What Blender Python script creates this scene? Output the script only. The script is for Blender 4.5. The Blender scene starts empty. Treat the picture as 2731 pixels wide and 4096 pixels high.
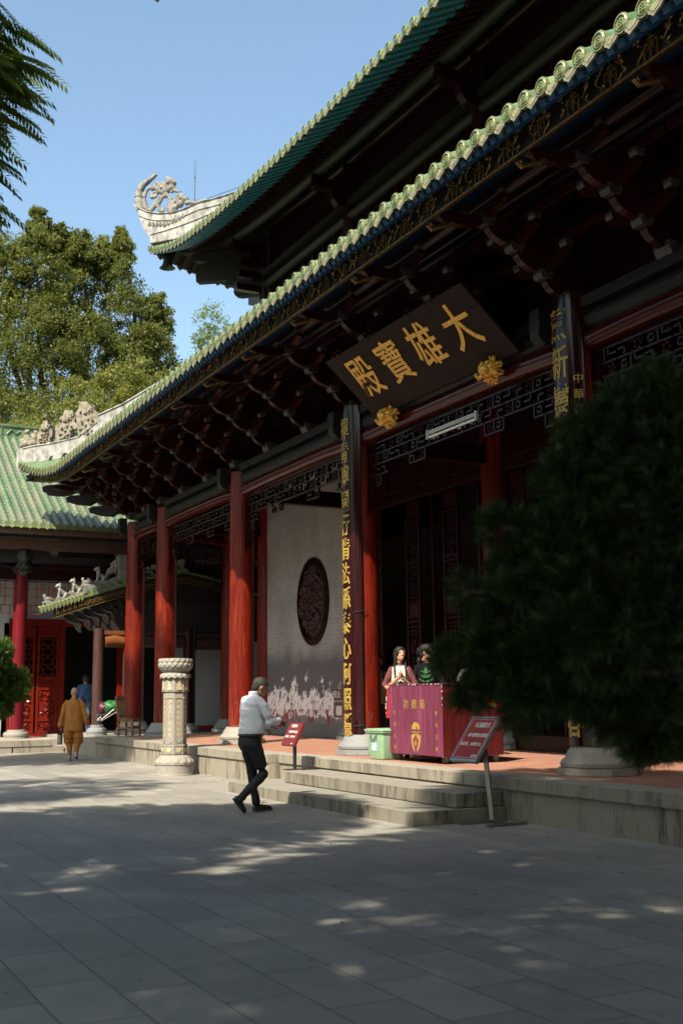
import bpy, math, random
import numpy as np
from mathutils import Vector, Matrix, noise
random.seed(7)
rng = np.random.default_rng(11)
sc = bpy.context.scene
COL = sc.collection
PI = math.pi
sin, cos = math.sin, math.cos
ORG = {}

# ------------------------------------------------------------------ mesh builder
class M:
    def __init__(s): s.v = []; s.f = []
    def add(s, vs, fs):
        n = len(s.v); s.v += [tuple(p) for p in vs]; s.f += [tuple(i + n for i in f) for f in fs]; return s
    def box(s, x0, y0, z0, x1, y1, z1):
        vs = [(x, y, z) for x in (x0, x1) for y in (y0, y1) for z in (z0, z1)]
        return s.add(vs, [(0,1,3,2),(4,6,7,5),(0,4,5,1),(2,3,7,6),(0,2,6,4),(1,5,7,3)])
    def bar(s, p, q, w, h, up=(0,0,1)):
        p = Vector(p); q = Vector(q); d = (q-p).normalized(); a = d.cross(Vector(up))
        if a.length < 1e-5: a = d.cross(Vector((1,0,0)))
        a.normalize(); b = a.cross(d).normalized()
        vs = [e + a*i*w/2 + b*j*h/2 for e in (p,q) for i,j in ((-1,-1),(1,-1),(1,1),(-1,1))]
        return s.add(vs, [(0,1,2,3),(7,6,5,4),(0,4,5,1),(1,5,6,2),(2,6,7,3),(3,7,4,0)])
    def tube(s, pts, r, n=8, cap=True, sq=1.0, up=(0,0,1)):
        pts = [Vector(p) for p in pts]; m = len(pts)
        if not hasattr(r, '__len__'): r = [r]*m
        rings = []; upv = Vector(up)
        for i, p in enumerate(pts):
            d = (pts[min(i+1,m-1)] - pts[max(i-1,0)]).normalized()
            a = d.cross(upv)
            if a.length < 1e-3: a = d.cross(Vector((1,0,.01)))
            a.normalize(); b = a.cross(d).normalized()
            rings.append([p + a*cos(2*PI*k/n)*r[i] + b*sin(2*PI*k/n)*r[i]*sq for k in range(n)])
        vs = [q for R_ in rings for q in R_]
        fs = [(i*n+k, i*n+(k+1)%n, (i+1)*n+(k+1)%n, (i+1)*n+k) for i in range(m-1) for k in range(n)]
        if cap: fs += [tuple(range(n))[::-1], tuple((m-1)*n+k for k in range(n))]
        return s.add(vs, fs)
    def lathe(s, prof, cx=0, cy=0, n=24, ph=0, f=None):
        vs = []
        for r, z in prof:
            for k in range(n):
                a = 2*PI*k/n + ph; rr = r*(f(a, z) if f else 1); vs.append((cx+rr*cos(a), cy+rr*sin(a), z))
        m = len(prof)
        fs = [(i*n+k, i*n+(k+1)%n, (i+1)*n+(k+1)%n, (i+1)*n+k) for i in range(m-1) for k in range(n)]
        fs += [tuple(range(n))[::-1], tuple((m-1)*n+k for k in range(n))]
        return s.add(vs, fs)
    def ball(s, c, r, n=10, m=7):
        if not hasattr(r, '__len__'): r = (r,r,r)
        vs = [(c[0]+r[0]*sin(PI*i/m)*cos(2*PI*k/n), c[1]+r[1]*sin(PI*i/m)*sin(2*PI*k/n), c[2]-r[2]*cos(PI*i/m)) for i in range(m+1) for k in range(n)]
        return s.add(vs, [(i*n+k, i*n+(k+1)%n, (i+1)*n+(k+1)%n, (i+1)*n+k) for i in range(m) for k in range(n)])
    def prism(s, poly, fn, w0, w1):
        n = len(poly)
        vs = [fn(u, v, w0) for u, v in poly] + [fn(u, v, w1) for u, v in poly]
        return s.add(vs, [tuple(range(n)), tuple(range(2*n-1, n-1, -1))] + [(i, i+n, (i+1)%n+n, (i+1)%n) for i in range(n)])
    def grid(s, fn, nu, nv):
        vs = [fn(i/nu, j/nv) for i in range(nu+1) for j in range(nv+1)]
        return s.add(vs, [(i*(nv+1)+j, (i+1)*(nv+1)+j, (i+1)*(nv+1)+j+1, i*(nv+1)+j+1) for i in range(nu) for j in range(nv)])
    def xf(s, fn): s.v = [tuple(fn(Vector(p))) for p in s.v]; return s
    def join(s, o, fn=None):
        return s.add([fn(Vector(p)) for p in o.v] if fn else o.v, o.f)

def new_obj(name, me, mat, parent):
    o = bpy.data.objects.new(name, me); COL.objects.link(o)
    if mat is not None:
        me.materials.clear()
        for mm in (mat if isinstance(mat, (list, tuple)) else [mat]): me.materials.append(mm)
    if parent is not None: o.parent = parent
    return o

def part(name, m, mat, root=None, smooth=False, label=None, bevel=0):
    """one mesh object; vertices are in world space and are moved to the root's origin"""
    org = ORG.get(root.name, (0,0,0)) if root else (0,0,0)
    if isinstance(m, M):
        me = bpy.data.meshes.new(name)
        me.from_pydata([(x-org[0], y-org[1], z-org[2]) for x,y,z in m.v], [], m.f); me.update()
    else:
        me = m
        if org != (0,0,0): me.transform(Matrix.Translation(-Vector(org)))
    if smooth:
        me.polygons.foreach_set('use_smooth', [True]*len(me.polygons))
        if smooth != 'all': me.set_sharp_from_angle(angle=math.radians(38))
    o = new_obj(name, me, mat, root)
    if root: ORG[o.name] = org
    if label: o['label'] = label
    if bevel:
        b = o.modifiers.new('Bevel', 'BEVEL'); b.width = bevel; b.segments = 2; b.limit_method = 'ANGLE'
    return o

def thing(name, label, cat, loc=(0,0,0), group=None):
    o = bpy.data.objects.new(name, None); COL.objects.link(o); o.empty_display_size = .1
    o.location = loc; o['label'] = label; o['category'] = cat; ORG[o.name] = tuple(loc)
    if group: o['group'] = group
    return o
def solo(name, m, mat, label, cat, loc=(0,0,0), group=None, **k):
    me_root = type('R', (), {'name': '__tmp'})(); ORG['__tmp'] = loc
    org = loc
    if isinstance(m, M): m = M().add([(x-org[0], y-org[1], z-org[2]) for x,y,z in m.v], m.f)
    o = part(name, m, mat, None, **k); o.location = loc
    o['label'] = label; o['category'] = cat
    if group: o['group'] = group
    return o
def struct(name, m, mat, **k):
    o = part(name, m, mat, None, **k); o['kind'] = 'structure'; return o
def kids(o): return [c for c in ALLKIDS.get(o.name, [])]
def copy_tree(o, parent=None, delta=None):
    c = o.copy(); COL.objects.link(c); c.parent = parent
    ORG[c.name] = ORG.get(o.name, (0,0,0))
    for ch in [x for x in COL.objects if x.parent == o]: copy_tree(ch, c)
    return c

# ------------------------------------------------------------------ materials
def nodes(name):
    m = bpy.data.materials.new(name); m.use_nodes = True; nt = m.node_tree
    b = nt.nodes['Principled BSDF']; return m, nt, b
def N(nt, t, **k):
    n = nt.nodes.new(t)
    for a, v in k.items():
        if a.startswith('i_'): n.inputs[a[2:].replace('_', ' ')].default_value = v
        else: setattr(n, a, v)
    return n
def L(nt, a, b): nt.links.new(a, b)
def ramp(nt, fac, stops, interp='LINEAR'):
    r = nt.nodes.new('ShaderNodeValToRGB'); r.color_ramp.interpolation = interp
    e = r.color_ramp.elements
    while len(e) < len(stops): e.new(.5)
    for i, (p, c) in enumerate(stops):
        e[i].position = p; e[i].color = (*c, 1) if len(c) == 3 else c
    L(nt, fac, r.inputs[0]); return r
def pos(nt, sx=1, sy=1, sz=1, obj=False):
    if obj: t = nt.nodes.new('ShaderNodeTexCoord'); out = t.outputs['Object']
    else: t = nt.nodes.new('ShaderNodeNewGeometry'); out = t.outputs['Position']
    mp = nt.nodes.new('ShaderNodeMapping'); mp.inputs['Scale'].default_value = (sx, sy, sz)
    L(nt, out, mp.inputs[0]); return mp.outputs[0]
def noise_n(nt, vec, scale, detail=4, rough=.55, dist=0):
    n = N(nt, 'ShaderNodeTexNoise'); n.inputs['Scale'].default_value = scale; n.inputs['Detail'].default_value = detail
    n.inputs['Roughness'].default_value = rough; n.inputs['Distortion'].default_value = dist
    L(nt, vec, n.inputs['Vector']); return n.outputs['Fac']
def mix(nt, fac, a, b, mode='MIX'):
    n = N(nt, 'ShaderNodeMix', data_type='RGBA', blend_type=mode)
    if isinstance(fac, float): n.inputs[0].default_value = fac
    else: L(nt, fac, n.inputs[0])
    for k, x in ((6, a), (7, b)):
        if isinstance(x, tuple): n.inputs[k].default_value = (*x[:3], 1)
        else: L(nt, x, n.inputs[k])
    return n.outputs[2]
def bump(nt, b, h, st, dist=.01):
    n = N(nt, 'ShaderNodeBump'); n.inputs['Strength'].default_value = st; n.inputs['Distance'].default_value = dist
    L(nt, h, n.inputs['Height']); L(nt, n.outputs[0], b.inputs['Normal']); return n
def simple(name, c1, c2=None, rough=.6, scale=6, stretch=(1,1,1), bst=.15, bsc=None, bd=.01, metal=0, coat=0, obj=True, c3=None, spec=None, rv=0):
    m, nt, b = nodes(name)
    v = pos(nt, *stretch, obj=obj); f = noise_n(nt, v, scale, 6, .6)
    c2 = c2 or tuple(x*.75 for x in c1)
    st = [(.32, c2), (.68, c1)] if c3 is None else [(.3, c2), (.5, c1), (.7, c3)]
    L(nt, ramp(nt, f, st).outputs[0], b.inputs['Base Color'])
    b.inputs['Roughness'].default_value = rough; b.inputs['Metallic'].default_value = metal
    if rv:
        mr = N(nt, 'ShaderNodeMapRange'); mr.inputs[3].default_value = rough-rv; mr.inputs[4].default_value = rough+rv
        L(nt, noise_n(nt, v, scale*2.3, 4), mr.inputs[0]); L(nt, mr.outputs[0], b.inputs['Roughness'])
    if coat: b.inputs['Coat Weight'].default_value = coat; b.inputs['Coat Roughness'].default_value = .12
    if spec is not None: b.inputs['Specular IOR Level'].default_value = spec
    if bst: bump(nt, b, noise_n(nt, v, bsc or scale*3, 5), bst, bd)
    return m

def m_column():
    m, nt, b = nodes('red_lacquer_column')
    v = pos(nt, 1, 1, .07); g = noise_n(nt, v, 26, 6, .65, .6)
    v2 = pos(nt, 1, 1, .35); w = noise_n(nt, v2, 2.2, 4, .6)
    c = ramp(nt, g, [(.3, (.033,.002,.001)), (.48, (.115,.009,.003)), (.7, (.235,.029,.006))]).outputs[0]
    c = mix(nt, ramp(nt, w, [(.35, (0,0,0)), (.65, (1,1,1))]).outputs[0], mix(nt, .75, c, (.065,.004,.004)), c)
    dz = noise_n(nt, pos(nt, 1, 1, .6), 9, 8, .75); g2 = nt.nodes.new('ShaderNodeNewGeometry'); s2 = nt.nodes.new('ShaderNodeSeparateXYZ'); L(nt, g2.outputs['Position'], s2.inputs[0])
    mz = N(nt, 'ShaderNodeMapRange'); mz.inputs[1].default_value = .9; mz.inputs[2].default_value = 2.4; mz.inputs[3].default_value = .10; mz.inputs[4].default_value = -.14; L(nt, s2.outputs[2], mz.inputs[0])
    ad = N(nt, 'ShaderNodeMath', operation='ADD'); L(nt, dz, ad.inputs[0]); L(nt, mz.outputs[0], ad.inputs[1])
    c = mix(nt, ramp(nt, ad.outputs[0], [(.60, (0,0,0)), (.66, (.45,.45,.45))]).outputs[0], c, (.10,.055,.035))
    L(nt, c, b.inputs['Base Color']); b.inputs['Roughness'].default_value = .38; b.inputs['Specular IOR Level'].default_value = .2; b.inputs['Coat Weight'].default_value = .10; b.inputs['Coat Roughness'].default_value = .15
    bump(nt, b, g, .12, .004); return m
def m_wood(name, c1, c2, rough=.35, ax=1, coat=.2):
    st = [1,1,1]; st[ax] = .08
    return simple(name, c1, c2, rough, 22, tuple(st), .15, 30, .004, coat=coat*.35, obj=False, spec=.15)
def vert_mask(nt):
    g = nt.nodes.new('ShaderNodeNewGeometry'); s = nt.nodes.new('ShaderNodeSeparateXYZ'); L(nt, g.outputs['Normal'], s.inputs[0])
    return ramp(nt, s.outputs[2], [(.3, (1,1,1)), (.6, (0,0,0))]).outputs[0]
def m_granite(name, c1, c2, streak=0.0, warm=(.30,.24,.14)):
    m, nt, b = nodes(name)
    v = pos(nt); f = noise_n(nt, v, 90, 4, .7); g = noise_n(nt, v, 2.1, 6, .62)
    c = mix(nt, ramp(nt, f, [(.38, (0,0,0)), (.62, (1,1,1))]).outputs[0], c2, c1)
    vmk = vert_mask(nt); c = mix(nt, ramp(nt, g, [(.35, (0,0,0)), (.7, (.6,.6,.6))]).outputs[0], c, mix(nt, vmk, tuple(x*.9+.1*c1[0] for x in c1), warm))
    if streak:
        vs = pos(nt, 1, 1, .16); s_ = noise_n(nt, vs, 7, 6, .68)
        s2 = noise_n(nt, pos(nt, 1, 1, .5), 1.3, 4, .6)
        ml = N(nt, 'ShaderNodeMath', operation='MULTIPLY')
        L(nt, ramp(nt, s_, [(.47, (0,0,0)), (.60, (1,1,1))]).outputs[0], ml.inputs[0]); L(nt, ramp(nt, s2, [(.36, (0,0,0)), (.55, (streak,)*3)]).outputs[0], ml.inputs[1])
        m3 = N(nt, 'ShaderNodeMath', operation='MULTIPLY'); L(nt, ml.outputs[0], m3.inputs[0]); L(nt, vmk, m3.inputs[1])
        c = mix(nt, m3.outputs[0], c, (.032,.027,.019))
    L(nt, c, b.inputs['Base Color']); b.inputs['Roughness'].default_value = .8
    bump(nt, b, f, .25, .004); return m
def m_tiles():
    m, nt, b = nodes('green_glazed_tile')
    g = noise_n(nt, pos(nt), 2.6, 6, .65); h = noise_n(nt, pos(nt), 35, 4, .6)
    c = ramp(nt, g, [(.3, (.06,.17,.085)), (.45, (.12,.28,.14)), (.58, (.24,.36,.16)), (.72, (.34,.36,.17))]).outputs[0]
    c = mix(nt, ramp(nt, h, [(.56, (0,0,0)), (.72, (.8,.8,.8))]).outputs[0], c, (.07,.06,.045))
    L(nt, c, b.inputs['Base Color']); b.inputs['Roughness'].default_value = .32; b.inputs['Coat Weight'].default_value = .3
    bump(nt, b, h, .2, .006); return m
def m_roof_left():
    # glazed green pan-and-roll roof of the side hall, segment joints every 0.25 m down the slope
    m, nt, b = nodes('green_glazed_roof')
    g = noise_n(nt, pos(nt, 1, .35, .35), 3.2, 5, .7); h = noise_n(nt, pos(nt), 28, 4)
    c = ramp(nt, g, [(.28, (.05,.15,.08)), (.42, (.12,.27,.13)), (.55, (.22,.30,.17)), (.7, (.33,.33,.22))]).outputs[0]
    w = N(nt, 'ShaderNodeTexWave', wave_type='BANDS', bands_direction='Y'); w.inputs['Scale'].default_value = 1.25
    L(nt, pos(nt), w.inputs['Vector'])
    c = mix(nt, ramp(nt, w.outputs['Fac'], [(.0, (.8,.8,.8)), (.1, (0,0,0))]).outputs[0], c, (.34,.30,.14))
    c = mix(nt, ramp(nt, h, [(.6, (0,0,0)), (.75, (.7,.7,.7))]).outputs[0], c, (.09,.08,.05))
    L(nt, c, b.inputs['Base Color']); b.inputs['Roughness'].default_value = .36; b.inputs['Coat Weight'].default_value = .2
    bump(nt, b, h, .2, .006); return m
def combine(nt, a, b_, c=None):
    g = nt.nodes.new('ShaderNodeNewGeometry'); sp = nt.nodes.new('ShaderNodeSeparateXYZ'); L(nt, g.outputs['Position'], sp.inputs[0])
    cb = nt.nodes.new('ShaderNodeCombineXYZ'); L(nt, sp.outputs[a], cb.inputs[0]); L(nt, sp.outputs[b_], cb.inputs[1]); return cb.outputs[0], sp
def brick(nt, vec, w, h, mortar, c1, c2, cm, off=.5):
    t = N(nt, 'ShaderNodeTexBrick'); t.offset = off
    t.inputs['Scale'].default_value = 1; t.inputs['Brick Width'].default_value = w; t.inputs['Row Height'].default_value = h
    t.inputs['Mortar Size'].default_value = mortar; t.inputs['Mortar Smooth'].default_value = .3; t.inputs['Bias'].default_value = 0
    for k, c in (('Color1', c1), ('Color2', c2), ('Mortar', cm)): t.inputs[k].default_value = (*c, 1)
    L(nt, vec, t.inputs['Vector']); return t
def m_paving():
    m, nt, b = nodes('granite_paving')
    v, sp = combine(nt, 1, 0)
    # wobble the joints a little so that they are not ruled
    wn = N(nt, 'ShaderNodeTexNoise'); wn.inputs['Scale'].default_value = 3.0; L(nt, v, wn.inputs['Vector'])
    vm = N(nt, 'ShaderNodeVectorMath', operation='SCALE'); vm.inputs['Scale'].default_value = .012
    L(nt, wn.outputs['Color'], vm.inputs[0]); va = N(nt, 'ShaderNodeVectorMath', operation='ADD'); L(nt, v, va.inputs[0]); L(nt, vm.outputs[0], va.inputs[1])
    mp = N(nt, 'ShaderNodeMapping'); mp.inputs['Location'].default_value = (.08, -.165, 0); L(nt, va.outputs[0], mp.inputs[0])
    t = brick(nt, mp.outputs[0], .8, .4, .0052, (.192,.190,.178), (.268,.260,.236), (.014,.013,.011), .42)
    n1 = noise_n(nt, pos(nt), 1.1, 6, .6); n2 = noise_n(nt, pos(nt), 60, 3, .7); n3 = noise_n(nt, pos(nt), 5.5, 5, .6)
    c = mix(nt, ramp(nt, n1, [(.35, (0,0,0)), (.65, (.5,.5,.5))]).outputs[0], t.outputs['Color'], (.175,.162,.14))
    c = mix(nt, ramp(nt, n2, [(.4, (0,0,0)), (.7, (.25,.25,.25))]).outputs[0], c, (.075,.075,.075))
    c = mix(nt, ramp(nt, n3, [(.58, (0,0,0)), (.72, (.35,.35,.35))]).outputs[0], c, (.09,.08,.065))
    c = mix(nt, ramp(nt, noise_n(nt, pos(nt), .35, 8, .7, 1.2), [(.50, (0,0,0)), (.62, (.45,.45,.45))]).outputs[0], c, (.10,.10,.095))
    sv = N(nt, 'ShaderNodeTexVoronoi', feature='F1'); sv.inputs['Scale'].default_value = 2.3; L(nt, pos(nt), sv.inputs['Vector'])
    c = mix(nt, ramp(nt, sv.outputs['Distance'], [(.03, (.7,.7,.7)), (.055, (0,0,0))]).outputs[0], c, (.05,.048,.04))
    # moss in some of the joints
    ms = N(nt, 'ShaderNodeMath', operation='MULTIPLY'); L(nt, t.outputs['Fac'], ms.inputs[0])
    L(nt, ramp(nt, noise_n(nt, pos(nt), .9, 2), [(.55, (0,0,0)), (.62, (1,1,1))]).outputs[0], ms.inputs[1])
    c = mix(nt, ms.outputs[0], c, (.035,.05,.012))
    L(nt, c, b.inputs['Base Color']); b.inputs['Roughness'].default_value = .62
    h = N(nt, 'ShaderNodeMath', operation='MULTIPLY_ADD'); L(nt, t.outputs['Fac'], h.inputs[0]); h.inputs[1].default_value = -1; L(nt, n2, h.inputs[2])
    bump(nt, b, h.outputs[0], .35, .004); return m
def m_terrace():
    m, nt, b = nodes('terracotta_floor_tiles')
    v, sp = combine(nt, 1, 0)
    t = brick(nt, v, .36, .36, .008, (.24,.105,.07), (.30,.145,.095), (.27,.22,.18), .5)
    n1 = noise_n(nt, pos(nt), 3, 6, .6)
    c = mix(nt, ramp(nt, n1, [(.4, (0,0,0)), (.66, (.7,.7,.7))]).outputs[0], t.outputs['Color'], (.22,.12,.09))
    L(nt, c, b.inputs['Base Color']); b.inputs['Roughness'].default_value = .6; bump(nt, b, n1, .2, .01); return m
def m_brickwall():
    m, nt, b = nodes('grey_brick_wall')
    v, sp = combine(nt, 1, 2)
    t = brick(nt, v, .27, .092, .003, (.255,.245,.24), (.305,.29,.285), (.48,.47,.46), .5)
    n0 = noise_n(nt, pos(nt, 1, 1, .6), 1.0, 4)
    c = mix(nt, ramp(nt, n0, [(.35, (0,0,0)), (.7, (.5,.5,.5))]).outputs[0], t.outputs['Color'], (.165,.152,.145))
    def mask(z0, z1, nsc, stretch, amp, lo=.5, hi=.53):
        # 1 between heights z0..z1 with a ragged, vertically running edge
        nn = noise_n(nt, pos(nt, 1, 1, stretch), nsc, 8, .68)
        k = N(nt, 'ShaderNodeMath', operation='MULTIPLY_ADD'); L(nt, nn, k.inputs[0]); k.inputs[1].default_value = -amp; L(nt, sp.outputs[2], k.inputs[2])
        return ramp(nt, N_map(nt, k.outputs[0], z0-.5*amp, z1-.5*amp), [(0, (1,1,1)), (.03, (0,0,0))]).outputs[0]
    def N_map(nt, x, a, b_):
        r = N(nt, 'ShaderNodeMapRange'); r.inputs[1].default_value = a; r.inputs[2].default_value = b_; r.inputs[3].default_value = 0; r.inputs[4].default_value = 1
        L(nt, x, r.inputs[0]); return r.outputs[0]
    def below(z, nsc, stretch, amp, soft=.02):
        nn = noise_n(nt, pos(nt, 1, 1, stretch), nsc, 8, .68)
        k = N(nt, 'ShaderNodeMath', operation='MULTIPLY_ADD'); L(nt, nn, k.inputs[0]); k.inputs[1].default_value = amp; L(nt, sp.outputs[2], k.inputs[2])
        r = N(nt, 'ShaderNodeMapRange'); r.inputs[1].default_value = z+.5*amp-soft; r.inputs[2].default_value = z+.5*amp+soft; r.inputs[3].default_value = 1; r.inputs[4].default_value = 0
        L(nt, k.outputs[0], r.inputs[0]); return r.outputs[0]
    c = mix(nt, below(2.5, 1.3, .6, 1.0, .25), c, (.10,.095,.105))          # damp dark zone
    bz = N(nt, 'ShaderNodeMapRange'); bz.inputs[1].default_value = 1.25; bz.inputs[2].default_value = 2.25; bz.inputs[3].default_value = .13; bz.inputs[4].default_value = -.20; L(nt, sp.outputs[2], bz.inputs[0])
    def patch(nsc, det, ro, thr, st=1.0):
        a_ = N(nt, 'ShaderNodeMath', operation='ADD'); L(nt, noise_n(nt, pos(nt, 1, 1, st), nsc, det, ro), a_.inputs[0]); L(nt, bz.outputs[0], a_.inputs[1])
        return ramp(nt, a_.outputs[0], [(thr, (0,0,0)), (thr+.012, (1,1,1))]).outputs[0]
    pl = patch(2.6, 10, .62, .50, .8)                                          # peeling whitewash
    fl = ramp(nt, noise_n(nt, pos(nt, 1, 1, .75), 12, 10, .75), [(.545, (1,1,1)), (.56, (0,0,0))]).outputs[0]
    k = N(nt, 'ShaderNodeMath', operation='MULTIPLY'); L(nt, pl, k.inputs[0]); L(nt, fl, k.inputs[1])
    mo = ramp(nt, noise_n(nt, pos(nt, 1, 1, .6), 3.2, 10, .75), [(.54, (0,0,0)), (.6, (1,1,1))]).outputs[0]
    mk_ = N(nt, 'ShaderNodeMath', operation='MULTIPLY'); L(nt, pl, mk_.inputs[0]); L(nt, mo, mk_.inputs[1])
    c = mix(nt, mk_.outputs[0], c, (.035,.033,.035))
    c = mix(nt, k.outputs[0], c, (.70,.67,.68))
    c = mix(nt, below(.98, 3, .5, .5), c, (.16,.16,.16))
    rp = below(1.16, 2, 1, .05); fl2 = ramp(nt, noise_n(nt, pos(nt, 1, 1, .45), 7, 8, .7), [(.47, (1,1,1)), (.5, (0,0,0))]).outputs[0]
    k2 = N(nt, 'ShaderNodeMath', operation='MULTIPLY'); L(nt, rp, k2.inputs[0]); L(nt, fl2, k2.inputs[1])
    k3 = N(nt, 'ShaderNodeMath', operation='MULTIPLY'); L(nt, k2.outputs[0], k3.inputs[0]); L(nt, ramp(nt, noise_n(nt, pos(nt), 1.3, 2), [(.46, (0,0,0)), (.5, (1,1,1))]).outputs[0], k3.inputs[1])
    c = mix(nt, k3.outputs[0], c, (.17,.022,.02))
    c = mix(nt, below(.84, 1.6, .8, .45), c, (.12,.123,.127))
    L(nt, c, b.inputs['Base Color']); b.inputs['Roughness'].default_value = .75
    bump(nt, b, t.outputs['Fac'], -.3, .004); return m
def m_leaf(name, cols, trans=.35, rough=.45, coat=0):
    m, nt, b = nodes(name)
    g = nt.nodes.new('ShaderNodeNewGeometry')
    n1 = noise_n(nt, pos(nt), .45, 3)
    a = N(nt, 'ShaderNodeMath', operation='MULTIPLY_ADD'); L(nt, g.outputs['Random Per Island'], a.inputs[0]); a.inputs[1].default_value = .6; 
    s_ = N(nt, 'ShaderNodeMath', operation='MULTIPLY'); L(nt, n1, s_.inputs[0]); s_.inputs[1].default_value = .4; L(nt, s_.outputs[0], a.inputs[2])
    k = len(cols); c = ramp(nt, a.outputs[0], [(.15+.7*i/(k-1), cols[i]) for i in range(k)]).outputs[0]
    L(nt, c, b.inputs['Base Color']); b.inputs['Roughness'].default_value = rough
    b.inputs['Specular IOR Level'].default_value = .2
    tr = N(nt, 'ShaderNodeBsdfTranslucent'); L(nt, mix(nt, .5, c, (.25,.32,.04)), tr.inputs[0])
    ms = N(nt, 'ShaderNodeMixShader'); ms.inputs[0].default_value = trans
    out = nt.nodes['Material Output']; L(nt, b.outputs[0], ms.inputs[1]); L(nt, tr.outputs[0], ms.inputs[2]); L(nt, ms.outputs[0], out.inputs[0])
    return m

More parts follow.
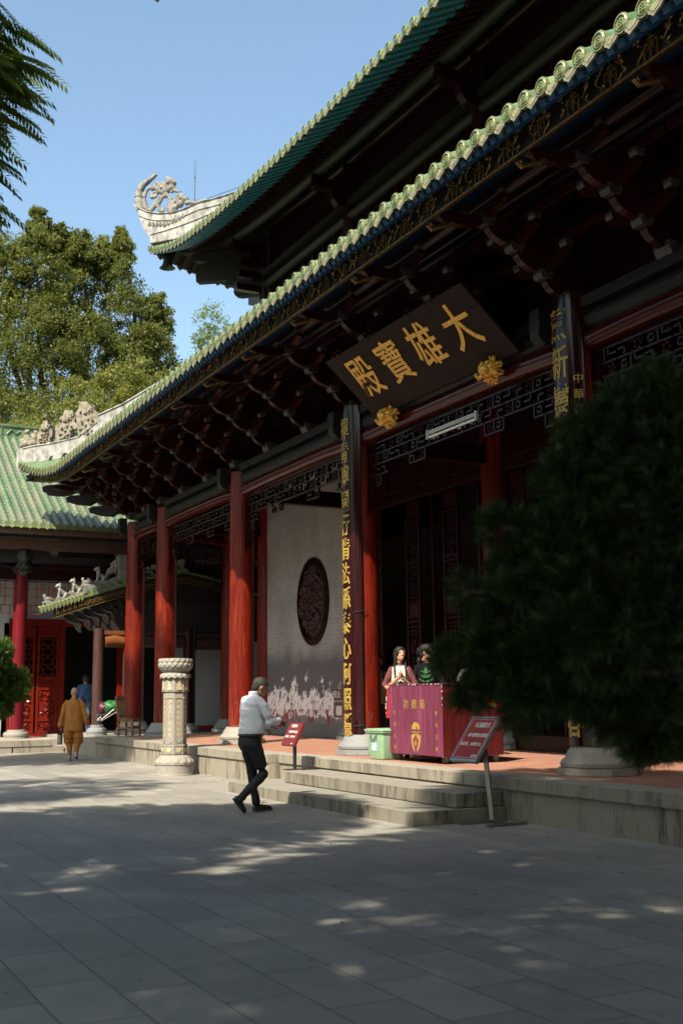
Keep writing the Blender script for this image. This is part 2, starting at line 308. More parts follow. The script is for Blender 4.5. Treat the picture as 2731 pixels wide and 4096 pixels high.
MT = dict(
 column=m_column(),
 maroon=m_wood('dark_red_wood', (.085,.012,.012), (.03,.006,.007), .32),
 maroon_z=m_wood('dark_red_wood_upright', (.10,.013,.012), (.04,.007,.007), .35, ax=2),
 bracket=m_wood('carved_bracket_wood', (.13,.022,.014), (.05,.01,.01), .30, ax=0, coat=.3),
 block=simple('worn_bracket_block_bounce_tint', (.30,.27,.25), (.10,.07,.06), .45, 9),  # paler than the arms: worn paint plus reflected ground light put into the colour
 greybeam=m_wood('grey_green_painted_beam', (.12,.11,.095), (.06,.055,.045), .5),
 redbeam=m_wood('lacquered_red_beam', (.20,.02,.016), (.10,.012,.01), .16, coat=.6),
 black_wood=simple('old_dark_timber', (.045,.035,.032), (.02,.015,.015), .5, 14, (1,1,1), .4),
 weather_wood=m_wood('weathered_grey_timber', (.13,.11,.12), (.05,.04,.045), .6, ax=0, coat=0),
 tile=m_tiles(), roof=m_roof_left(),
 tile_end=simple('pale_green_tile_end', (.42,.46,.20), (.13,.27,.13), .38, 30, bst=.35, bsc=60, coat=.2),
 drip=simple('mossy_drip_tile', (.36,.38,.24), (.12,.13,.10), .55, 16, bst=.5, bsc=40, c3=(.24,.34,.2)),
 blue=simple('blue_painted_rafter', (.018,.085,.19), (.012,.055,.12), .5, 8),
 teal=simple('teal_painted_rafter', (.014,.080,.135), (.008,.045,.085), .5, 8),
 yellow=simple('ochre_painted_gap', (.30,.19,.05), (.16,.09,.03), .6, 8),
 white=simple('lime_plaster_ridge', (.46,.455,.44), (.13,.13,.125), .85, 5.5, (1,1,.6), .6, 18, c3=(.68,.67,.65)),
 carved=simple('weathered_grey_carving', (.30,.29,.265), (.09,.087,.08), .85, 7, bst=.7, bsc=30, c3=(.44,.43,.40)),
 ridge_stone=simple('mossy_ridge_carving', (.50,.46,.36), (.16,.14,.10), .85, 7, bst=.8, bsc=30),
 beast=simple('glazed_beast_pottery', (.42,.42,.38), (.18,.19,.18), .5, 14, bst=.4),
 gold=simple('gold_leaf', (.85,.50,.10), (.60,.31,.05), .42, 20, metal=.35, bst=.2),
 goldpaint=simple('yellow_gold_paint', (.62,.42,.09), (.42,.26,.05), .42, 20, metal=.3),
 oldgold=simple('dull_gilding', (.40,.27,.07), (.16,.09,.03), .4, 24, metal=.5, bst=.3),
 fascia=simple('black_lacquer_fascia', (.028,.02,.016), (.012,.01,.009), .35, 12),
 plaque=m_wood('dark_plaque_lacquer', (.022,.008,.006), (.010,.004,.003), .6, ax=1, coat=0),
 board=m_wood('couplet_board_lacquer', (.022,.003,.005), (.010,.002,.003), .14, ax=2, coat=.9),
 paving=m_paving(), terrace=m_terrace(), brick=m_brickwall(),
 kerb=m_granite('terrace_kerb_granite', (.25,.237,.205), (.15,.138,.112), .6, (.19,.16,.11)),
 riser=m_granite('stained_terrace_wall', (.25,.232,.19), (.165,.15,.12), .75, (.19,.16,.11)),
 step=m_granite('step_granite', (.205,.197,.172), (.115,.108,.088), .75, (.155,.13,.085)),
 steptop=m_granite('step_tread_granite', (.27,.255,.23), (.18,.17,.15), 0, (.2,.17,.12)),
 plinth=simple('grey_granite_plinth', (.30,.32,.33), (.20,.215,.225), .75, 40, bst=.2, bsc=90),
 plinthw=simple('pale_granite_plinth', (.46,.44,.39), (.33,.31,.27), .75, 40, bst=.2, bsc=90),
 pillar=simple('carved_cream_stone', (.50,.475,.42), (.37,.345,.295), .8, 30, bst=.3, bsc=80, c3=(.56,.54,.49)),
 wall=simple('white_plaster_wall', (.66,.68,.69), (.56,.58,.60), .8, 1.5, bst=.1),
 redpaint=simple('red_painted_base', (.34,.04,.02), (.24,.03,.02), .5, 4),
 door=m_wood('red_carved_door', (.27,.022,.010), (.16,.013,.008), .3, ax=2, coat=.4),
 dcol=m_wood('crimson_column_paint', (.20,.012,.022), (.13,.010,.016), .35, ax=2, coat=.3),
 brown=m_wood('bare_brown_column', (.10,.05,.045), (.055,.03,.028), .45, ax=2, coat=.1),
 orangewood=m_wood('orange_stained_beam', (.26,.09,.03), (.14,.05,.025), .5, ax=0, coat=.1),
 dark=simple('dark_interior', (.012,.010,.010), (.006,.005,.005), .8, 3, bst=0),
 bronze=simple('dark_bronze', (.10,.11,.10), (.05,.055,.05), .45, 20, metal=.7),
 steel=simple('brushed_steel', (.34,.33,.31), (.22,.21,.2), .32, 30, metal=.9),
 blackmetal=simple('black_painted_metal', (.02,.02,.022), (.012,.012,.012), .35, 20),
 rubber=simple('grey_rubber', (.12,.11,.11), (.07,.06,.06), .6, 30),
 sign=simple('maroon_sign_panel', (.13,.018,.022), (.10,.014,.018), .5, 3, spec=.2, coat=0, bst=.05),
 signred=simple('red_sign_print', (.24,.026,.022), (.20,.020,.018), .55, 3, spec=.2, coat=0, bst=.03),
 lettering=simple('white_lettering', (.75,.75,.76), (.65,.65,.66), .5, 10, bst=0),
 tube=simple('white_enamel', (.62,.62,.58), (.45,.45,.42), .35, 20),
 mint=simple('mint_green_plastic', (.38,.62,.40), (.33,.56,.35), .4, 5, bst=.05),
 cleaf=m_leaf('broadleaf_green', [(.09,.115,.03),(.125,.15,.038),(.17,.185,.05),(.22,.21,.06)], .42),
 yleaf=m_leaf('yellowing_leaf', [(.12,.15,.035),(.17,.20,.045),(.24,.24,.06),(.30,.22,.06)], .42),
 brleaf=m_leaf('fresh_pinnate_leaf', [(.10,.18,.03),(.17,.26,.05),(.26,.33,.08)], .45),
 pinn=m_leaf('pinnate_leaf', [(.012,.035,.008),(.022,.06,.012),(.05,.10,.016),(.16,.20,.02)], .45, .4),
 pod=m_leaf('yew_pine_needle', [(.006,.022,.010),(.010,.034,.014),(.018,.050,.018),(.05,.12,.03)], .2, .45),
 podl=m_leaf('sunlit_pine_needle', [(.03,.09,.015),(.07,.17,.025),(.13,.26,.04)], .35, .4),
 bark=simple('tree_bark', (.10,.08,.06), (.05,.04,.03), .9, 8, (1,1,.3), .8),
 skin=simple('skin', (.50,.27,.17), (.45,.23,.145), .5, 12, bst=.05),
 skin_d=simple('tanned_skin', (.33,.17,.11), (.28,.14,.09), .5, 12, bst=.05),
 hair=simple('black_hair', (.014,.012,.012), (.006,.006,.006), .6, 40, (1,1,.1), .15, 90, spec=.25),
 shair=simple('cropped_grey_hair', (.022,.020,.018), (.010,.009,.009), .75, 60, bst=.5, bsc=200),
 shirt=simple('white_cotton_shirt', (.80,.82,.88), (.76,.78,.85), .8, 3, bst=.3, bsc=9, bd=.01), carving=simple('dark_red_carving', (.05,.010,.008), (.022,.005,.005), .6, 12, bst=.3),
 trousers=simple('black_trousers', (.012,.013,.017), (.008,.008,.011), .75, 4, bst=.8, bsc=7, bd=.03),
 shoe=simple('black_leather', (.012,.012,.013), (.02,.02,.02), .35, 60, bst=.5, bsc=120),
 robe=simple('saffron_robe', (.50,.20,.022), (.42,.155,.018), .85, 3, bst=.2, bsc=9, bd=.01),
 grey_cloth=simple('grey_cloth', (.17,.19,.20), (.11,.12,.13), .85, 6),
 sock=simple('pale_sock', (.40,.42,.44), (.3,.32,.34), .9, 20),
 bluec=simple('blue_cotton', (.035,.10,.24), (.025,.075,.19), .85, 4, bst=.7, bsc=6, bd=.03),
 jeans=simple('blue_jeans', (.05,.10,.16), (.03,.06,.11), .85, 8),
 maroonc=simple('maroon_jersey', (.10,.02,.025), (.07,.014,.018), .9, 5, bst=.6, bsc=8, bd=.02),
 cream=simple('cream_cotton', (.78,.72,.62), (.70,.64,.55), .85, 5, bst=.5, bsc=9, bd=.02),
 blackc=simple('black_cotton', (.004,.004,.005), (.003,.003,.003), .95, 5, spec=.15, bst=.5, bsc=8, bd=.02),
 pink=simple('pink_paper', (.55,.05,.22), (.42,.03,.16), .6, 10),
 bagred=simple('red_bag_fabric', (.42,.012,.03), (.34,.010,.022), .6, 6, bst=.4, bsc=8, bd=.02),
 chairwood=m_wood('varnished_chair_wood', (.34,.15,.05), (.24,.10,.035), .35, ax=2, coat=.3),
 green_c=simple('green_nylon', (.02,.32,.06), (.015,.22,.04), .55, 8),
 purple_c=simple('purple_nylon', (.10,.04,.28), (.07,.03,.2), .55, 8),
 magenta_c=simple('magenta_nylon', (.20,.01,.10), (.14,.01,.07), .55, 8),
 greenprint=simple('green_print', (.03,.30,.06), (.025,.25,.05), .7, 10, bst=0),
)
def m_box(name, a, b_):
    m, nt, b = nodes(name)
    v = pos(nt, 1, 1, .05); g = noise_n(nt, v, 24, 6, .62, .8); w = noise_n(nt, pos(nt, 1, 1, .12), 5, 3)
    c = ramp(nt, g, [(.34, a), (.6, b_), (.8, tuple(min(1, x*1.5+.05) for x in b_))]).outputs[0]
    c = mix(nt, ramp(nt, w, [(.4, (0,0,0)), (.65, (.6,.6,.6))]).outputs[0], c, a)
    L(nt, c, b.inputs['Base Color']); b.inputs['Roughness'].default_value = .42; return m
def dim(k, *names, rgb=(1,1,1)):
    for n_ in names:
        for nd in MT[n_].node_tree.nodes:
            if nd.type == 'VALTORGB':
                for e in nd.color_ramp.elements:
                    c = e.color; e.color = (c[0]*k*rgb[0], c[1]*k*rgb[1], c[2]*k*rgb[2], 1)
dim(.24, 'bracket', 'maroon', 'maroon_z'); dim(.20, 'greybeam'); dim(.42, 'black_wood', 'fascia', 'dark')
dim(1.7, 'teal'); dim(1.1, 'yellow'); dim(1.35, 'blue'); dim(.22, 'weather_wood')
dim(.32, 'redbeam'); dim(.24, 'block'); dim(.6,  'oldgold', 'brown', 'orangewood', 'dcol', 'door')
dim(.78, 'white', 'carved', 'ridge_stone', 'beast'); dim(.85, 'pillar', 'tile_end', 'drip')
dim(.62, 'tile', rgb=(1,.98,.85)); dim(.46, 'roof', rgb=(.95,.90,.95)); dim(.56, 'tile_end', 'drip', rgb=(1,.93,.85))
dim(.60, 'white', 'carved', 'ridge_stone', 'beast', 'wall', 'pillar', 'plinth', 'plinthw', 'redpaint', 'tube')
dim(.82, 'shirt'); dim(.58,  'cream', 'mint', 'chairwood', 'sock', rgb=(1,1,1)); dim(.72, 'skin', 'skin_d', 'bluec', 'bagred', 'lettering', 'goldpaint'); dim(.35, 'green_c', 'purple_c', 'magenta_c')
dim(.62, 'cleaf', 'yleaf', 'brleaf', 'podl', 'bark'); dim(.5, 'pod'); dim(.3, 'greenprint'); dim(.48, 'robe'); dim(.82, 'pillar', 'plinthw')
MT['boxpurple'] = m_box('plum_woodgrain_laminate', (.078,.008,.024), (.16,.030,.074))
MT['boxred'] = m_box('red_woodgrain_laminate', (.03,.0015,.002), (.07,.004,.005))

def island(nm, amt, alt):
    nt = MT[nm].node_tree; b = nt.nodes['Principled BSDF']; src = b.inputs['Base Color'].links[0].from_socket
    g = nt.nodes.new('ShaderNodeNewGeometry'); r = ramp(nt, g.outputs['Random Per Island'], [(.25, (0,0,0)), (.9, (amt,)*3)])
    L(nt, mix(nt, r.outputs[0], src, alt), b.inputs['Base Color'])
island('tile', .65, (.07,.085,.05)); island('tile_end', .65, (.11,.13,.07)); island('drip', .65, (.10,.10,.075)); island('roof', .5, (.085,.10,.07))
# ------------------------------------------------------------------ text
def text_mesh(s, size, extrude=0, offset=0, align='CENTER', space=1.0):
    cu = bpy.data.curves.new('txt', 'FONT'); cu.body = s; cu.size = size; cu.extrude = extrude; cu.offset = offset
    cu.align_x = align; cu.align_y = 'CENTER'; cu.space_character = space; cu.resolution_u = 3
    o = bpy.data.objects.new('txt', cu); COL.objects.link(o)
    bpy.context.view_layer.update()
    dg = bpy.context.evaluated_depsgraph_get(); me = bpy.data.meshes.new_from_object(o.evaluated_get(dg))
    m = M(); m.add([tuple(v.co) for v in me.vertices], [tuple(p.vertices) for p in me.polygons])
    bpy.data.objects.remove(o); bpy.data.curves.remove(cu); bpy.data.meshes.remove(me)
    return m
# ------------------------------------------------------------------ soft bodies (figures, carvings)
def fuse(m, vox, smooth_it=4, disp=0):
    me = bpy.data.meshes.new('tmp'); me.from_pydata(m.v, [], m.f); me.update()
    o = bpy.data.objects.new('tmp', me); COL.objects.link(o)
    r = o.modifiers.new('r', 'REMESH'); r.mode = 'VOXEL'; r.voxel_size = vox; r.use_smooth_shade = True
    s = o.modifiers.new('s', 'SMOOTH'); s.iterations = smooth_it; s.factor = .5
    bpy.context.view_layer.update()
    dg = bpy.context.evaluated_depsgraph_get(); out = bpy.data.meshes.new_from_object(o.evaluated_get(dg))
    bpy.data.objects.remove(o); bpy.data.meshes.remove(me)
    return out
def wrinkle(me, amp, f, seed=0, sag=1.0):
    """cloth folds: push the surface in and out along its normals"""
    nr = [v.normal.copy() for v in me.vertices]
    for v, n_ in zip(me.vertices, nr):
        p = v.co; k = noise.noise((p.x*f[0]+seed, p.y*f[1], p.z*f[2])); k2 = noise.noise((p.x*f[0]*2.3+seed+9, p.y*f[1]*2.3, p.z*f[2]*1.7+p.y*6))
        v.co = p + n_*amp*((1-abs(k)*2.2)+.5*(1-abs(k2)*2.2)-.6)
    me.update(); return me
def chain(m, pts, n=12):
    """pts: list of (x,y,z,r) - capsule chain with rounded ends"""
    P = [Vector(p[:3]) for p in pts]; R_ = [p[3] for p in pts]
    m.tube(P, R_, n)
    for p, r in zip(P, R_): m.ball(p, r*.995, n, 8)
def loft(m, secs, n=20):
    """secs: (x,y,z, rx, ry, yaw) elliptical sections"""
    vs = []
    for x, y, z, rx, ry, yw in secs:
        for k in range(n):
            a = 2*PI*k/n; u = rx*cos(a); v = ry*sin(a)
            vs.append((x+u*cos(yw)-v*sin(yw), y+u*sin(yw)+v*cos(yw), z))
    c = len(secs)
    m.add(vs, [(i*n+k, i*n+(k+1)%n, (i+1)*n+(k+1)%n, (i+1)*n+k) for i in range(c-1) for k in range(n)] + [tuple(range(n))[::-1], tuple((c-1)*n+k for k in range(n))])
# =================================================================== GROUND AND TERRACE
HP = .513
m = M(); m.grid(lambda u, v: (-150+400*u, -150+400*v, 0), 8, 8)
struct('paved_plaza_ground', m, MT['paving'])

ter = thing('stone_terrace', 'long stone terrace with terracotta floor and granite kerb in front of the temple hall', 'terrace', (7.85, 14, 0))
def edge_x(y): return 7.85 if y > 18.14 else 8.06
m = M(); m.box(8.36, 17.76, .40, 40, 29.05, HP-.006); m.box(8.46, -6.5, .40, 40, 17.76, HP-.006)
part('terracotta_floor', m, MT['terrace'], ter)
def kerb_run(m, x0, y0, y1, z0, z1, w, L0, nose=0):
    y = y0; k = 0
    while y < y1-.02:
        l = min(L0*(.8+.4*((k*37) % 10)/10), y1-y); k += 1
        if y1-y-l < .4: l = y1-y
        m.box(x0-nose, y+.003, z0, x0+w, y+l-.003, z1); y += l
m = M(); kerb_run(m, 7.85, 18.14, 29.35, .36, HP, .52, 1.5, .012); kerb_run(m, 8.06, -6.5, 18.14, .36, HP, .41, 1.4, .012)
m.box(8.37, 29.06, .36, 18, 29.35, HP)
part('kerb_stones', m, MT['kerb'], ter, bevel=.008)
m = M(); m.box(7.87, 18.14, -.05, 8.30, 29.33, .357); m.box(8.08, -6.5, -.05, 8.40, 18.14, .357); m.box(8.30, 29.1, -.05, 18, 29.33, .357)
part('terrace_wall', m, MT['riser'], ter)
# weep hole stain and crack line
st = thing('stone_steps', 'two long granite steps with dark water streaks leading up to the terrace', 'steps', (7.1, 14, 0))
m = M(); kerb_run(m, 7.40, 11.55, 16.45, .168, .34, .655, 1.25)
part('upper_step', m, MT['step'], st, bevel=.01)
m = M(); kerb_run(m, 6.78, 11.50, 17.25, -.03, .165, .618, 1.5); m.box(7.402, 11.5, -.03, 8.055, 11.55, .165); m.box(7.402, 16.46, -.03, 7.86, 17.25, .165); m.box(7.402, 11.56, -.03, 8.055, 16.44, .160)
part('lower_step', m, MT['step'], st, bevel=.01)

# =================================================================== MAIN HALL
CY = [30.55, 27.88, 22.73, 17.17, 11.16, 5.60, .46, -2.21]
XC, XI = 9.224, 12.05
hall = thing('temple_hall', 'large double-eaved temple hall with red columns and green glazed tiles behind the terrace', 'temple', (XC, 14.17, HP))
def plinth(cx, cy, mt, col, r=.27, slab=.94):
    m = M(); n = 8
    m.lathe([(slab*.54, HP), (slab*.54, HP+.085)], cx, cy, 8, PI/8)
    m.lathe([(.44,HP+.086),(.455,HP+.10),(.46,HP+.14),(.435,HP+.175),(.40,HP+.20),(.385,HP+.235),(.36,HP+.28),(.335,HP+.31),(.325,HP+.34),(.30,HP+.345)], cx, cy, 40)
    return part('column_base', m, mt, col, smooth=True)
COLS = []
def column(cx, cy, r=.27, top=6.35, mt='column', base='plinth', nm='column', lab=None):
    m = M(); m.lathe([(r*1.03, HP+.34), (r*1.03, HP+.37), (r, HP+.38), (r, HP+2), (r*.98, 4), (r*.93, top)], cx, cy, 36)
    c = part(nm, m, MT[mt], hall, smooth=True)
    if lab: c['label'] = lab
    plinth(cx, cy, MT[base], c)
    return c
for i, y in enumerate(CY):
    column(XC, y, base='plinthw' if i in (2, 4) else 'plinth')
for x in (XI, 15.9, 19.6, 22.4): column(x, 30.55)
for y in CY[1:7]: column(XI, y, .27, 6.9, 'column')
# architrave stack along the facade and round the north gallery
def beam_stack(P, Q, ends=True):
    P = Vector(P); Q = Vector(Q); d = (Q-P).normalized(); l = (Q-P).length
    e = .26
    a = P + d*e; b = Q - d*e
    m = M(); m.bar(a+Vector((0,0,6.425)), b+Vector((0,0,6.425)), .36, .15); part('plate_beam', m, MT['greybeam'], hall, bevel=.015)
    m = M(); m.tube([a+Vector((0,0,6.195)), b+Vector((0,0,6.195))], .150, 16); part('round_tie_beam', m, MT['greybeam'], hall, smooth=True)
    m = M(); k = 14
    pts = [a + d*((b-a).length*i/k) + Vector((0,0, 5.93 + .05*(1-(2*i/k-1)**4))) for i in range(k+1)]
    m.tube(pts, [.165-.02*(1-(2*i/k-1)**4) for i in range(k+1)], 16)
    part('moon_beam', m, MT['redbeam'], hall, smooth=True)
def lattice(P, Q, zt=5.76, c=.185, name='hanging_lattice', mt='maroon', parent=None, prof=(6,4,3), mid=2, z_scale=1, end_in=.26):
    """hanging fretwork between two columns: stepped lower edge, square spirals"""
    P = Vector((*P, 0)); Q = Vector((*Q, 0)); d = (Q-P).normalized(); a = P+d*end_in; w = (Q-P).length-2*end_in
    n = max(4, int(w/(c*1.25))); cw = w/n; t = .026; dp = .045; up = (0,0,1)
    def dep(i):
        j = min(i, n-1-i)
        for k, v in enumerate(prof):
            if j < (k+1)*1.0: return v
        return mid + (1 if (j//2) % 3 == 0 else 0)
    m = M()
    pt = lambda u, z: a + d*u + Vector((0,0,z))
    def H(u0, u1, z): m.bar(pt(u0,z), pt(u1,z), dp, t)
    def V(u, z0, z1): m.bar(pt(u,z0), pt(u,z1), dp, t, up=d)
    H(0, w, zt); V(.01, zt-prof[0]*c*1.05, zt); V(w-.01, zt-prof[0]*c*1.05, zt)
    for i in range(n):
        D = dep(i); u0 = i*cw; u1 = u0+cw; mir = i >= n//2
        for j in range(D):
            z1 = zt - j*c; z0 = z1 - c; X_ = (lambda f: u1-f*cw) if mir else (lambda f: u0+f*cw)
            H_ = lambda a, b, z: H(min(X_(a),X_(b)), max(X_(a),X_(b)), z)
            kd = (i+2*j) % 4
            H_(0, 1, z0)                                   # lower rail of every cell steps down towards the post
            if kd == 0: V(X_(0), z0, z1); V(X_(1), z0, z1); V(X_(.32), z0+.30*c, z1-.3*c); H_(.32, .68, z1-.3*c); H_(.32, .68, z0+.30*c) ; V(X_(.68), z0+.30*c, z0+.5*c)
            elif kd == 1: V(X_(1), z0, z1-.0*c); H_(.3, 1, z0+.5*c); V(X_(.3), z0+.5*c, z1)
            elif kd == 2: V(X_(0), z0, z1); V(X_(.55), z0, z0+.6*c); H_(.0, .55, z0+.6*c)
            else:
                V(X_(1), z0, z1); q = pt((u0+u1)/2, (z0+z1)/2)
                for a_ in range(5): m.ball(q+d*(.055*cos(a_*1.257))+Vector((0,0,.055*sin(a_*1.257))), (.03,.03,.03), 6, 4)
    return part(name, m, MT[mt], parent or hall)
for i in range(7):
    beam_stack((XC, CY[i], 0), (XC, CY[i+1], 0)); lattice((XC, CY[i]), (XC, CY[i+1]))
for xa, xb in ((XC, XI), (XI, 15.9), (15.9, 19.6)):
    beam_stack((xa, 30.55, 0), (xb, 30.55, 0)); lattice((xa, 30.55), (xb, 30.55))
for y in CY[1:7]:
    m = M(); m.bar((XC+.26, y, 5.9), (XI-.2, y, 5.9), .2, .34); part('gallery_cross_beam', m, MT['maroon'], hall)
for y in CY: # column-head brackets proud of the plate beam
    m = M(); m.box(XC-.40, y+.30, 6.22, XC-.185, y+.52, 6.50); m.prism([(-.40,6.219),(-.185,6.219),(-.185,6.02),(-.30,6.02),(-.40,6.12)], lambda u,v,w: (XC+u, y+w, v), .31, .51)
    part('column_head_block', m, MT['greybeam'], hall, bevel=.01)

# ---- lower eave ----
XE, ZE, FL, RA = 6.70, 7.52, .25, .80
YT = 33.30
def edge_raise(a, L_=4.4): t = max(0, 1-a/L_); return t*t
def lower_w(y, d):       # point on the west slope of the lower roof
    yy = y if y > 14.17 else 28.34-y
    e = edge_raise(YT-yy); return Vector((XE-FL*e*max(0,1-d) + d, y, ZE + .5*d + .02*d*d + RA*e*max(0, 1-d/3.2)))
def lower_n(x, d):       # north slope
    e = edge_raise(x-6.45); return Vector((x, YT-.23-FL*(1-e)*0 - d - .0 + .23*e*max(0,1-d), ZE + .5*d + .02*d*d + RA*e*max(0, 1-d/3.2)))
def roof_side(name, fn, a0, a1, dmax, step, nd=6, outward=(-1,0,0), mt_t='tile', r=.088, tip=lambda a: 9, cap=True, parent=None):
    """rows of roll tiles with round ends, pans between, drip tiles"""
    par = parent or hall
    rows = M(); ends = M(); drips = M(); O = Vector(outward); S = Vector((-O.y, O.x, 0)); S = -S
    k = int(round((a1-a0)/step)); 
    def half(m, a, D, r0, jz=0):
        seg = max(2, int(D/.3)); ring = []
        for i in range(seg+1):
            d = -.03 + (D+.03)*i/seg; p = fn(a, d)
            for j in range(7):
                t = PI*j/6; ring.append(p + Vector((0,0,jz*(1-.5*i/seg))) + S*cos(t)*r0*(1.04 if i == 0 else 1) + Vector((0,0,1))*(sin(t)*r0*1.15+.02))
        m.add(ring, [(i*7+j, i*7+j+1, (i+1)*7+j+1, (i+1)*7+j) for i in range(seg) for j in range(6)])
    for i in range(k+1):
        a = a0 + i*step; D = min(dmax, tip(a))
        if D < .12: D = .12
        jz = random.gauss(0, .007); a += random.gauss(0, .006); half(rows, a, D, r, jz)
        p = fn(a, -.03)+Vector((0,0,jz))
        # round tile end with rim and raised medallion
        c = p + Vector((0,0,.035)) + O*.012
        E = lambda u, v, w, c=c: c + S*u + Vector((0,0,v)) + O*w
        ends.prism([(r*1.12*cos(t*PI/8), r*1.12*sin(t*PI/8)) for t in range(16)], E, -.03, .008)
        for t in range(12):
            a_, b_ = t*PI/6, (t+1)*PI/6; q = r*1.0
            ends.add([E(q*cos(a_), q*sin(a_), .009), E(q*cos(b_), q*sin(b_), .009), E(q*.82*cos(b_), q*.82*sin(b_), .02), E(q*.82*cos(a_), q*.82*sin(a_), .02)], [(0,1,2,3)])
        for u, v, w_, h_ in ((0,0,.045,.012),(0,.03,.06,.01),(0,-.032,.07,.01),(0,0,.012,.09),(.03,.0,.01,.05),(-.03,0,.01,.05)):
            ends.prism([(u-w_/2,v-h_/2),(u+w_/2,v-h_/2),(u+w_/2,v+h_/2),(u-w_/2,v+h_/2)], E, .008, .017)
        if i < k:
            b = a + step/2; q = fn(b, -.02); tl = random.gauss(0, .05); q = q+Vector((0,0,random.gauss(0,.006)))
            G = lambda u, v, w, q=q, tl=tl: q + S*(u+v*tl) + Vector((0,0,v-u*tl)) + O*(w - v*.25 - .0)
            W = step*.34
            pts = [(-W*1.1,.035),(-W*1.2,-.02),(-W*.95,-.055),(-W*.75,-.09),(-W*.35,-.115),(0,-.15),(W*.35,-.115),(W*.75,-.09),(W*.95,-.055),(W*1.2,-.02),(W*1.1,.035),(0,-.0)]
            drips.prism(pts, G, -.012, .012)
            drips.prism([(x*.62, -.03+(y+.03)*.62) for x, y in pts], G, .012, .019)
    n2 = k*2; pans = M()
    D0 = dmax
    pans.grid(lambda u, v: tuple(fn(a0+(a1-a0)*u, min(D0, tip(a0+(a1-a0)*u))*v - .02*(1-v))), n2, 8)
    part(name+'_roll_tiles', rows, MT[mt_t], par, smooth=True); part(name+'_pan_tiles', pans, MT[mt_t], par, smooth=True)
    if cap: part(name+'_round_tile_ends', ends, MT['tile_end'], par); part(name+'_drip_tiles', drips, MT['drip'], par)
roof_side('lower_roof', lower_w, -4.62, -4.62+.297*127, 5.35, .297, tip=lambda y: max(.05, min(YT-y, y+4.96)))
roof_side('lower_roof_north', lambda x, d: lower_n(x, d), 6.62, 6.62+.297*60, 5.35, .297, outward=(0,1,0), tip=lambda x: max(.05, x-6.45))
# rafters and soffit under the eave
def rafters(fnp, a0, a1, step, d0, d1, mt, w=.085, h=.075, drop=.10, name='eave_rafters', lim=(-5, 33.2)):
    m = M(); a = a0
    while a < a1:
        dd = min(d1, max(d0+.05, min(abs(a-lim[0]), abs(lim[1]-a))))
        p = fnp(a, d0)-Vector((0,0,drop)); q = fnp(a, dd)-Vector((0,0,drop)); m.bar(p, q, w, h); a += step
    o = part(name, m, MT[mt], hall); return o
rafters(lower_w, -4.5, 33.0, .297*.5, .05, 2.55, 'blue')
m = M(); m.grid(lambda u, v: tuple(lower_w(-4.9+38.1*u, .04+min(5.2, max(.01, min(33.25-(-4.9+38.1*u), (38.1*u))))*v) - Vector((0,0,.055))), 120, 4); part('eave_soffit_boards', m, MT['yellow'], hall)
rafters(lower_n, 6.9, 22, .297*.5, .05, 2.2, 'blue', name='north_eave_rafters', lim=(6.5, 99))
m = M(); m.grid(lambda u, v: tuple(lower_n(6.5+16*u, .04+min(5.2, 16*u)*v) - Vector((0,0,.055))), 60, 3); part('north_soffit_boards', m, MT['maroon'], hall)
# carved gilt fascia
m = M(); g = M(); bd = M()
def fas(y): p = lower_w(y, .27); return p.x, p.z-.275*1.0+ .02
N_ = 190; ys = [-4.5 + 37.3*i/N_ for i in range(N_+1)]
for i in range(N_):
    y0, y1 = ys[i], ys[i+1]; (xa, za), (xb, zb) = fas(y0), fas(y1)
    m.add([(xa,y0,za-.17),(xa,y0,za+.17),(xb,y1,zb+.17),(xb,y1,zb-.17),(xa+.03,y0,za-.17),(xa+.03,y0,za+.17),(xb+.03,y1,zb+.17),(xb+.03,y1,zb-.17)], [(0,1,2,3),(7,6,5,4),(1,5,6,2),(0,3,7,4)])
    bd.bar((xa-.012,y0,za-.155),(xb-.012,y1,zb-.155), .02, .018); bd.bar((xa-.008,y0,za+.16),(xb-.008,y1,zb+.16), .014, .01)
part('fascia_board', m, MT['fascia'], hall)
y = -4.4; k = 0
while y < 32.7:
    x, z = fas(y); w = .26; k += 1; kind = k % 3
    T = lambda u, v: (x-.014, y+u, z+v)
    if kind == 0:   # key fret
        s_ = .085
        pl = [(-s_,-.13),(-s_,.02),(-s_*.3,.02),(-s_*.3,-.05),(-s_*.6,-.05)]
        for sg in (1,-1):
            q = [(sg*a, b) for a, b in pl]
            for (a,b),(c,d) in zip(q, q[1:]): g.bar(T(a,b), T(c,d), .016, .014, up=(1,0,0))
        g.bar(T(0,-.12), T(0,.1), .02, .016, up=(1,0,0)); g.bar(T(-.05,.06), T(.05,.06), .016, .014, up=(1,0,0))
    else:
        u0 = random.uniform(-.08,.08); pts = [T(u0+.05*sin(t*1.3+k), -.13+t*.045) for t in range(6)]
        g.tube(pts, [.012,.011,.01,.009,.008,.005], 5)
        for t in range(1, 7):
            sg = (-1)**t; a = random.uniform(.3,1.2); l = random.uniform(.035,.075); px_, pz_ = pts[min(t,5)][1]-y, pts[min(t,5)][2]-z
            tip = (px_+sg*cos(a)*l, pz_+sin(a)*l); mid = (px_+sg*cos(a+.5)*l*.6, pz_+sin(a+.5)*l*.6); md2 = (px_+sg*cos(a-.5)*l*.6, pz_+sin(a-.5)*l*.6)
            g.add([T(px_,pz_), T(*mid), T(*tip), T(*md2), (x-.03, y+(mid[0]+md2[0])/2, z+(mid[1]+md2[1])/2)], [(0,1,4),(1,2,4),(2,3,4),(3,0,4)])
        if kind == 2: g.ball(T(u0, .06), (.014,.032,.03), 6, 4)
    y += w*.72
part('fascia_gilt_carving', g, MT['oldgold'], hall); part('fascia_gilt_border', bd, MT['oldgold'], hall)
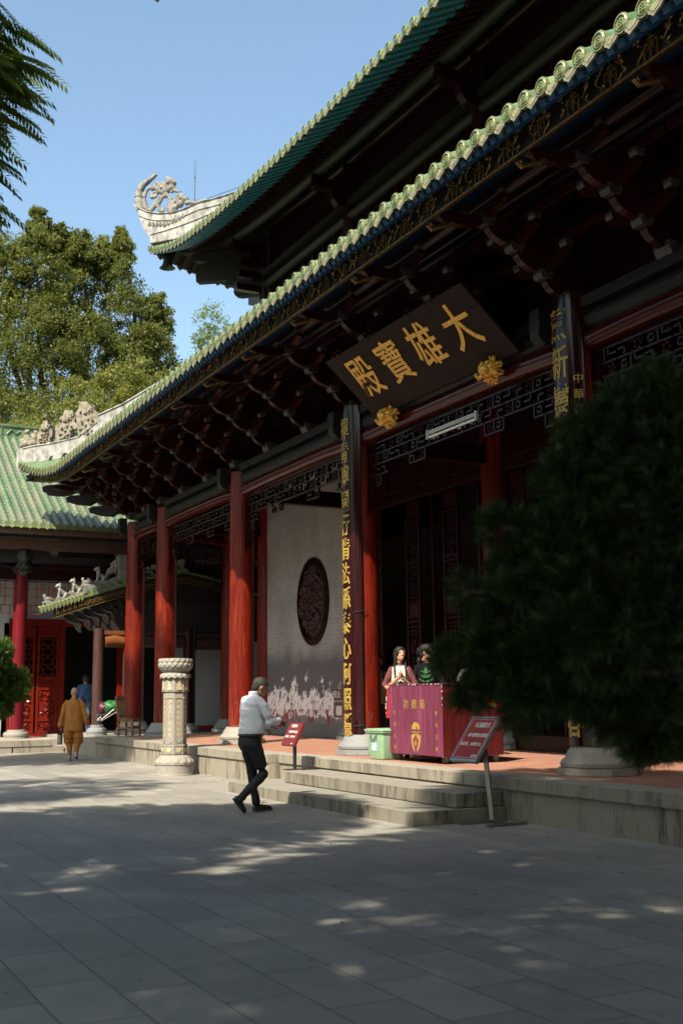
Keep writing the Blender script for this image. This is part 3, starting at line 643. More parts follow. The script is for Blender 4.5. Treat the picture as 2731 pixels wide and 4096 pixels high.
# gallery ceiling, board behind the brackets, eave purlins
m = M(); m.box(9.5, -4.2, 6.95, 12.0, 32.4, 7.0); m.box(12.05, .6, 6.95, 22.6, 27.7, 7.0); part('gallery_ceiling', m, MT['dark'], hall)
m = M(); m.box(9.36, -2.3, 6.5, 9.42, 30.6, 8.72); m.box(9.43, 30.45, 6.5, 22.5, 30.5, 8.7); part('bracket_backing_board', m, MT['maroon'], hall)
for x, z, r in ((7.85, 7.66, .10), (8.55, 7.98, .10), (9.15, 8.3, .11)):
    m = M(); m.tube([(x, -4.0, z), (x, 31.6+ (9.2-x), z)], r, 10)
    part('eave_purlin', m, MT['maroon'], hall, smooth=True)
# bracket sets
def bracket_mesh():
    m = M(); b = M(); NX = [(0,0),(-.43,.29),(-.87,.58),(-1.30,.86),(-2.05,.80)]
    for k in range(4):
        (x0,z0),(x1,z1) = NX[k], NX[k+1]; w = .055
        if k < 3:
            cx_, cz_ = x0, z1+.02  # quarter-round belly between the two nodes
            arc = [(x0+(x1-x0)*sin(t*PI/2/8), z1-.02-(z1-z0-.06)*cos(t*PI/2/8)) for t in range(9)]
            poly = [(x0+.35, z0+.02), (x0, z0+.04)] + arc[1:] + [(x1, z1+.06), (x0+.35, z1+.06)]
        else:
            arc = [(x0+(x1-x0)*t/8, z0-.10*sin(PI*t/8)*(1-.3*t/8) - .05*t/8) for t in range(9)]
            poly = [(x0+.6, z0)] + arc + [(x1, z1+.07), (x0+.6, z0+.12)]
        m.prism(poly, lambda u,v,w_: (u, w_, v), -w, w)
        # bearing block at the outer node
        if k < 3:
            b.prism([(-.07,0),(.07,0),(.10,.06),(.10,.12),(-.10,.12),(-.10,.06)], lambda u,v,w_, x1=x1, z1=z1: (x1+u, w_, z1+v-.035), -.085, .085)
        # cross arm with curved belly, blocks at both ends
        xa, za, h = x1 if k < 3 else x0+.0, z1, (.54, .50, .46, .4)[k]
        if k < 3:
            n = 8; bel = [(-h + 2*h*t/n, .02+.12*abs(2*t/n-1)**2.2) for t in range(n+1)]
            m.prism(bel + [(h,.21),(-h,.21)], lambda u,v,w_, xa=xa, za=za: (xa+w_, u, za+v+.03), -.045, .045)
            for sg in (-1,1):
                b.prism([(-.05,0),(.05,0),(.075,.045),(.075,.09),(-.075,.09),(-.075,.045)], lambda u,v,w_, xa=xa, za=za, sg=sg: (xa+u*.9, sg*(h-.05)+w_, za+v+.235), -.06, .06)
            m.bar((xa, -.95, za+.36), (xa, .95, za+.36), .07, .09)
    b.prism([(-.12,-.02),(.12,-.02),(.16,.07),(.16,.14),(-.16,.14),(-.16,.07)], lambda u,v,w_: (u, w_, v-.02), -.13, .13)
    # dropped tail inside the cluster
    m.prism([(-.9,.95),(-.75,.95),(-.1,.5),(.3,.42),(.3,.3),(-.2,.36)], lambda u,v,w_: (u, w_, v), -.04, .04)
    return m, b
BM, BB = bracket_mesh()
def bracket(x, y, rot=0, sc_=1, src=[None]):
    if src[0] is None:
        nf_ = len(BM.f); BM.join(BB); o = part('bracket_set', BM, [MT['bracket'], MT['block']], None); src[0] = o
        o.data.polygons.foreach_set('material_index', [0]*nf_+[1]*(len(BM.f)-nf_))
    else: o = src[0].copy(); COL.objects.link(o)
    o.parent = hall; o.location = (x-XC, y-14.17, 6.50-HP); o.rotation_euler = (0,0,rot); o.scale = (sc_,1,1)
    return o
ys = []
for i in range(7):
    n = {0:2, 6:2}.get(i, 3); ys += [CY[i]+(CY[i+1]-CY[i])*k/n for k in range(n)]
ys.append(CY[-1])
for i, y in enumerate(ys):
    if y < -3: continue
    bracket(9.12, y)
for r in (-PI/4,): bracket(9.15, 30.6, -PI/4, 1.36)
bracket(9.12, 30.6, -PI/8, 1.08); bracket(9.2, 30.65, -3*PI/8, 1.08)
for x in (9.22, 10.5, 12.05, 13.5, 15): bracket(x, 30.65, -PI/2)
# gilt dragon-head curls hanging below the fascia
for y in ys[1:]:
    m = M(); x, z = fas(y+.0); x += .06; z -= .17
    pts = [(x+.25, y+.02, z+.02), (x+.1, y+.02, z-.04), (x-.0, y+.02, z-.09), (x-.06, y+.02, z-.05), (x-.03, y+.02, z-.01), (x+.02,y+.02,z-.03)]
    m.tube(pts, [.035,.03,.026,.022,.018,.01], 6)
    part('gilt_curl', m, MT['oldgold'], hall, smooth=True)
# corner beam ends under the lower eave (diagonal, hanging curved noses)
dgv = Vector((-1,1,0)).normalized()
for k, (s1, z0, h) in enumerate(((1.35, 6.62, .26), (2.1, 6.98, .26), (2.9, 7.32, .28), (3.45, 7.75, .22))):
    m = M(); base = Vector((XC, 30.55, 0)); side = Vector((1,1,0)).normalized()
    poly = [(-.5, z0+h), (s1, z0+h), (s1+.14, z0+h*.8), (s1+.1, z0+h*.3), (s1-.15, z0), (s1-.55, z0-.05), (s1-.8, z0+.06), (-.5, z0+.06)]
    m.prism(poly, lambda u,v,w: base+dgv*u+side*w+Vector((0,0,v)), -.11, .11)
    part('corner_beam_end', m, MT['weather_wood'], hall)
# hall body
for q in ((11.95, 22.98, HP, 12.25, 28.05, 6.95), (11.95, .3, HP, 12.25, 5.4, 6.95), (12.25, 27.75, HP, 22.6, 28.05, 6.95), (12.25, .3, HP, 22.6, .6, 6.95)): m = M(); m.box(*q); part('brick_wall', m, MT['brick'], hall)
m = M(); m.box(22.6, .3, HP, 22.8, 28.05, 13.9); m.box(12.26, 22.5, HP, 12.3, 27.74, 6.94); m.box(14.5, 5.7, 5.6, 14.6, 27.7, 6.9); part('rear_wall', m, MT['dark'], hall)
for x, y in ((16,22.7),(16,17.2),(16,11.2),(19.5,22.7),(19.5,17.2),(19.5,11.2)): m = M(); m.lathe([(.28,HP),(.28,6.95)], x, y, 16); part('interior_column', m, MT['maroon_z'], hall, smooth=True)
m = M(); m.box(16.5, 11.8, HP, 18.5, 16.6, 2.0); m.box(16.9, 12.4, 2.0, 18.3, 16.0, 2.6); part('altar', m, MT['maroon'], hall)
# oval carved window in the brick wall
ov = M(); oy, oz, ra, rb = 24.80, 3.76, .86, 1.07
for k, (s0, s1, x0) in enumerate(((1.0,.93,11.90),(.935,.87,11.87),(.875,.80,11.91))):
    n = 56; vs = []
    for i in range(n):
        t = 2*PI*i/n
        for s_, x in ((s0, 11.955), (s0, x0), (s1, x0-.01), (s1, 11.955)): vs.append((x, oy+ra*s_*cos(t), oz+rb*s_*sin(t)))
    ov.add(vs, [(i*4+j, ((i+1)%n)*4+j, ((i+1)%n)*4+(j+1)%4, i*4+(j+1)%4) for i in range(n) for j in range(4)])
fr = part('oval_window_frame', ov, MT['maroon_z'], hall, smooth=True)
cv = M(); r2 = random.Random(5)
def dsp(u, v):
    t = 2*PI*u; s_ = .82*v; y_ = oy+ra*s_*cos(t); z_ = oz+rb*s_*sin(t)
    n_ = noise.noise((y_*5, z_*5, 0)) + .6*noise.noise((y_*13, z_*13, 3)); return (11.915-.065*max(-.25,n_), y_, z_)
cv.grid(dsp, 90, 34)
for i in range(150):
    t = r2.uniform(0, 2*PI); s_ = r2.random()**.5*.76; y_ = oy+ra*s_*cos(t); z_ = oz+rb*s_*sin(t); a = r2.uniform(-1,1); l = r2.uniform(.03,.10)
    if i % 3: cv.tube([(11.9,y_-l*sin(a),z_-l*cos(a)),(11.86,y_+.02,z_),(11.9,y_+l*sin(a)*1.5,z_+l*cos(a))], [.018,.026,.01], 5)
    else: cv.ball((11.88,y_,z_), (.03,.035,.045), 6, 4)
part('openwork_carving', cv, MT['carving'], fr, smooth=True)

# door wall: frames, transoms and latticed leaves
m = M()
for ya, yb in ((17.17,22.73),(11.16,17.17),(5.6,11.16)):
    m.box(12.0, ya+.27, 5.55, 12.16, yb-.27, 5.74); m.box(11.98, ya+.27, HP, 12.2, yb-.27, HP+.26)
    for y in (ya+.32, yb-.32): m.box(12.0, y-.06, HP+.26, 12.16, y+.06, 5.55)
    for k in range(4):
        w = (yb-ya-.54)/4; m.box(12.02, ya+.27+k*w+.03, 5.78, 12.08, ya+.27+(k+1)*w-.03, 6.9); 
        m.box(12.0, ya+.27+k*w-.03, 5.741, 12.12, ya+.27+k*w+.03, 6.9)
    w = (yb-ya-.9)/6
part('door_frame', m, MT['maroon_z'], hall, bevel=.008)
def leaf_mesh(w=.56, z0=.78, z1=5.53):
    m = M(); t = .03; H = z1-z0
    m.box(-w/2,-t,z0,-w/2+.06,t,z1); m.box(w/2-.06,-t,z0,w/2,t,z1)
    L_ = [0,.07,.17,.20,.27,.53,.57,.80,.83,.91,.935,.985]
    zz = [z0+H*v for v in (0,.15,.18,.235,.46,.485,.70,.72,.91,.93,.985)]
    for z in zz: m.box(-w/2+.06,-t*.9,z,w/2-.06,t*.9,z+.035)
    for a, b in ((zz[0],zz[1]),(zz[1],zz[2]),(zz[9],zz[10]),(zz[5]-.0,zz[5]+.3)):
        m.box(-w/2+.07,-t*.4,a+.035,w/2-.07,t*.4,b)
        m.box(-w/2+.1,-t*.65,a+.07,w/2-.1,t*.65,b-.035) if b-a > .15 else None
    for a, b in ((zz[2],zz[4]),(zz[4],zz[6]),(zz[6],zz[8])):
        a += .035; n = 4; h = (b-a)/n; u0, u1 = -w/2+.06, w/2-.06; W = u1-u0
        for i in range(n):
            za, zb = a+h*i, a+h*(i+1)
            if i % 2 == 0:
                for k in range(4):
                    ua, ub = u0+W*k/4, u0+W*(k+1)/4
                    m.bar((ua,0,za if k%2 else zb),(ub,0,zb if k%2 else za),.02,.014,up=(0,1,0)); m.bar((ub,0,za),(ub,0,zb),.02,.012,up=(0,1,0))
            else:
                for k in range(1,4): m.bar((u0,0,za+h*k/4),(u1,0,za+h*k/4),.02,.013,up=(0,1,0))
                m.bar((u0+W*.33,0,za),(u0+W*.33,0,zb),.02,.013,up=(0,1,0)); m.bar((u0+W*.66,0,za),(u0+W*.66,0,zb),.02,.013,up=(0,1,0))
    return m
leaf = part('door_leaf', leaf_mesh(), MT['maroon_z'], None)
hd = M(); hd.tube([(.22,-.04,1.9),(.22,-.07,1.9),(.22,-.07,1.85)], .012, 6); hd.lathe([(.0,0),(.0,0)], 0, 0, 3) if 0 else None
hdl = part('door_ring', hd, MT['bronze'], leaf)
leaf.parent = hall
first = True
for y, rot, dx in ((20.25, -PI/2, 0), (18.78, -PI/2, 0), (19.55, -.08, .32), (17.9, .05, .32), (21.9, -PI/2, .02), (22.2,-PI/2,.0) , (14.9, -PI/2, 0), (13.3, -PI/2, 0), (15.5, .1, .32), (12.6, -.1, .32), (16.6,-PI/2,0), (11.7,-PI/2,0), (9.8,-PI/2,0), (9.1,-PI/2,0), (7.4,-PI/2,0), (6.7,-PI/2,0)):
    if first: o = leaf; first = False
    else:
        o = leaf.copy(); COL.objects.link(o); h_ = hdl.copy(); COL.objects.link(h_); h_.parent = o
    o.location = (12.09+dx-XC, y-14.17, -HP); o.rotation_euler = (0,0,rot)

# ---- upper storey ----
XU, YU, ZU = 9.50, 30.35, 13.08
def up_r(a): t = max(0, min(1, 1-a/16.2)); return .7*t*t + .62*t**9
def upper_w(y, d):
    a = YU-y if y > 14.17 else y+2.01
    return Vector((XU-.06*up_r(a)*max(0,1-d)+d, y, ZU + .52*d + .022*d*d + up_r(a)*max(0, 1-d/6.5)))
def upper_n(x, d):
    return Vector((x, YU-.03-d, ZU + .52*d + .022*d*d + up_r(x-9.44)*max(0, 1-d/6.5)))
roof_side('upper_roof', upper_w, -1.75, -1.75+.297*108, 6.6, .297, tip=lambda y: max(.05, min(YU-y, y+2.01)))
roof_side('upper_roof_north', upper_n, 9.6, 9.6+.297*44, 6.6, .297, outward=(0,1,0), tip=lambda x: max(.05, min(x-9.44, 22.7-x+.2)))
rafters(upper_w, -1.6, 30.2, .297, .03, .72, 'teal', .14, .05, .09, 'upper_flying_rafters', (-2, 30.3)); rafters(upper_w, -.8, 29.4, .297, .72, 1.45, 'maroon', .15, .10, .13, 'upper_dark_rafters', (-2, 30.3)); rafters(upper_w, .2, 28.6, .297, 1.5, 2.6, 'teal', .14, .05, .10, 'upper_inner_rafters', (-2, 30.3))
m = M(); m.grid(lambda u, v: tuple(upper_w(-1.9+32.15*u, .03+max(.01,min(2.6, 32.15*(1-u), 32.15*u))*v) - Vector((0,0,.06))), 90, 3); part('upper_soffit_boards', m, MT['yellow'], hall)
m = M(); m.grid(lambda u, v: tuple(upper_n(9.5+13*u, .03+min(2.6, 13*u)*v) - Vector((0,0,.06))), 40, 3); part('upper_north_soffit_boards', m, MT['maroon'], hall)
rafters(upper_n, 9.8, 22, .297, .04, 2.6, 'maroon', .15, .06, .10, 'upper_north_rafters', (9.5, 99))
# east and south slopes, plain
m = M(); m.add([(22.9,-2,13.1),(22.9,30.3,13.1),(16.1,23.7,17.4),(16.1,4.6,17.4)], [(0,1,2,3)]); m.add([(9.5,-2,13.1),(22.9,-2,13.1),(16.1,4.6,17.4)], [(0,1,2)]); part('rear_roof_slope', m, MT['tile'], hall)
m = M(); m.bar((16.1,4.4,17.55),(16.1,23.9,17.55), .4, .6); part('main_ridge', m, MT['white'], hall)
m = M(); m.box(12.1, .46, 9.6, 22.6, 27.86, 14.5); part('upper_wall', m, MT['maroon'], hall)
for y in CY[1:7]:
    m = M(); m.lathe([(.17, 9.6), (.17, 14.2)], 12.0, y, 20); part('upper_column', m, MT['maroon_z'], hall, smooth=True)
m = M(); y = .7; g = M()
while y < 27.8:
    m.box(12.02, y-.035, 10, 12.1, y+.035, 12.75)
    for z in (11.55, 12.05, 12.45): m.box(12.03, y+.035, z-.03, 12.1, y+.585, z+.03)
    m.box(12.06, y+.1, 12.12, 12.1, y+.52, 12.38)
    for k in range(3):
        c_ = y+.15+k*.16
        g.tube([(12.05,c_-.06,12.16),(12.04,c_,12.34),(12.05,c_+.06,12.2),(12.05,c_+.1,12.33)], .014, 5)
    for k in range(4): g.bar((12.06,y+.08+k*.13,11.62),(12.06,y+.08+(k+1)*.13-.02,11.98 if k%2 else 11.7),.02,.018,up=(1,0,0)); g.bar((12.06,y+.08+(k+1)*.13-.02,11.98 if k%2 else 11.7),(12.06,y+.08+(k+1)*.13,11.62),.02,.018,up=(1,0,0))
    y += .62
part('clerestory_panels', m, MT['maroon_z'], hall); part('clerestory_fretwork', g, MT['maroon'], hall)
m = M(); m.tube([(11.98,.4,12.86),(11.98,28.1,12.86)], .12, 12); m.box(11.85, .3, 13.1, 12.09, 28.0, 13.25); part('upper_tie_beam', m, MT['greybeam'], hall, smooth=True)
m = M(); m.tube([upper_w(y, 1.62)-Vector((0,0,.30)) for y in np.linspace(-1, 29.3, 40)], .14, 12); part('upper_eave_purlin', m, MT['greybeam'], hall, smooth=True)
m = M(); m.tube([upper_w(y, 2.45)-Vector((0,0,.36)) for y in np.linspace(0, 28.3, 40)], .12, 12); part('upper_inner_purlin', m, MT['maroon'], hall, smooth=True)
for y in CY[1:7]:
    z1 = upper_w(y, 1.62).z-.5; m = M()
    m.box(11.0, y-.13, z1-.22, 12.0, y+.13, z1+.02); 
    m.prism([(11.45,z1-.23),(11.5,z1-.42),(11.62,z1-.56),(11.9,z1-.62),(11.9,z1-.23)], lambda u,v,w: (u, y+w, v), -.1, .1)
    m.box(11.0, y-.09, z1+.02, 11.2, y+.09, z1+.22)
    part('cantilever_bracket', m, MT['maroon'], hall, bevel=.012)
# projecting corner beams of the upper storey
side = Vector((1,1,0)).normalized(); b0 = Vector((12.0, 27.88, 0))
for poly in ([(-.2,12.62),(.74,12.62),(.88,12.66),(.93,12.8),(.2,12.95),(-.2,12.95)], [(-.2,12.98),(1.05,12.98),(1.18,13.02),(1.15,13.12),(-.2,13.3)],
             [(-.2,13.14),(1.05,13.14),(2.08,13.2),(2.1,13.44),(1.98,13.5),(1.9,13.74),(-.2,13.74)], [(-.2,13.76),(1.6,13.76),(2.15,13.84),(2.2,14.05),(-.2,14.1)], [(0,14.1),(2.5,14.12),(2.85,14.32),(0,14.45)]):
    m = M(); m.prism(poly, lambda u,v,w: b0+dgv*u+side*w+Vector((0,0,v)), -.13, .13)
    part('upper_corner_beam', m, MT['weather_wood'], hall, bevel=.012)
m = M()
for z in (12.72, 13.1, 13.5): m.box(11.9, 27.9, z-.1, 12.1, 28.9-.2*(z-12.7), z+.1); m.box(11.1+.2*(z-12.7), 27.8, z-.1, 11.9, 28.0, z+.1)
part('upper_bracket_arm', m, MT['maroon'], hall)

# ---- hip ridges with carved finials (each traced in its own diagonal plane, 0.14 m thick) ----
def hipfn(cx, cy): return lambda u, v, w: Vector((cx+u/2**.5, cy-u/2**.5, v)) + side*w
UF = hipfn(9.44, 30.32); LF_ = hipfn(6.45, 33.30)
def hip_surf(kind, s):
    d = s/2**.5
    if kind == 'U': return upper_w(YU-.03-d, d).z
    return lower_w(YT-d, max(0, d-.25)).z
UB = [(0,14.74),(-.2,14.99),(-.33,15.32),(-.42,15.6),(-.57,15.85),(-.45,15.82),(-.35,15.7),(-.11,15.56),(.27,15.45),(.72,15.41),(1.09,15.47),(1.56,15.6),(2.01,15.64),(2.32,15.68),(2.9,15.78)]
def stripe(poly_top, kind, fn, m, w):
    """vertical strips from the hip surface up to a traced top line"""
    for (s0,z0),(s1,z1) in zip(poly_top, poly_top[1:]):
        m.prism([(s0, hip_surf(kind, max(0,s0))-.22 if s0 >= 0 else z0-.1),(s1, hip_surf(kind, max(0,s1))-.22),(s1,z1),(s0,z0)], fn, -w, w)
m = M(); m.prism([(0,14.55)] + UB + [(4.5,16.25),(6.5,17.0),(8.9,18.0),(8.9,17.4),(6.5,16.3),(4.5,15.5),(2.9,14.9),(1.5,14.6)], UF, -.11, .11)
for dz, w, in ((0,.15),(-.22,.14)):
    m.tube([UF(s, z+dz-.03, 0) for s, z in UB[6:]], w, 8, sq=.3)
m.tube([UF(s, 14.8+.1*s+.05*s*s, 0) for s in (0,.5,1,1.5,2,2.6)], .14, 8, sq=.35)
hr = part('upper_hip_ridge', m, MT['white'], hall)
m = M()
def curl(m, fn, cs, cz, r, turns=1.4, ph=0, th=.045, sg=1, w=.05):
    pts = [fn(cs + r*(1-t/22*.75)*cos(ph+sg*turns*2*PI*t/22), cz + r*(1-t/22*.75)*sin(ph+sg*turns*2*PI*t/22), 0) for t in range(23)]
    m.tube(pts, [th*(1-.4*t/22) for t in range(23)], 6)
UC1 = [(-.35,15.64),(-.44,15.96),(-.42,16.23),(-.31,16.44),(-.1,16.56),(.13,16.72)]
UC2 = [(-.14,15.6),(-.24,15.93),(-.21,16.2),(-.06,16.33),(.16,16.34)]
def sm(pts, n=5):
    out = []
    for i in range(len(pts)-1):
        p0 = pts[max(i-1,0)]; p1 = pts[i]; p2 = pts[i+1]; p3 = pts[min(i+2,len(pts)-1)]
        for k in range(n):
            t = k/n; out.append(tuple(.5*(2*b+(c-a)*t+(2*a-5*b+4*c-d)*t*t+(3*b-a-3*c+d)*t**3) for a,b,c,d in zip(p0,p1,p2,p3)))
    return out+[pts[-1]]
c1_ = sm(UC1); m.tube([UF(*p,0) for p in c1_], [.145-.10*(i/len(c1_))**1.5 for i in range(len(c1_))], 8); 
c2_ = sm(UC2); m.tube([UF(*p,0) for p in c2_], [.06-.02*i/len(c2_) for i in range(len(c2_))], 8)
# flower head, leaves and clouds
for a in range(8): t = a*PI/4; m.ball(UF(.32+.13*cos(t), 16.24+.13*sin(t), -.02), (.075,.075,.08), 7, 5)
m.ball(UF(.32,16.24,-.06), .06, 7, 5)
for s_, z_, r_ in ((.58,16.42,.13),(.50,16.52,.08),(.68,16.34,.10),(.64,16.22,.11),(.5,16.15,.09),(.16,16.42,.08),(.02,16.28,.08),(.0,16.02,.07),(.45,16.0,.09)):
    m.ball(UF(s_, z_, 0), (r_,r_,r_*.95), 8, 6)
curl(m, UF, .58, 16.38, .12, 1.3, 0); curl(m, UF, .06, 16.1, .13, 1.4, 2.5); curl(m, UF, .86, 15.82, .15, 1.5, 1.0, .05); curl(m, UF, .66, 16.18, .1, 1.2, 4)
m.tube([UF(*p,0) for p in sm([(.6,16.22),(.72,16.12),(.84,16.06),(.97,16.06)])], [.085-.005*i for i in range(16)], 7)
m.tube([UF(*p,0) for p in sm([(.52,15.5),(.7,15.6),(.9,15.72),(1.02,15.86),(1.12,15.76),(1.27,15.62),(1.45,15.6),(1.58,15.66),(1.9,15.68)])], [.12]*10+[.12-.0032*i for i in range(31)], 7) if 0 else None
for s_, z_, r_ in ((.98,15.86,.11),(1.08,15.78,.11),(.9,15.66,.12),(1.12,15.66,.08),(.75,15.58,.1)): m.ball(UF(s_, z_, 0), (r_,r_,r_*.9), 8, 6)
for P_ in ([(1.1,15.72),(1.27,15.64),(1.42,15.63),(1.6,15.66),(1.8,15.67)], [(-.07,15.58),(.11,15.83),(.3,16.02)], [(-.02,15.6),(.08,15.72),(.2,15.82),(.3,16.0)], [(.3,15.5),(.2,15.72),(.3,15.9),(.4,16.05)], [(.52,15.44),(.56,15.86),(.44,16.1)], [(.78,15.46),(.6,15.81),(.48,16.05)], [(.66,15.44),(.58,15.7),(.62,15.9)]):
    q = sm(P_, 4); m.tube([UF(*p,0) for p in q], [.065-.03*abs(i/len(q)-.2) for i in range(len(q))], 6)
curl(m, UF, .33, 15.60, .09, 1.2, 3); curl(m, UF, .0, 15.66, .07, 1.1, 1)
me = fuse(m, .022, 2)
part('openwork_scroll_finial', me, MT['carved'], hr, smooth='all')
m = M() # leaf relief on the flank of the ridge
for k in range(11):
    t = k/10; s0 = -.05+1.15*t; z0 = 15.12-.12*sin(t*PI)+.1*t
    for a in (-.9,-.3,.3,.9): m.tube([UF(s0,z0,-.11), UF(s0+.09*cos(a)*(1 if t<.5 else -1), z0+.10*sin(a)+.03, -.14)], [.03,.008], 5)
part('leaf_relief', m, MT['carved'], hr)
LW = [(-.08,8.76),(.2,8.76),(.55,8.8),(1.17,8.84),(1.65,8.90),(2.04,8.95),(2.66,9.35),(2.67,9.54),(3.45,9.80),(5.2,10.6),(7.4,11.6)]
m = M(); stripe([(max(0,s) if i else 0, z) for i,(s,z) in enumerate(LW)], 'L', LF_, m, .12)
m.tube([LF_(s, z-.02, 0) for s, z in LW[1:7]], .15, 8, sq=.35); m.tube([LF_(s, z-.02, 0) for s, z in LW[7:]], .16, 8, sq=.4)
lr = part('lower_hip_ridge', m, MT['white'], hall)
for poly in ([(.65,8.78),(.66,9.22),(.72,9.22),(.72,9.3),(.78,9.3),(.78,9.43),(.83,9.43),(.83,9.53),(.99,9.52),(.99,9.44),(1.06,9.4),(1.06,9.3),(1.16,9.26),(1.17,9.05),(1.09,9.01),(1.09,8.82)],
             [(1.27,8.82),(1.26,9.38),(1.36,9.38),(1.4,9.46),(1.4,9.6),(1.5,9.63),(1.56,9.79),(1.81,9.77),(1.84,9.59),(1.94,9.54),(1.87,9.42),(1.97,9.35),(1.98,9.2),(1.78,9.19),(1.77,9.02),(1.7,8.88)],
             [(1.99,8.88),(2.02,9.02),(1.97,9.37),(1.91,9.67),(2.01,9.79),(2.05,10.0),(2.28,9.98),(2.32,9.9),(2.42,9.85),(2.46,9.74),(2.58,9.68),(2.67,9.48),(2.63,9.35),(2.4,9.16)]):
    m = M(); m.prism(poly, LF_, -.10, .10)
    s0 = min(p[0] for p in poly); s1 = max(p[0] for p in poly); z0 = min(p[1] for p in poly); z1 = max(p[1] for p in poly)
    rr = random.Random(3)
    for k in range(26):
        s_ = rr.uniform(s0+.12, s1-.12); z_ = rr.uniform(z0+.1, z1-.2); l = rr.uniform(.03,.07); a = rr.uniform(0, 6.3)
        m.tube([LF_(s_,z_,-.10), LF_(s_+l*cos(a), z_+l*sin(a), -.15), LF_(s_+l*1.6*cos(a+.6), z_+l*1.6*sin(a+.6), -.11)], [.02,.028,.01], 5)
    part('stepped_carved_stone', m, MT['ridge_stone'], lr)
m = M()
for s_, z_, r_ in ((.2,8.9,.12),(.12,9.0,.09),(.25,9.1,.12),(.24,9.24,.09),(.33,8.98,.1),(.5,8.92,.12),(.52,9.08,.12),(.55,9.22,.08),(.42,8.88,.1),(.1,8.86,.08),(.3,9.3,.05)): m.ball(LF_(s_,z_,random.uniform(-.04,.04)), (r_,r_,r_), 8, 6)
me = fuse(m, .03, 1); part('lion_carving', me, MT['ridge_stone'], lr, smooth='all')

# bells and lightning rod
def bell(loc, chain_top, label):
    t = thing('eave_bell', label, 'bell', loc, 'bronze bells under the eave corners')
    x, y, z = loc; m = M()
    m.lathe([(.02,z+.36),(.07,z+.35),(.11,z+.31),(.125,z+.24),(.14,z+.12),(.18,z+.04),(.235,z),(.22,z),(.16,z+.05),(.10,z+.28),(.01,z+.30)], x, y, 28)
    part('bell_body', m, MT['bronze'], t, smooth=True)
    m = M(); zz = z+.35
    while zz < chain_top: m.tube([(x,y,zz),(x+.015,y,zz+.03),(x,y,zz+.07)], .01, 5); m.tube([(x,y,zz),(x-.015,y,zz+.03),(x,y,zz+.07)], .01, 5); zz += .06
    part('chain', m, MT['bronze'], t)
    m = M(); m.ball((x,y,z+.03), .04, 8, 6); part('clapper', m, MT['bronze'], t)
bell((9.86,30.1,13.82), 14.5, 'small bronze bell hanging from the upper eave corner against the sky')
bell((6.82,33.0,7.80), 8.25, 'small bronze bell hanging from the lower eave corner before the green roof')
m = M(); m.tube([(10.41,29.35,15.62),(10.41,29.35,16.35),(10.41,29.35,17.0)], [.012,.012,.008], 6); m.ball((10.41,29.35,16.4), .025, 6, 4)
m.tube([UF(s, z+.05, 0) for s, z in ((1.36,15.66),(1.7,15.64),(2.1,15.72),(2.5,15.8),(2.9,15.88))], .008, 5)
solo('lightning_rod', m, MT['blackmetal'], 'thin lightning rod standing on the white upper roof ridge', 'lightning rod', (10.41,29.35,15.62))
# =================================================================== THINGS ON THE HALL
pl = thing('name_plaque', 'large dark leaning plaque with four gold characters hung under the lower eave', 'plaque', (8.5, 14.08, 6.5))
A0 = Vector((8.93, 14.08, 6.08)); UPV = Vector((7.98-8.9, 0, .83)).normalized(); NV = Vector((-UPV.z, 0, UPV.x)).normalized()
PF = lambda u, v, w: A0 + Vector((0,-1,0))*u + UPV*v + NV*w
m = M(); m.prism([(-2.03,0),(2.03,0),(2.03,1.25),(-2.03,1.25)], PF, -.05, .0); part('panel', m, MT['plaque'], pl, bevel=.01)
m = M()
for k, ch in enumerate('殿寶雄大'):
    t = text_mesh(ch, .76, .012, .006); m.join(t, lambda p, k=k: PF(-1.36+.92*k + p.x*.88 + .10*p.y, .66+p.y*1.05, .006+p.z))
part('gold_characters', m, MT['gold'], pl)
m = M()
for u in (-1.7, -1.55, -.45, .6, 1.1, 1.25, -.6):
    m.tube([PF(u,1.2,.01), PF(u,1.27,.03), PF(u+.03,1.33,-.03), PF(u,1.25,-.06)], .008, 5)
part('hanging_hook', m, MT['blackmetal'], pl)
for y, lab in ((15.55, 'gilded lion head under the left corner of the plaque'), (12.62, 'gilded lion head under the right corner of the plaque')):
    c = Vector((8.93, y+.1, 6.02)); r_ = random.Random(int(y)); m = M()
    m.ball(c, (.16,.17,.16), 14, 10); m.ball(c+Vector((-.14,0,-.03)), (.10,.11,.08), 10, 7); m.ball(c+Vector((-.21,0,.0)), (.04,.05,.035), 8, 6)
    for sg in (-1,1):
        m.ball(c+Vector((-.13,sg*.08,.07)), .042, 8, 6); m.ball(c+Vector((-.05,sg*.15,.14)), (.04,.03,.06), 8, 6); m.ball(c+Vector((-.15,sg*.05,-.1)), (.05,.03,.03), 7, 5)
        m.tube([c+Vector((-.02,sg*.16,-.05)), c+Vector((-.1,sg*.24,-.12)), c+Vector((-.17,sg*.22,-.05))], [.05,.045,.03], 7)
    for i in range(60):
        a = r_.uniform(0, 2*PI); e = r_.uniform(.8, 1.25); rr = .18*e
        p = c+Vector((r_.uniform(-.06,.10), rr*cos(a), rr*sin(a))); m.tube([p, p+Vector((-.03,.04*cos(a),.04*sin(a))), p+Vector((.0,.07*cos(a),.06*sin(a)))], [.032,.028,.006], 5)
    for i in range(18):
        a = i*PI/9; m.tube([c+Vector((.05,.17*cos(a),.17*sin(a))), c+Vector((.02,.27*cos(a),.27*sin(a)))], [.04,.008], 5)
    m.xf(lambda p: c + (p-c)*.86)
    solo('gilded_lion_head', m, MT['gold'], lab, 'lion head', tuple(c), 'gilded lion heads at the plaque corners', smooth=True)
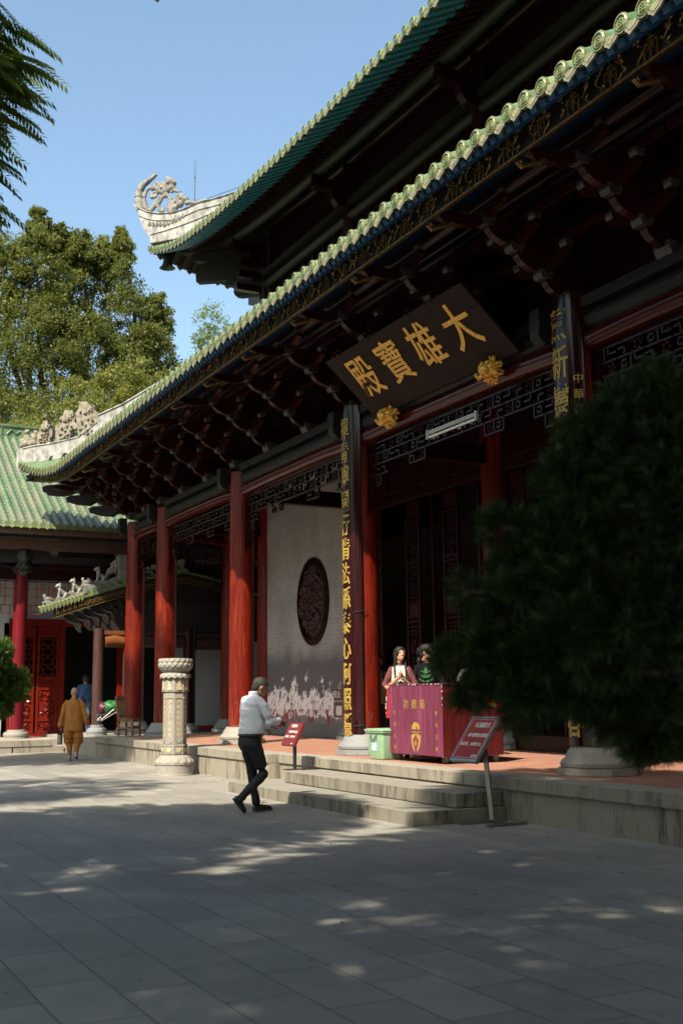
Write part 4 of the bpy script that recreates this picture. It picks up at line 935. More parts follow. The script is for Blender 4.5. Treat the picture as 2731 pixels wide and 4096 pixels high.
# couplet boards
def couplet(cy, zb, zt, text, label, step, x_off=0.0, side_text=None, size=.40):
    R0 = .345; t0 = thing('couplet_board', label, 'board', (XC, cy, zb), 'curved couplet boards on the middle columns')
    m = M(); A = 1.02; n = 24
    ang = lambda i: -A+2*A*i/n
    vs = []
    for r_ in (R0, R0-.03):
        for z in (zb, zt):
            vs += [(XC-r_*cos(ang(i)), cy-r_*sin(ang(i)), z) for i in range(n+1)]
    q = n+1; fs = []
    for i in range(n):
        fs += [(i, i+1, q+i+1, q+i), (2*q+i+1, 2*q+i, 3*q+i, 3*q+i+1), (q+i, q+i+1, 3*q+i+1, 3*q+i), (i+1, i, 2*q+i, 2*q+i+1)]
    fs += [(0, q, 3*q, 2*q), (n, 2*q+n, 3*q+n, q+n)]
    m.add(vs, fs); part('curved_board', m, MT['board'], t0, smooth=True)
    m = M(); z = zt-.42
    for ch in text:
        t = text_mesh(ch, size, .006, .004); m.join(t, lambda p, z=z: Vector((XC-(R0+.004+p.z)*cos((p.x+x_off)*.82/R0), cy-(R0+.004+p.z)*sin((p.x+x_off)*.82/R0), z+p.y*1.12))); z -= step
    part('gold_characters', m, MT['goldpaint'], t0)
    if side_text:
        m = M(); z = zt-1.15
        for ch in side_text:
            t = text_mesh(ch, .14, .003, .0); m.join(t, lambda p, z=z: Vector((XC-(R0+.004+p.z)*cos((p.x)/R0+.80), cy-(R0+.004+p.z)*sin((p.x)/R0+.80), z+p.y))); z -= .205
        part('small_gold_inscription', m, MT['goldpaint'], t0)
    m = M()
    for z in (zb+.12, (zb+zt)/2-.8): m.tube([(XC-.3, cy-.2, z), (XC-.24, cy-.3, z+.02), (XC-.1, cy-.3, z+.03)], .008, 5)
    part('wire_tie', m, MT['blackmetal'], t0)
couplet(17.17, .86, 6.50, '禪青博園行情法孫泰心阿照隱', 'black curved board with gold seal characters on the column left of the doorway', .425, size=.36)
couplet(11.16, .86, 6.56, '薰新靈日一河沙界大千春', 'black gold-lettered curved board with small dated inscription, partly behind the dark foreground tree', .50, size=.41, side_text='中華民國八年七月')
# fluorescent lamp
fl = thing('fluorescent_lamp', 'twin tube fluorescent lamp hanging below the fretwork under the plaque', 'lamp', (9.2, 14.2, 5.5))
m = M(); m.box(9.17, 13.5, 5.54, 9.27, 14.86, 5.60); m.box(9.16,13.47,5.47,9.28,13.52,5.62); m.box(9.16,14.84,5.47,9.28,14.89,5.62); part('housing', m, MT['tube'], fl)
for dx in (-.03, .05):
    m = M(); m.tube([(9.22+dx, 13.5, 5.50), (9.22+dx, 14.86, 5.50)], .02, 10); part('lamp_tube', m, simple('unlit_lamp_glass', (.75,.75,.72), (.68,.68,.66), .3, 5, bst=0), fl, smooth=True)
# extinguisher cabinet
ex = thing('extinguisher_cabinet', 'brown fire extinguisher cabinet leaning by the brick wall behind the left couplet board', 'cabinet', (11.7, 22.9, .98))
m = M(); m.box(11.62, 22.62, 1.0, 11.93, 23.12, 1.62); m.box(11.60, 22.6, 1.60, 11.94, 23.14, 1.64); part('cabinet_body', m, simple('brown_enamel', (.10,.06,.05), (.07,.04,.035), .5, 4), ex, bevel=.006)
m = M(); t = text_mesh('灭火', .17, .002, .004); m.join(t, lambda p: Vector((11.612-p.z, 22.93-p.x, 1.50+p.y))); t = text_mesh('FIRE EXTINGUISHER', .05, .001); m.join(t, lambda p: Vector((11.612-p.z, 22.87-p.x, 1.36+p.y))); m.box(11.61, 22.7, 1.05, 11.618, 22.98, 1.26)
part('white_lettering', m, MT['lettering'], ex)

# =================================================================== SIGN STANDS
def wrap_text(m, s, size, PFn, u, v, off=.0006, ext=.0015, sp=1.0, al='CENTER'):
    t = text_mesh(s, size, ext, off, al, sp); m.join(t, lambda p: PFn(u+p.x, v+p.y, .004+p.z))
def panel_fn(c, up, yoff=0):
    c = Vector(c); up = Vector(up).normalized(); n_ = Vector((-up.z, 0, up.x)).normalized()
    return lambda u, v, w: c + Vector((0,-1,0))*u + up*v + n_*w*(-1 if n_.x > 0 else 1)
sl = thing('sign_stand', 'small maroon notice panel on a thin black post standing on the upper step', 'sign', (7.62, 16.62, .34), 'etiquette notice stands')
F1 = panel_fn((7.56, 16.70, .72), (.16, 0, .335))
m = M(); m.prism([(-.24,0),(.24,0),(.24,.39),(-.24,.39)], F1, -.05, 0); part('notice_panel', m, MT['sign'], sl, bevel=.006)
m = M(); wrap_text(m, '礼貌提示', .058, F1, .0, .325); wrap_text(m, '请勿携带点燃香', .048, F1, .03, .225, 0); wrap_text(m, '烛进殿，多谢合作！', .045, F1, -.0, .145, 0)
wrap_text(m, '光孝寺', .022, F1, .14, .03); part('lettering', m, MT['lettering'], sl)
m = M(); m.box(7.645, 16.62, .34, 7.69, 16.665, .92); m.box(7.5, 16.55, .34, 7.83, 16.73, .352); part('post', m, MT['blackmetal'], sl)
sr = thing('sign_stand', 'steel framed red notice board on a steel post at the right end of the steps', 'sign', (7.77, 11.36, 0), 'etiquette notice stands')
F2 = panel_fn((7.50, 11.54, .71), (.36, 0, .51)); Hh = .624
m = M(); m.prism([(-.28,0),(.28,0),(.28,Hh),(-.28,Hh)], F2, -.045, -.006); part('backing', m, MT['steel'], sr, bevel=.004)
m = M()
for a in ([(-.28,0),(.28,0),(.28,.03),(-.28,.03)], [(-.28,Hh-.02),(.28,Hh-.02),(.28,Hh),(-.28,Hh)], [(-.28,.03),(-.26,.03),(-.26,Hh-.02),(-.28,Hh-.02)], [(.26,.03),(.28,.03),(.28,Hh-.02),(.26,Hh-.02)]): m.prism(a, F2, -.005, .006)
part('steel_frame', m, MT['steel'], sr)
m = M(); m.prism([(-.259,.031),(.259,.031),(.259,Hh-.021),(-.259,Hh-.021)], F2, -.005, .001); part('red_print', m, MT['signred'], sr)
m = M(); F3 = lambda u,v,w: F2(u,v,w-.002)
wrap_text(m, '礼貌提示', .078, F3, .03, .50); wrap_text(m, '请勿携带点燃香', .058, F3, .03, .36); wrap_text(m, '烛进殿，多谢合作。', .053, F3, -.0, .235); wrap_text(m, '光孝寺', .04, F3, .17, .075)
for a in ([(-.24,.048),(.24,.048),(.24,.052),(-.24,.052)], [(-.24,Hh-.04),(.24,Hh-.04),(.24,Hh-.036),(-.24,Hh-.036)], [(-.24,.052),(-.236,.052),(-.236,Hh-.04),(-.24,Hh-.04)], [(.236,.052),(.24,.052),(.24,Hh-.04),(.236,Hh-.04)]): m.prism(a, F3, .003, .005)
part('lettering', m, MT['lettering'], sr)
m = M(); m.bar((7.78,11.36,.03),(7.73,11.42,.97), .05, .05); part('post', m, MT['steel'], sr)
m = M(); m.bar((7.33,11.36,.02),(7.77,11.36,.02),.045,.035); m.bar((7.77,10.98,.02),(7.77,11.0,.02),.4,.035); m.bar((7.45,11.0,.021),(8.0,11.0,.021),.05,.034); m.bar((7.45,11.34,.02),(8.0,11.40,.02),.045,.033); m.bar((7.78,11.02,.022),(7.78,11.36,.022),.045,.03); part('base_bars', m, MT['steel'], sr, bevel=.004)

# =================================================================== DONATION BOXES
def donation_box(x0, x1, y0, y1, label, purple=True):
    t0 = thing('donation_box', label, 'donation box', ((x0+x1)/2, (y0+y1)/2, HP) ); zb, zt = .62, 1.635
    m = M(); m.box(x0+.004, y0+.002, zb, x1, y1, zt); part('cabinet', m, MT['boxred'], t0, bevel=.004)
    m = M(); m.box(x0-.004, y0-.002, zb-.004, x0+.0035, y1+.002, zt+.004); part('front_panel', m, MT['boxpurple'], t0)
    m = M(); m.box(x0-.012, y0-.012, zt+.001, x1+.01, y1+.01, zt+.016); part('top_board', m, MT['boxpurple'], t0)
    m = M(); W = y1-y0
    FF = lambda u, v, w: Vector((x0-.006-w, (y0+y1)/2-u, v))
    m2 = M()
    def tx(s, size, u, v, ext=.001, F=FF, off=.0): t = text_mesh(s, size, ext, off); m2.join(t, lambda p: F(u+p.x, v+p.y, p.z+.002))
    for i, ch in enumerate('功德箱'): tx(ch, .155, (i-1)*.235-.02, 1.345)
    for i, ch in enumerate('功德无量'): tx(ch, .07, -.60, 1.22-.17*i)
    for i, ch in enumerate('随缘乐助'): tx(ch, .07, .60, 1.22-.17*i)
    # oval emblem: gourd-shaped seal with cut-outs
    def arc(cu, cv_, ru, rv, a0, a1, n=14): return [(cu+ru*cos(a0+(a1-a0)*i/n), cv_+rv*sin(a0+(a1-a0)*i/n)) for i in range(n+1)]
    m2.prism(arc(.02,.985,.115,.105,0,PI), FF, .0, .004); cu = M(); [cu.prism([(.02+s_*.035-.014,.995),(.02+s_*.035+.018*s_+.006,.995),(.02+s_*.02,1.04)], FF, .003, .006) for s_ in (-1,1)]
    tx('GUANGXIAO', .042, .02, .945)
    q = arc(.02,.86,.135,.20,PI*1.02,PI*1.42)+arc(.02,.82,.06,.10,PI*1.2,PI*.98)
    m2.prism(arc(.02,.885,.135,.235,PI,2*PI)+arc(.02,.885,.135,.035,0,PI), FF, 0, .004)
    for k in range(5): a = PI/2+k*2*PI/5; cu.prism(arc(.02+.042*cos(a), .805+.055*sin(a), .034, .042, 0, 2*PI, 10), FF, .003, .0055+.0003*k)
    cu.prism([(-.025,.80),(.065,.80),(.045,.63),(-.005,.63)], FF, .003, .0052)
    m2.prism(arc(.02,.79,.022,.042,0,2*PI), FF, .003, .009)
    part('emblem_cutout', cu, MT['boxpurple'], t0)
    # right-hand side carries the same words
    SF = lambda u, v, w: Vector(((x0+x1)/2+u, y0-.002-w, v))
    for i, ch in enumerate('功德箱'): tx(ch, .12, (i-1)*.22+.12, 1.345, F=SF)
    part('gold_lettering', m2, MT['goldpaint'], t0)
    if True:
        cp = M(); rq = random.Random(3)
        for k in range(16):
            yy = rq.uniform(y0+.05, y1-.05) if k < 10 else y0-.0; zz = zt-.002 if k < 10 else rq.uniform(1.3, zt); l = rq.uniform(.003,.014)
            if k < 10: cp.box(x0-.0145, yy-l, zt-.006*rq.random(), x0-.0125, yy+l, zt+.0155)
            else: cp.box(x0-.0065, y0-.0055, zz-l, x0+.004, y0+.004, zz+l*.6)
        part('paint_chips', cp, MT['lettering'], t0)
        e2 = M(); e2.prism(arc(.14,.985,.085,.10,0,PI), SF, 0, .002); e2.prism(arc(.14,.865,.10,.18,PI,PI*1.38)+arc(.14,.80,.05,.08,PI*1.3,PI*.85), SF, 0, .002); e2.prism(arc(.14,.865,.10,.18,0,-PI*.38)+arc(.14,.80,.05,.08,-PI*.3,PI*.15), SF, 0, .002); part('side_emblem', e2, MT['goldpaint'], t0)
    for x in (x0+.1, x1-.08):
        for y in (y0+.1, y1-.12):
            w = M(); w.tube([(x-.0, y-.014, HP+.052), (x+.0, y+.014, HP+.052)], .05, 18); o = part('caster', w, MT['rubber'], t0, smooth=True)
            b = M(); b.box(x-.05, y-.03, zb-.022, x+.04, y+.03, zb-.006); b.bar((x-.01,y-.022,zb-.02),(x,y-.022,HP+.052),.035,.004,up=(0,1,0)); b.bar((x-.01,y+.022,zb-.02),(x,y+.022,HP+.052),.035,.004,up=(0,1,0)); b.tube([(x,y-.025,HP+.052),(x,y+.025,HP+.052)], .012, 8)
            part('caster_fork', b, MT['steel'], o)
    return t0
donation_box(8.72, 9.76, 13.90, 15.42, 'plum coloured wheeled donation box with gold characters standing in front of two women')
# bin
bn = thing('plastic_bin', 'mint green plastic bin with a sticker beside the donation box', 'bin', (8.78, 15.72, HP))
def rr(cx_, cy_, hx, hy, z, r_=.04, n=4):
    out = []
    for sx, sy, a0 in ((1,1,0),(-1,1,PI/2),(-1,-1,PI),(1,-1,1.5*PI)):
        for i in range(n+1): a = a0+PI/2*i/n; out.append((cx_+sx*(hx-r_)+r_*cos(a), cy_+sy*(hy-r_)+r_*sin(a), z))
    return out
m = M(); secs = [rr(8.78,15.68,.17,.21,HP+.002), rr(8.78,15.68,.18,.225,HP+.03), rr(8.78,15.68,.205,.265,HP+.40), rr(8.78,15.68,.225,.285,HP+.405), rr(8.78,15.68,.225,.285,HP+.43)]
n = len(secs[0]); m.add([p for s_ in secs for p in s_], [(i*n+k, i*n+(k+1)%n, (i+1)*n+(k+1)%n, (i+1)*n+k) for i in range(4) for k in range(n)]+[tuple(range(n))[::-1]])
part('bin_body', m, MT['mint'], bn, smooth=True)
m = M(); secs = [rr(8.78,15.68,.235,.295,HP+.431), rr(8.78,15.68,.235,.295,HP+.45), rr(8.78,15.68,.19,.25,HP+.463)]
m.add([p for s_ in secs for p in s_], [(i*n+k, i*n+(k+1)%n, (i+1)*n+(k+1)%n, (i+1)*n+k) for i in range(2) for k in range(n)]+[tuple(range(2*n,3*n)), tuple(range(n))[::-1]]); part('lid', m, MT['mint'], bn, smooth=True)
m = M(); m.tube([(8.57,15.77,HP+.38),(8.545,15.76,HP+.33),(8.55,15.74,HP+.30),(8.55,15.62,HP+.30),(8.545,15.60,HP+.33),(8.57,15.59,HP+.38)], .012, 6); part('handle', m, MT['rubber'], bn)
m = M(); m.add([(8.586,15.76,HP+.13),(8.586,15.62,HP+.13),(8.568,15.62,HP+.28),(8.568,15.76,HP+.28),(8.595,15.76,HP+.13),(8.595,15.62,HP+.13),(8.577,15.62,HP+.28),(8.577,15.76,HP+.28)], [(0,1,2,3),(7,6,5,4),(0,4,5,1),(3,2,6,7),(0,3,7,4),(1,5,6,2)]); part('sticker', m, simple('pale_blue_sticker', (.65,.72,.78), (.15,.35,.5), .5, 18, bst=0), bn)

# =================================================================== STONE LOTUS PILLAR
px_, py_ = 7.33, 21.50
pp = thing('lotus_pillar', 'cream carved octagonal stone pillar with lotus cup and gold characters in front of the terrace', 'stone pillar', (px_, py_, 0))
m = M(); m.lathe([(.375,0),(.375,.02),(.365,.03),(.365,.20),(.38,.21),(.38,.235),(.36,.24)], px_, py_, 48); part('round_base', m, MT['pillar'], pp, smooth=True)
m = M(); m.lathe([(.36,.24),(.345,.30),(.29,.36),(.24,.385)], px_, py_, 48)
for k in range(14):
    a = 2*PI*k/14; d = Vector((cos(a), sin(a), 0)); c = Vector((px_,py_,.285))+d*.325; s_ = Vector((-d.y,d.x,0))
    vs = []
    for i in range(7):
        for j in range(7):
            u = -1+2*i/6; v = -1+2*j/6; h = max(0, 1-u*u-v*v)**.5*.045; vs.append(c + s_*u*.075*(1-.25*v) + Vector((0,0,v*.06)) - d*v*.045 + d*h)
    m.add(vs, [(i*7+j,(i+1)*7+j,(i+1)*7+j+1,i*7+j+1) for i in range(6) for j in range(6)])
part('lotus_petal_base', m, MT['pillar'], pp, smooth=True)
PH = PI/8+math.atan2(-py_, -px_)+.33
def oct_(z0, z1, r_, nm, ch=.0):
    m = M(); m.lathe([(r_-.01,z0),(r_,z0+.01),(r_,z1-.01),(r_-.01,z1)], px_, py_, 8, PH); return m
part('lower_block', oct_(.385,.585,.255,''), MT['pillar'], pp); part('shaft', oct_(.585,1.59,.232,''), MT['pillar'], pp); part('upper_block', oct_(1.59,1.85,.258,''), MT['pillar'], pp)
g = M(); fr = M(); TX = ['南無妙色身如來', '南無寶勝如來', '南無多寶如來', '南無離怖畏如來', '南無廣博身如來', '南無甘露王如來', '南無阿彌陀如來', '南無妙色身如來']
for k in range(8):
    a = PH + PI/8 + k*PI/4; d = Vector((cos(a), sin(a), 0)); s_ = Vector((-d.y, d.x, 0))
    def face(r_): ap = r_*cos(PI/8); return lambda u, v, w: Vector((px_,py_,0)) + d*(ap+w) + s_*u + Vector((0,0,v))
    F = face(.232); tx = TX[k]; st_ = .74/len(tx)
    for i, ch in enumerate(tx):
        t = text_mesh(ch, .085, .002, .001); g.join(t, lambda p, i=i: F(p.x, 1.40-st_*i+p.y, .002+p.z))
    for u in (-.066, .066): fr.prism([(u-.004,.66),(u+.004,.66),(u+.004,1.46),(u-.004,1.46)], F, .0005, .006)
    fr.prism([(-.08,1.46),(-.06,1.50),(0,1.55),(.06,1.50),(.08,1.46),(.05,1.47),(0,1.475),(-.05,1.47)], F, .0005, .012)
    fr.prism([(-.07,.66),(-.03,.62),(0,.60),(.03,.62),(.07,.66)], F, .0005, .010)
    F = face(.258) # seated figure relief
    g.prism([(-.05,1.63),(.05,1.63),(.055,1.665),(.03,1.70),(.032,1.74),(.018,1.76),(.02,1.79),(0,1.815),(-.02,1.79),(-.018,1.76),(-.032,1.74),(-.03,1.70),(-.055,1.665)], F, .0005, .014)
    F = face(.255); q = [(.052*cos(t*PI/8)*(1+.25*cos(5*t*PI/8)), .485+.045*sin(t*PI/8)*(1+.2*sin(3*t*PI/8))) for t in range(16)]; g.prism(q, F, .0005, .012)
    fr.prism([(-.08,.41),(.08,.41),(.08,.415),(-.08,.415)], F, .0005, .008); fr.prism([(-.08,.555),(.08,.555),(.08,.56),(-.08,.56)], F, .0005, .008)
part('gilded_characters_and_reliefs', g, simple('worn_gilt_on_stone', (.42,.32,.15), (.36,.31,.23), .65, 30, metal=.1), pp); part('carved_borders', fr, MT['pillar'], pp)
m = M(); m.lathe([(.22,1.851),(.27,1.86),(.26,1.95),(.24,1.975)], px_, py_, 40)
for k in range(16):
    a = 2*PI*k/16; d = Vector((cos(a), sin(a), 0)); s_ = Vector((-d.y,d.x,0)); c = Vector((px_,py_,0))
    m.add([c+d*.25-s_*.055+Vector((0,0,1.96)), c+d*.25+s_*.055+Vector((0,0,1.96)), c+d*.295+s_*.056+Vector((0,0,1.885)), c+d*.305+Vector((0,0,1.85)), c+d*.295-s_*.056+Vector((0,0,1.885)), c+d*.30+Vector((0,0,1.93))], [(0,1,5),(1,2,5),(2,3,5),(3,4,5),(4,0,5)])
part('hanging_petal_ring', m, MT['pillar'], pp)
m = M(); m.lathe([(.235,1.976),(.29,2.01),(.315,2.06),(.322,2.12),(.318,2.245),(.29,2.245),(.28,2.20),(.01,2.19)], px_, py_, 48)
for row, (z, r_, n_, ph, h) in enumerate(((2.195,.312,18,0,.05),(2.12,.318,18,.5,.05),(2.05,.29,18,0,.04))):
    for k in range(n_):
        a = 2*PI*(k+ph)/n_; d = Vector((cos(a), sin(a), 0)); s_ = Vector((-d.y,d.x,0)); c = Vector((px_,py_,z))+d*r_
        vs = []
        for i in range(6):
            for j in range(6):
                u = -1+.4*i; v = -1+.4*j; hh = max(0, 1-u*u-v*v)**.5*.028; wv = 1-.35*max(0,v); vs.append(c+s_*u*.056*wv+Vector((0,0,v*h))+d*hh+(d*v*.04 if row == 2 else Vector()))
        m.add(vs, [(i*6+j,(i+1)*6+j,(i+1)*6+j+1,i*6+j+1) for i in range(5) for j in range(5)])
part('lotus_cup', m, MT['pillar'], pp, smooth=True)

# =================================================================== CHAIR, CART
ch = thing('wooden_chair', 'varnished high-backed wooden chair standing by the far red column', 'chair', (0,0,0))
m = M(); m.box(-.22,-.22,.41,.22,.22,.44); m.box(-.21,-.21,.36,.21,.21,.409); part('seat', m, MT['chairwood'], ch, bevel=.008)
for sx in (-1,1):
    m = M(); m.bar((-.20,sx*.2,0),(-.2,sx*.2,.43),.045,.045); m.bar((-.2,sx*.2,.43),(-.30,sx*.19,1.02),.045,.045); part('leg', m, MT['chairwood'], ch)
    m = M(); m.bar((.2,sx*.2,0),(.2,sx*.2,.41),.045,.045); part('leg', m, MT['chairwood'], ch)
    m = M(); m.bar((-.2,sx*.2,.2),(.2,sx*.2,.2),.03,.05); part('stretcher', m, MT['chairwood'], ch)
m = M(); m.bar((-.2,-.2,.17),(-.2,.2,.17),.03,.04); m.bar((.19,-.2,.24),(.19,.2,.24),.03,.04); part('stretcher', m, MT['chairwood'], ch)
m = M(); m.prism([(-.22,.94),(-.16,1.03),(-.1,.99),(.1,.99),(.16,1.03),(.22,.94),(.2,.9),(-.2,.9)], lambda u,v,w: (-.28+w, u, v), -.02, .02); m.bar((-.22,-.2,.5),(-.22,.2,.5),.03,.05)
for y in (-.09,-.03,.03,.09): m.bar((-.22,y,.5),(-.28,y,.93),.035,.012,up=(0,1,0))
part('backrest', m, MT['chairwood'], ch)
ch.location = (8.66, 29.02, HP+.001); ch.rotation_euler = (0,0,-.80)
SP = .42
ct = thing('luggage_trolley', 'folding steel luggage trolley loaded with nylon bags between the brown column and the chair', 'trolley', (9.0, 32.3, SP))
m = M()
for y in (32.1, 32.5): m.tube([(8.75,y,SP+.45),(9.12,y,SP+.75),(9.35,y,SP+.72),(9.55,y,SP+.08)], .014, 6); m.tube([(8.75,y,SP+.42),(9.35,y,SP+.75)], .012, 6); m.tube([(8.72,y,SP+.6),(9.3,y,SP+.64)], .012, 6); m.tube([(8.74,y,SP+.6),(8.78,y,SP+.4)], .012, 6)
for p in ((8.76,SP+.44),(9.3,SP+.72),(9.5,SP+.3),(8.74,SP+.6),(9.1,SP+.62)): m.tube([(p[0],32.1,p[1]),(p[0],32.5,p[1])], .012, 6)
part('folding_frame', m, MT['steel'], ct)
for y in (32.05,32.55):
    m = M(); m.tube([(9.55,y-.02,SP+.07),(9.55,y+.02,SP+.07)], .07, 14); part('wheel', m, MT['rubber'], ct, smooth=True)
def sack(c, r, mt, label, nm='nylon_bag'):
    m = M(); rd = random.Random(len(label))
    m.grid(lambda u, v: (c[0]+r[0]*(sin(PI*v)**(.7 if v < .5 else 1.5)+.06)*cos(2*PI*u)*(1+.10*sin(18*PI*u)*v+.35*noise.noise((u*3,v*3,c[0]))), c[1]+r[1]*(sin(PI*v)**(.7 if v < .5 else 1.5)+.06)*sin(2*PI*u)*(1+.10*cos(14*PI*u)*v), c[2]+r[2]*(-cos(PI*v)*(1.0-.2*sin(2*PI*u)**2)+.25*noise.noise((cos(2*PI*u)*1.5,v*4,c[0])))), 24, 12)
    return m
m = sack((9.12,32.3,SP+.82), (.24,.2,.19), None, ''); o = solo('nylon_bag', m, MT['green_c'], 'green nylon drawstring bag tied on top of the luggage trolley', 'bag', (9.12,32.3,SP+.82), smooth=True)
m = sack((9.30,32.25,SP+.76), (.14,.2,.13), None, 'a'); solo('nylon_bag', m, MT['purple_c'], 'purple nylon bag on the right end of the luggage trolley', 'bag', (9.3,32.25,SP+.76), smooth=True)
m = sack((8.90,32.4,SP+.80), (.15,.18,.17), None, 'ab'); solo('nylon_bag', m, MT['magenta_c'], 'magenta nylon bag at the left end of the luggage trolley', 'bag', (8.9,32.4,SP+.8), smooth=True)

# =================================================================== SIDE HALL (left) AND GABLED PORCH
sh = thing('side_hall', 'single-storey side hall with a broad green tiled roof and crimson columns beyond the temple', 'hall', (7, 35, .33))
PZ = .34
spl = thing('side_platform', 'low granite platform carrying the side hall and the porch', 'platform', (0, 36, 0))
m = M(); m.box(-12, 33.05, -.05, 7.9, 46, PZ); m.box(7.9, 29.36, -.05, 24, 46, SP); part('platform_floor', m, MT['steptop'], spl)
m = M()
x = -12
while x < 7.4: m.box(x+.003, 32.6, .17, min(x+1.5,7.85)-.003, 33.04, PZ+.004); m.box(x+.4, 32.62, -.02, min(x+1.95,7.85)-.003, 33.04, .167); x += 1.5
part('platform_kerb', m, MT['kerb'], spl, bevel=.006)
def shcol(x, y, r=.195, top=5.3, mt='dcol', z=PZ):
    m = M(); m.lathe([(r,z+.26),(r,3),(r*.95,top)], x, y, 28); c = part('column', m, MT[mt], sh, smooth=True)
    m = M(); m.lathe([(.36,z),(.36,z+.07),(.34,z+.075),(.355,z+.10),(.36,z+.16),(.33,z+.21),(.26,z+.225),(.25,z+.27),(.22,z+.28)], x, y, 32); part('column_base', m, MT['plinthw'], c, smooth=True)
for x in (-2.4, 2.15, 6.68, 11.2, 15.8): shcol(x, 33.5)
for x in (2.15, 6.68, 11.2):
    m = M(); m.prism([(-.75,5.75),(.75,5.75),(.75,5.62),(.55,5.6),(.5,5.35),(.3,5.3),(.25,5.1),(-.25,5.1),(-.3,5.3),(-.5,5.35),(-.55,5.6),(-.75,5.62)], lambda u,v,w,x=x: (x+u, 33.5+w, v), -.12, .12)
    m.lathe([(.05,5.0),(.12,5.05),(.17,5.15),(.14,5.2),(.2,5.3),(.17,5.4),(.22,5.55),(.2,5.75)], x, 33.25, 12, 0, lambda a, z: 1+.15*sin(5*a+z*40))
    part('column_head_bracket', m, MT['black_wood'], sh)
m = M(); m.box(-12, 33.4, 4.92, 24, 33.6, 5.28); m.box(-12,33.38,5.30,24,33.62,5.40); part('tie_beam', m, MT['maroon'], sh); m = M(); m.box(-12, 33.42, 5.41, 24, 33.58, 5.62); part('upper_tie_beam', m, MT['black_wood'], sh)
m = M(); m.box(-12, 32.9, 5.78, 24, 33.3, 6.05); m.box(-12, 32.35, 6.12, 24, 32.40, 6.30); part('eave_board', m, simple('brown_eave_board', (.10,.045,.03), (.06,.03,.02), .6, 8), sh)
m = M(); m.box(-12, 34.85, 3.75, 9.9, 35.05, 6.2); m.box(-12,34.85,PZ,6.5,35.05,3.75); m.box(-12, 33.62, 5.62, 24, 33.68, 6.2) ; part('white_wall', m, MT['wall'], sh)
m = M(); m.box(7.75, 33.58, 5.66, 9.45, 33.61, 6.15)
for k in range(10): m.box(7.75+k*.17, 33.55, 5.66, 7.78+k*.17, 33.58, 6.15)
part('transom_grille', m, MT['black_wood'], sh)
m = M(); m.box(-12, 34.82, PZ, 6.45, 34.849, .62); part('red_wall_base', m, MT['redpaint'], sh)
def nlat(x0, x1, z, c=.2):
    m = M(); t = .025
    bar = lambda a, b: m.bar((a[0],33.5,a[1]),(b[0],33.5,b[1]),.05,t)
    for sg, xo in ((1,x0),(-1,x1)):
        X = lambda u: xo+sg*u
        P_ = [((0,.0),(2.1,.0)),((0,.22),(1.9,.22)),((.25,0),(.25,.7)),((.6,0),(.6,.45)),((.1,.45),(.9,.45)),((.9,.1),(.9,.45)),((1.2,.05),(1.2,.38)),((1.2,.38),(1.7,.38)),((1.7,.1),(1.7,.38)),((0,.7),(.62,.7)),((.62,.45),(.62,.7)),((0,.95),(.35,.95)),((.35,.7),(.35,.95)),((.1,.7),(.1,.95)),((0,0),(0,1.0)),((1.45,0),(1.45,.22)),((2.1,0),(2.1,.2))]
        for (a,b),(c_,d) in P_: bar((X(a), z-b), (X(c_), z-d))
        for u, v in ((.42,.12),(.42,.33),(.75,.3),(1.05,.2)):
            for k in range(6): q = k*PI/3; m.ball((X(u+.05*cos(q)), 33.5, z-v+.05*sin(q)), .028, 5, 4)
    bar((x0,z),(x1,z))
    part('hanging_fretwork', m, simple('red_brown_fretwork', (.22,.03,.03), (.08,.015,.015), .5, 3, obj=False), sh)
for a, b in ((2.35,6.48),(6.88,11.0)): nlat(a, b, 4.88)
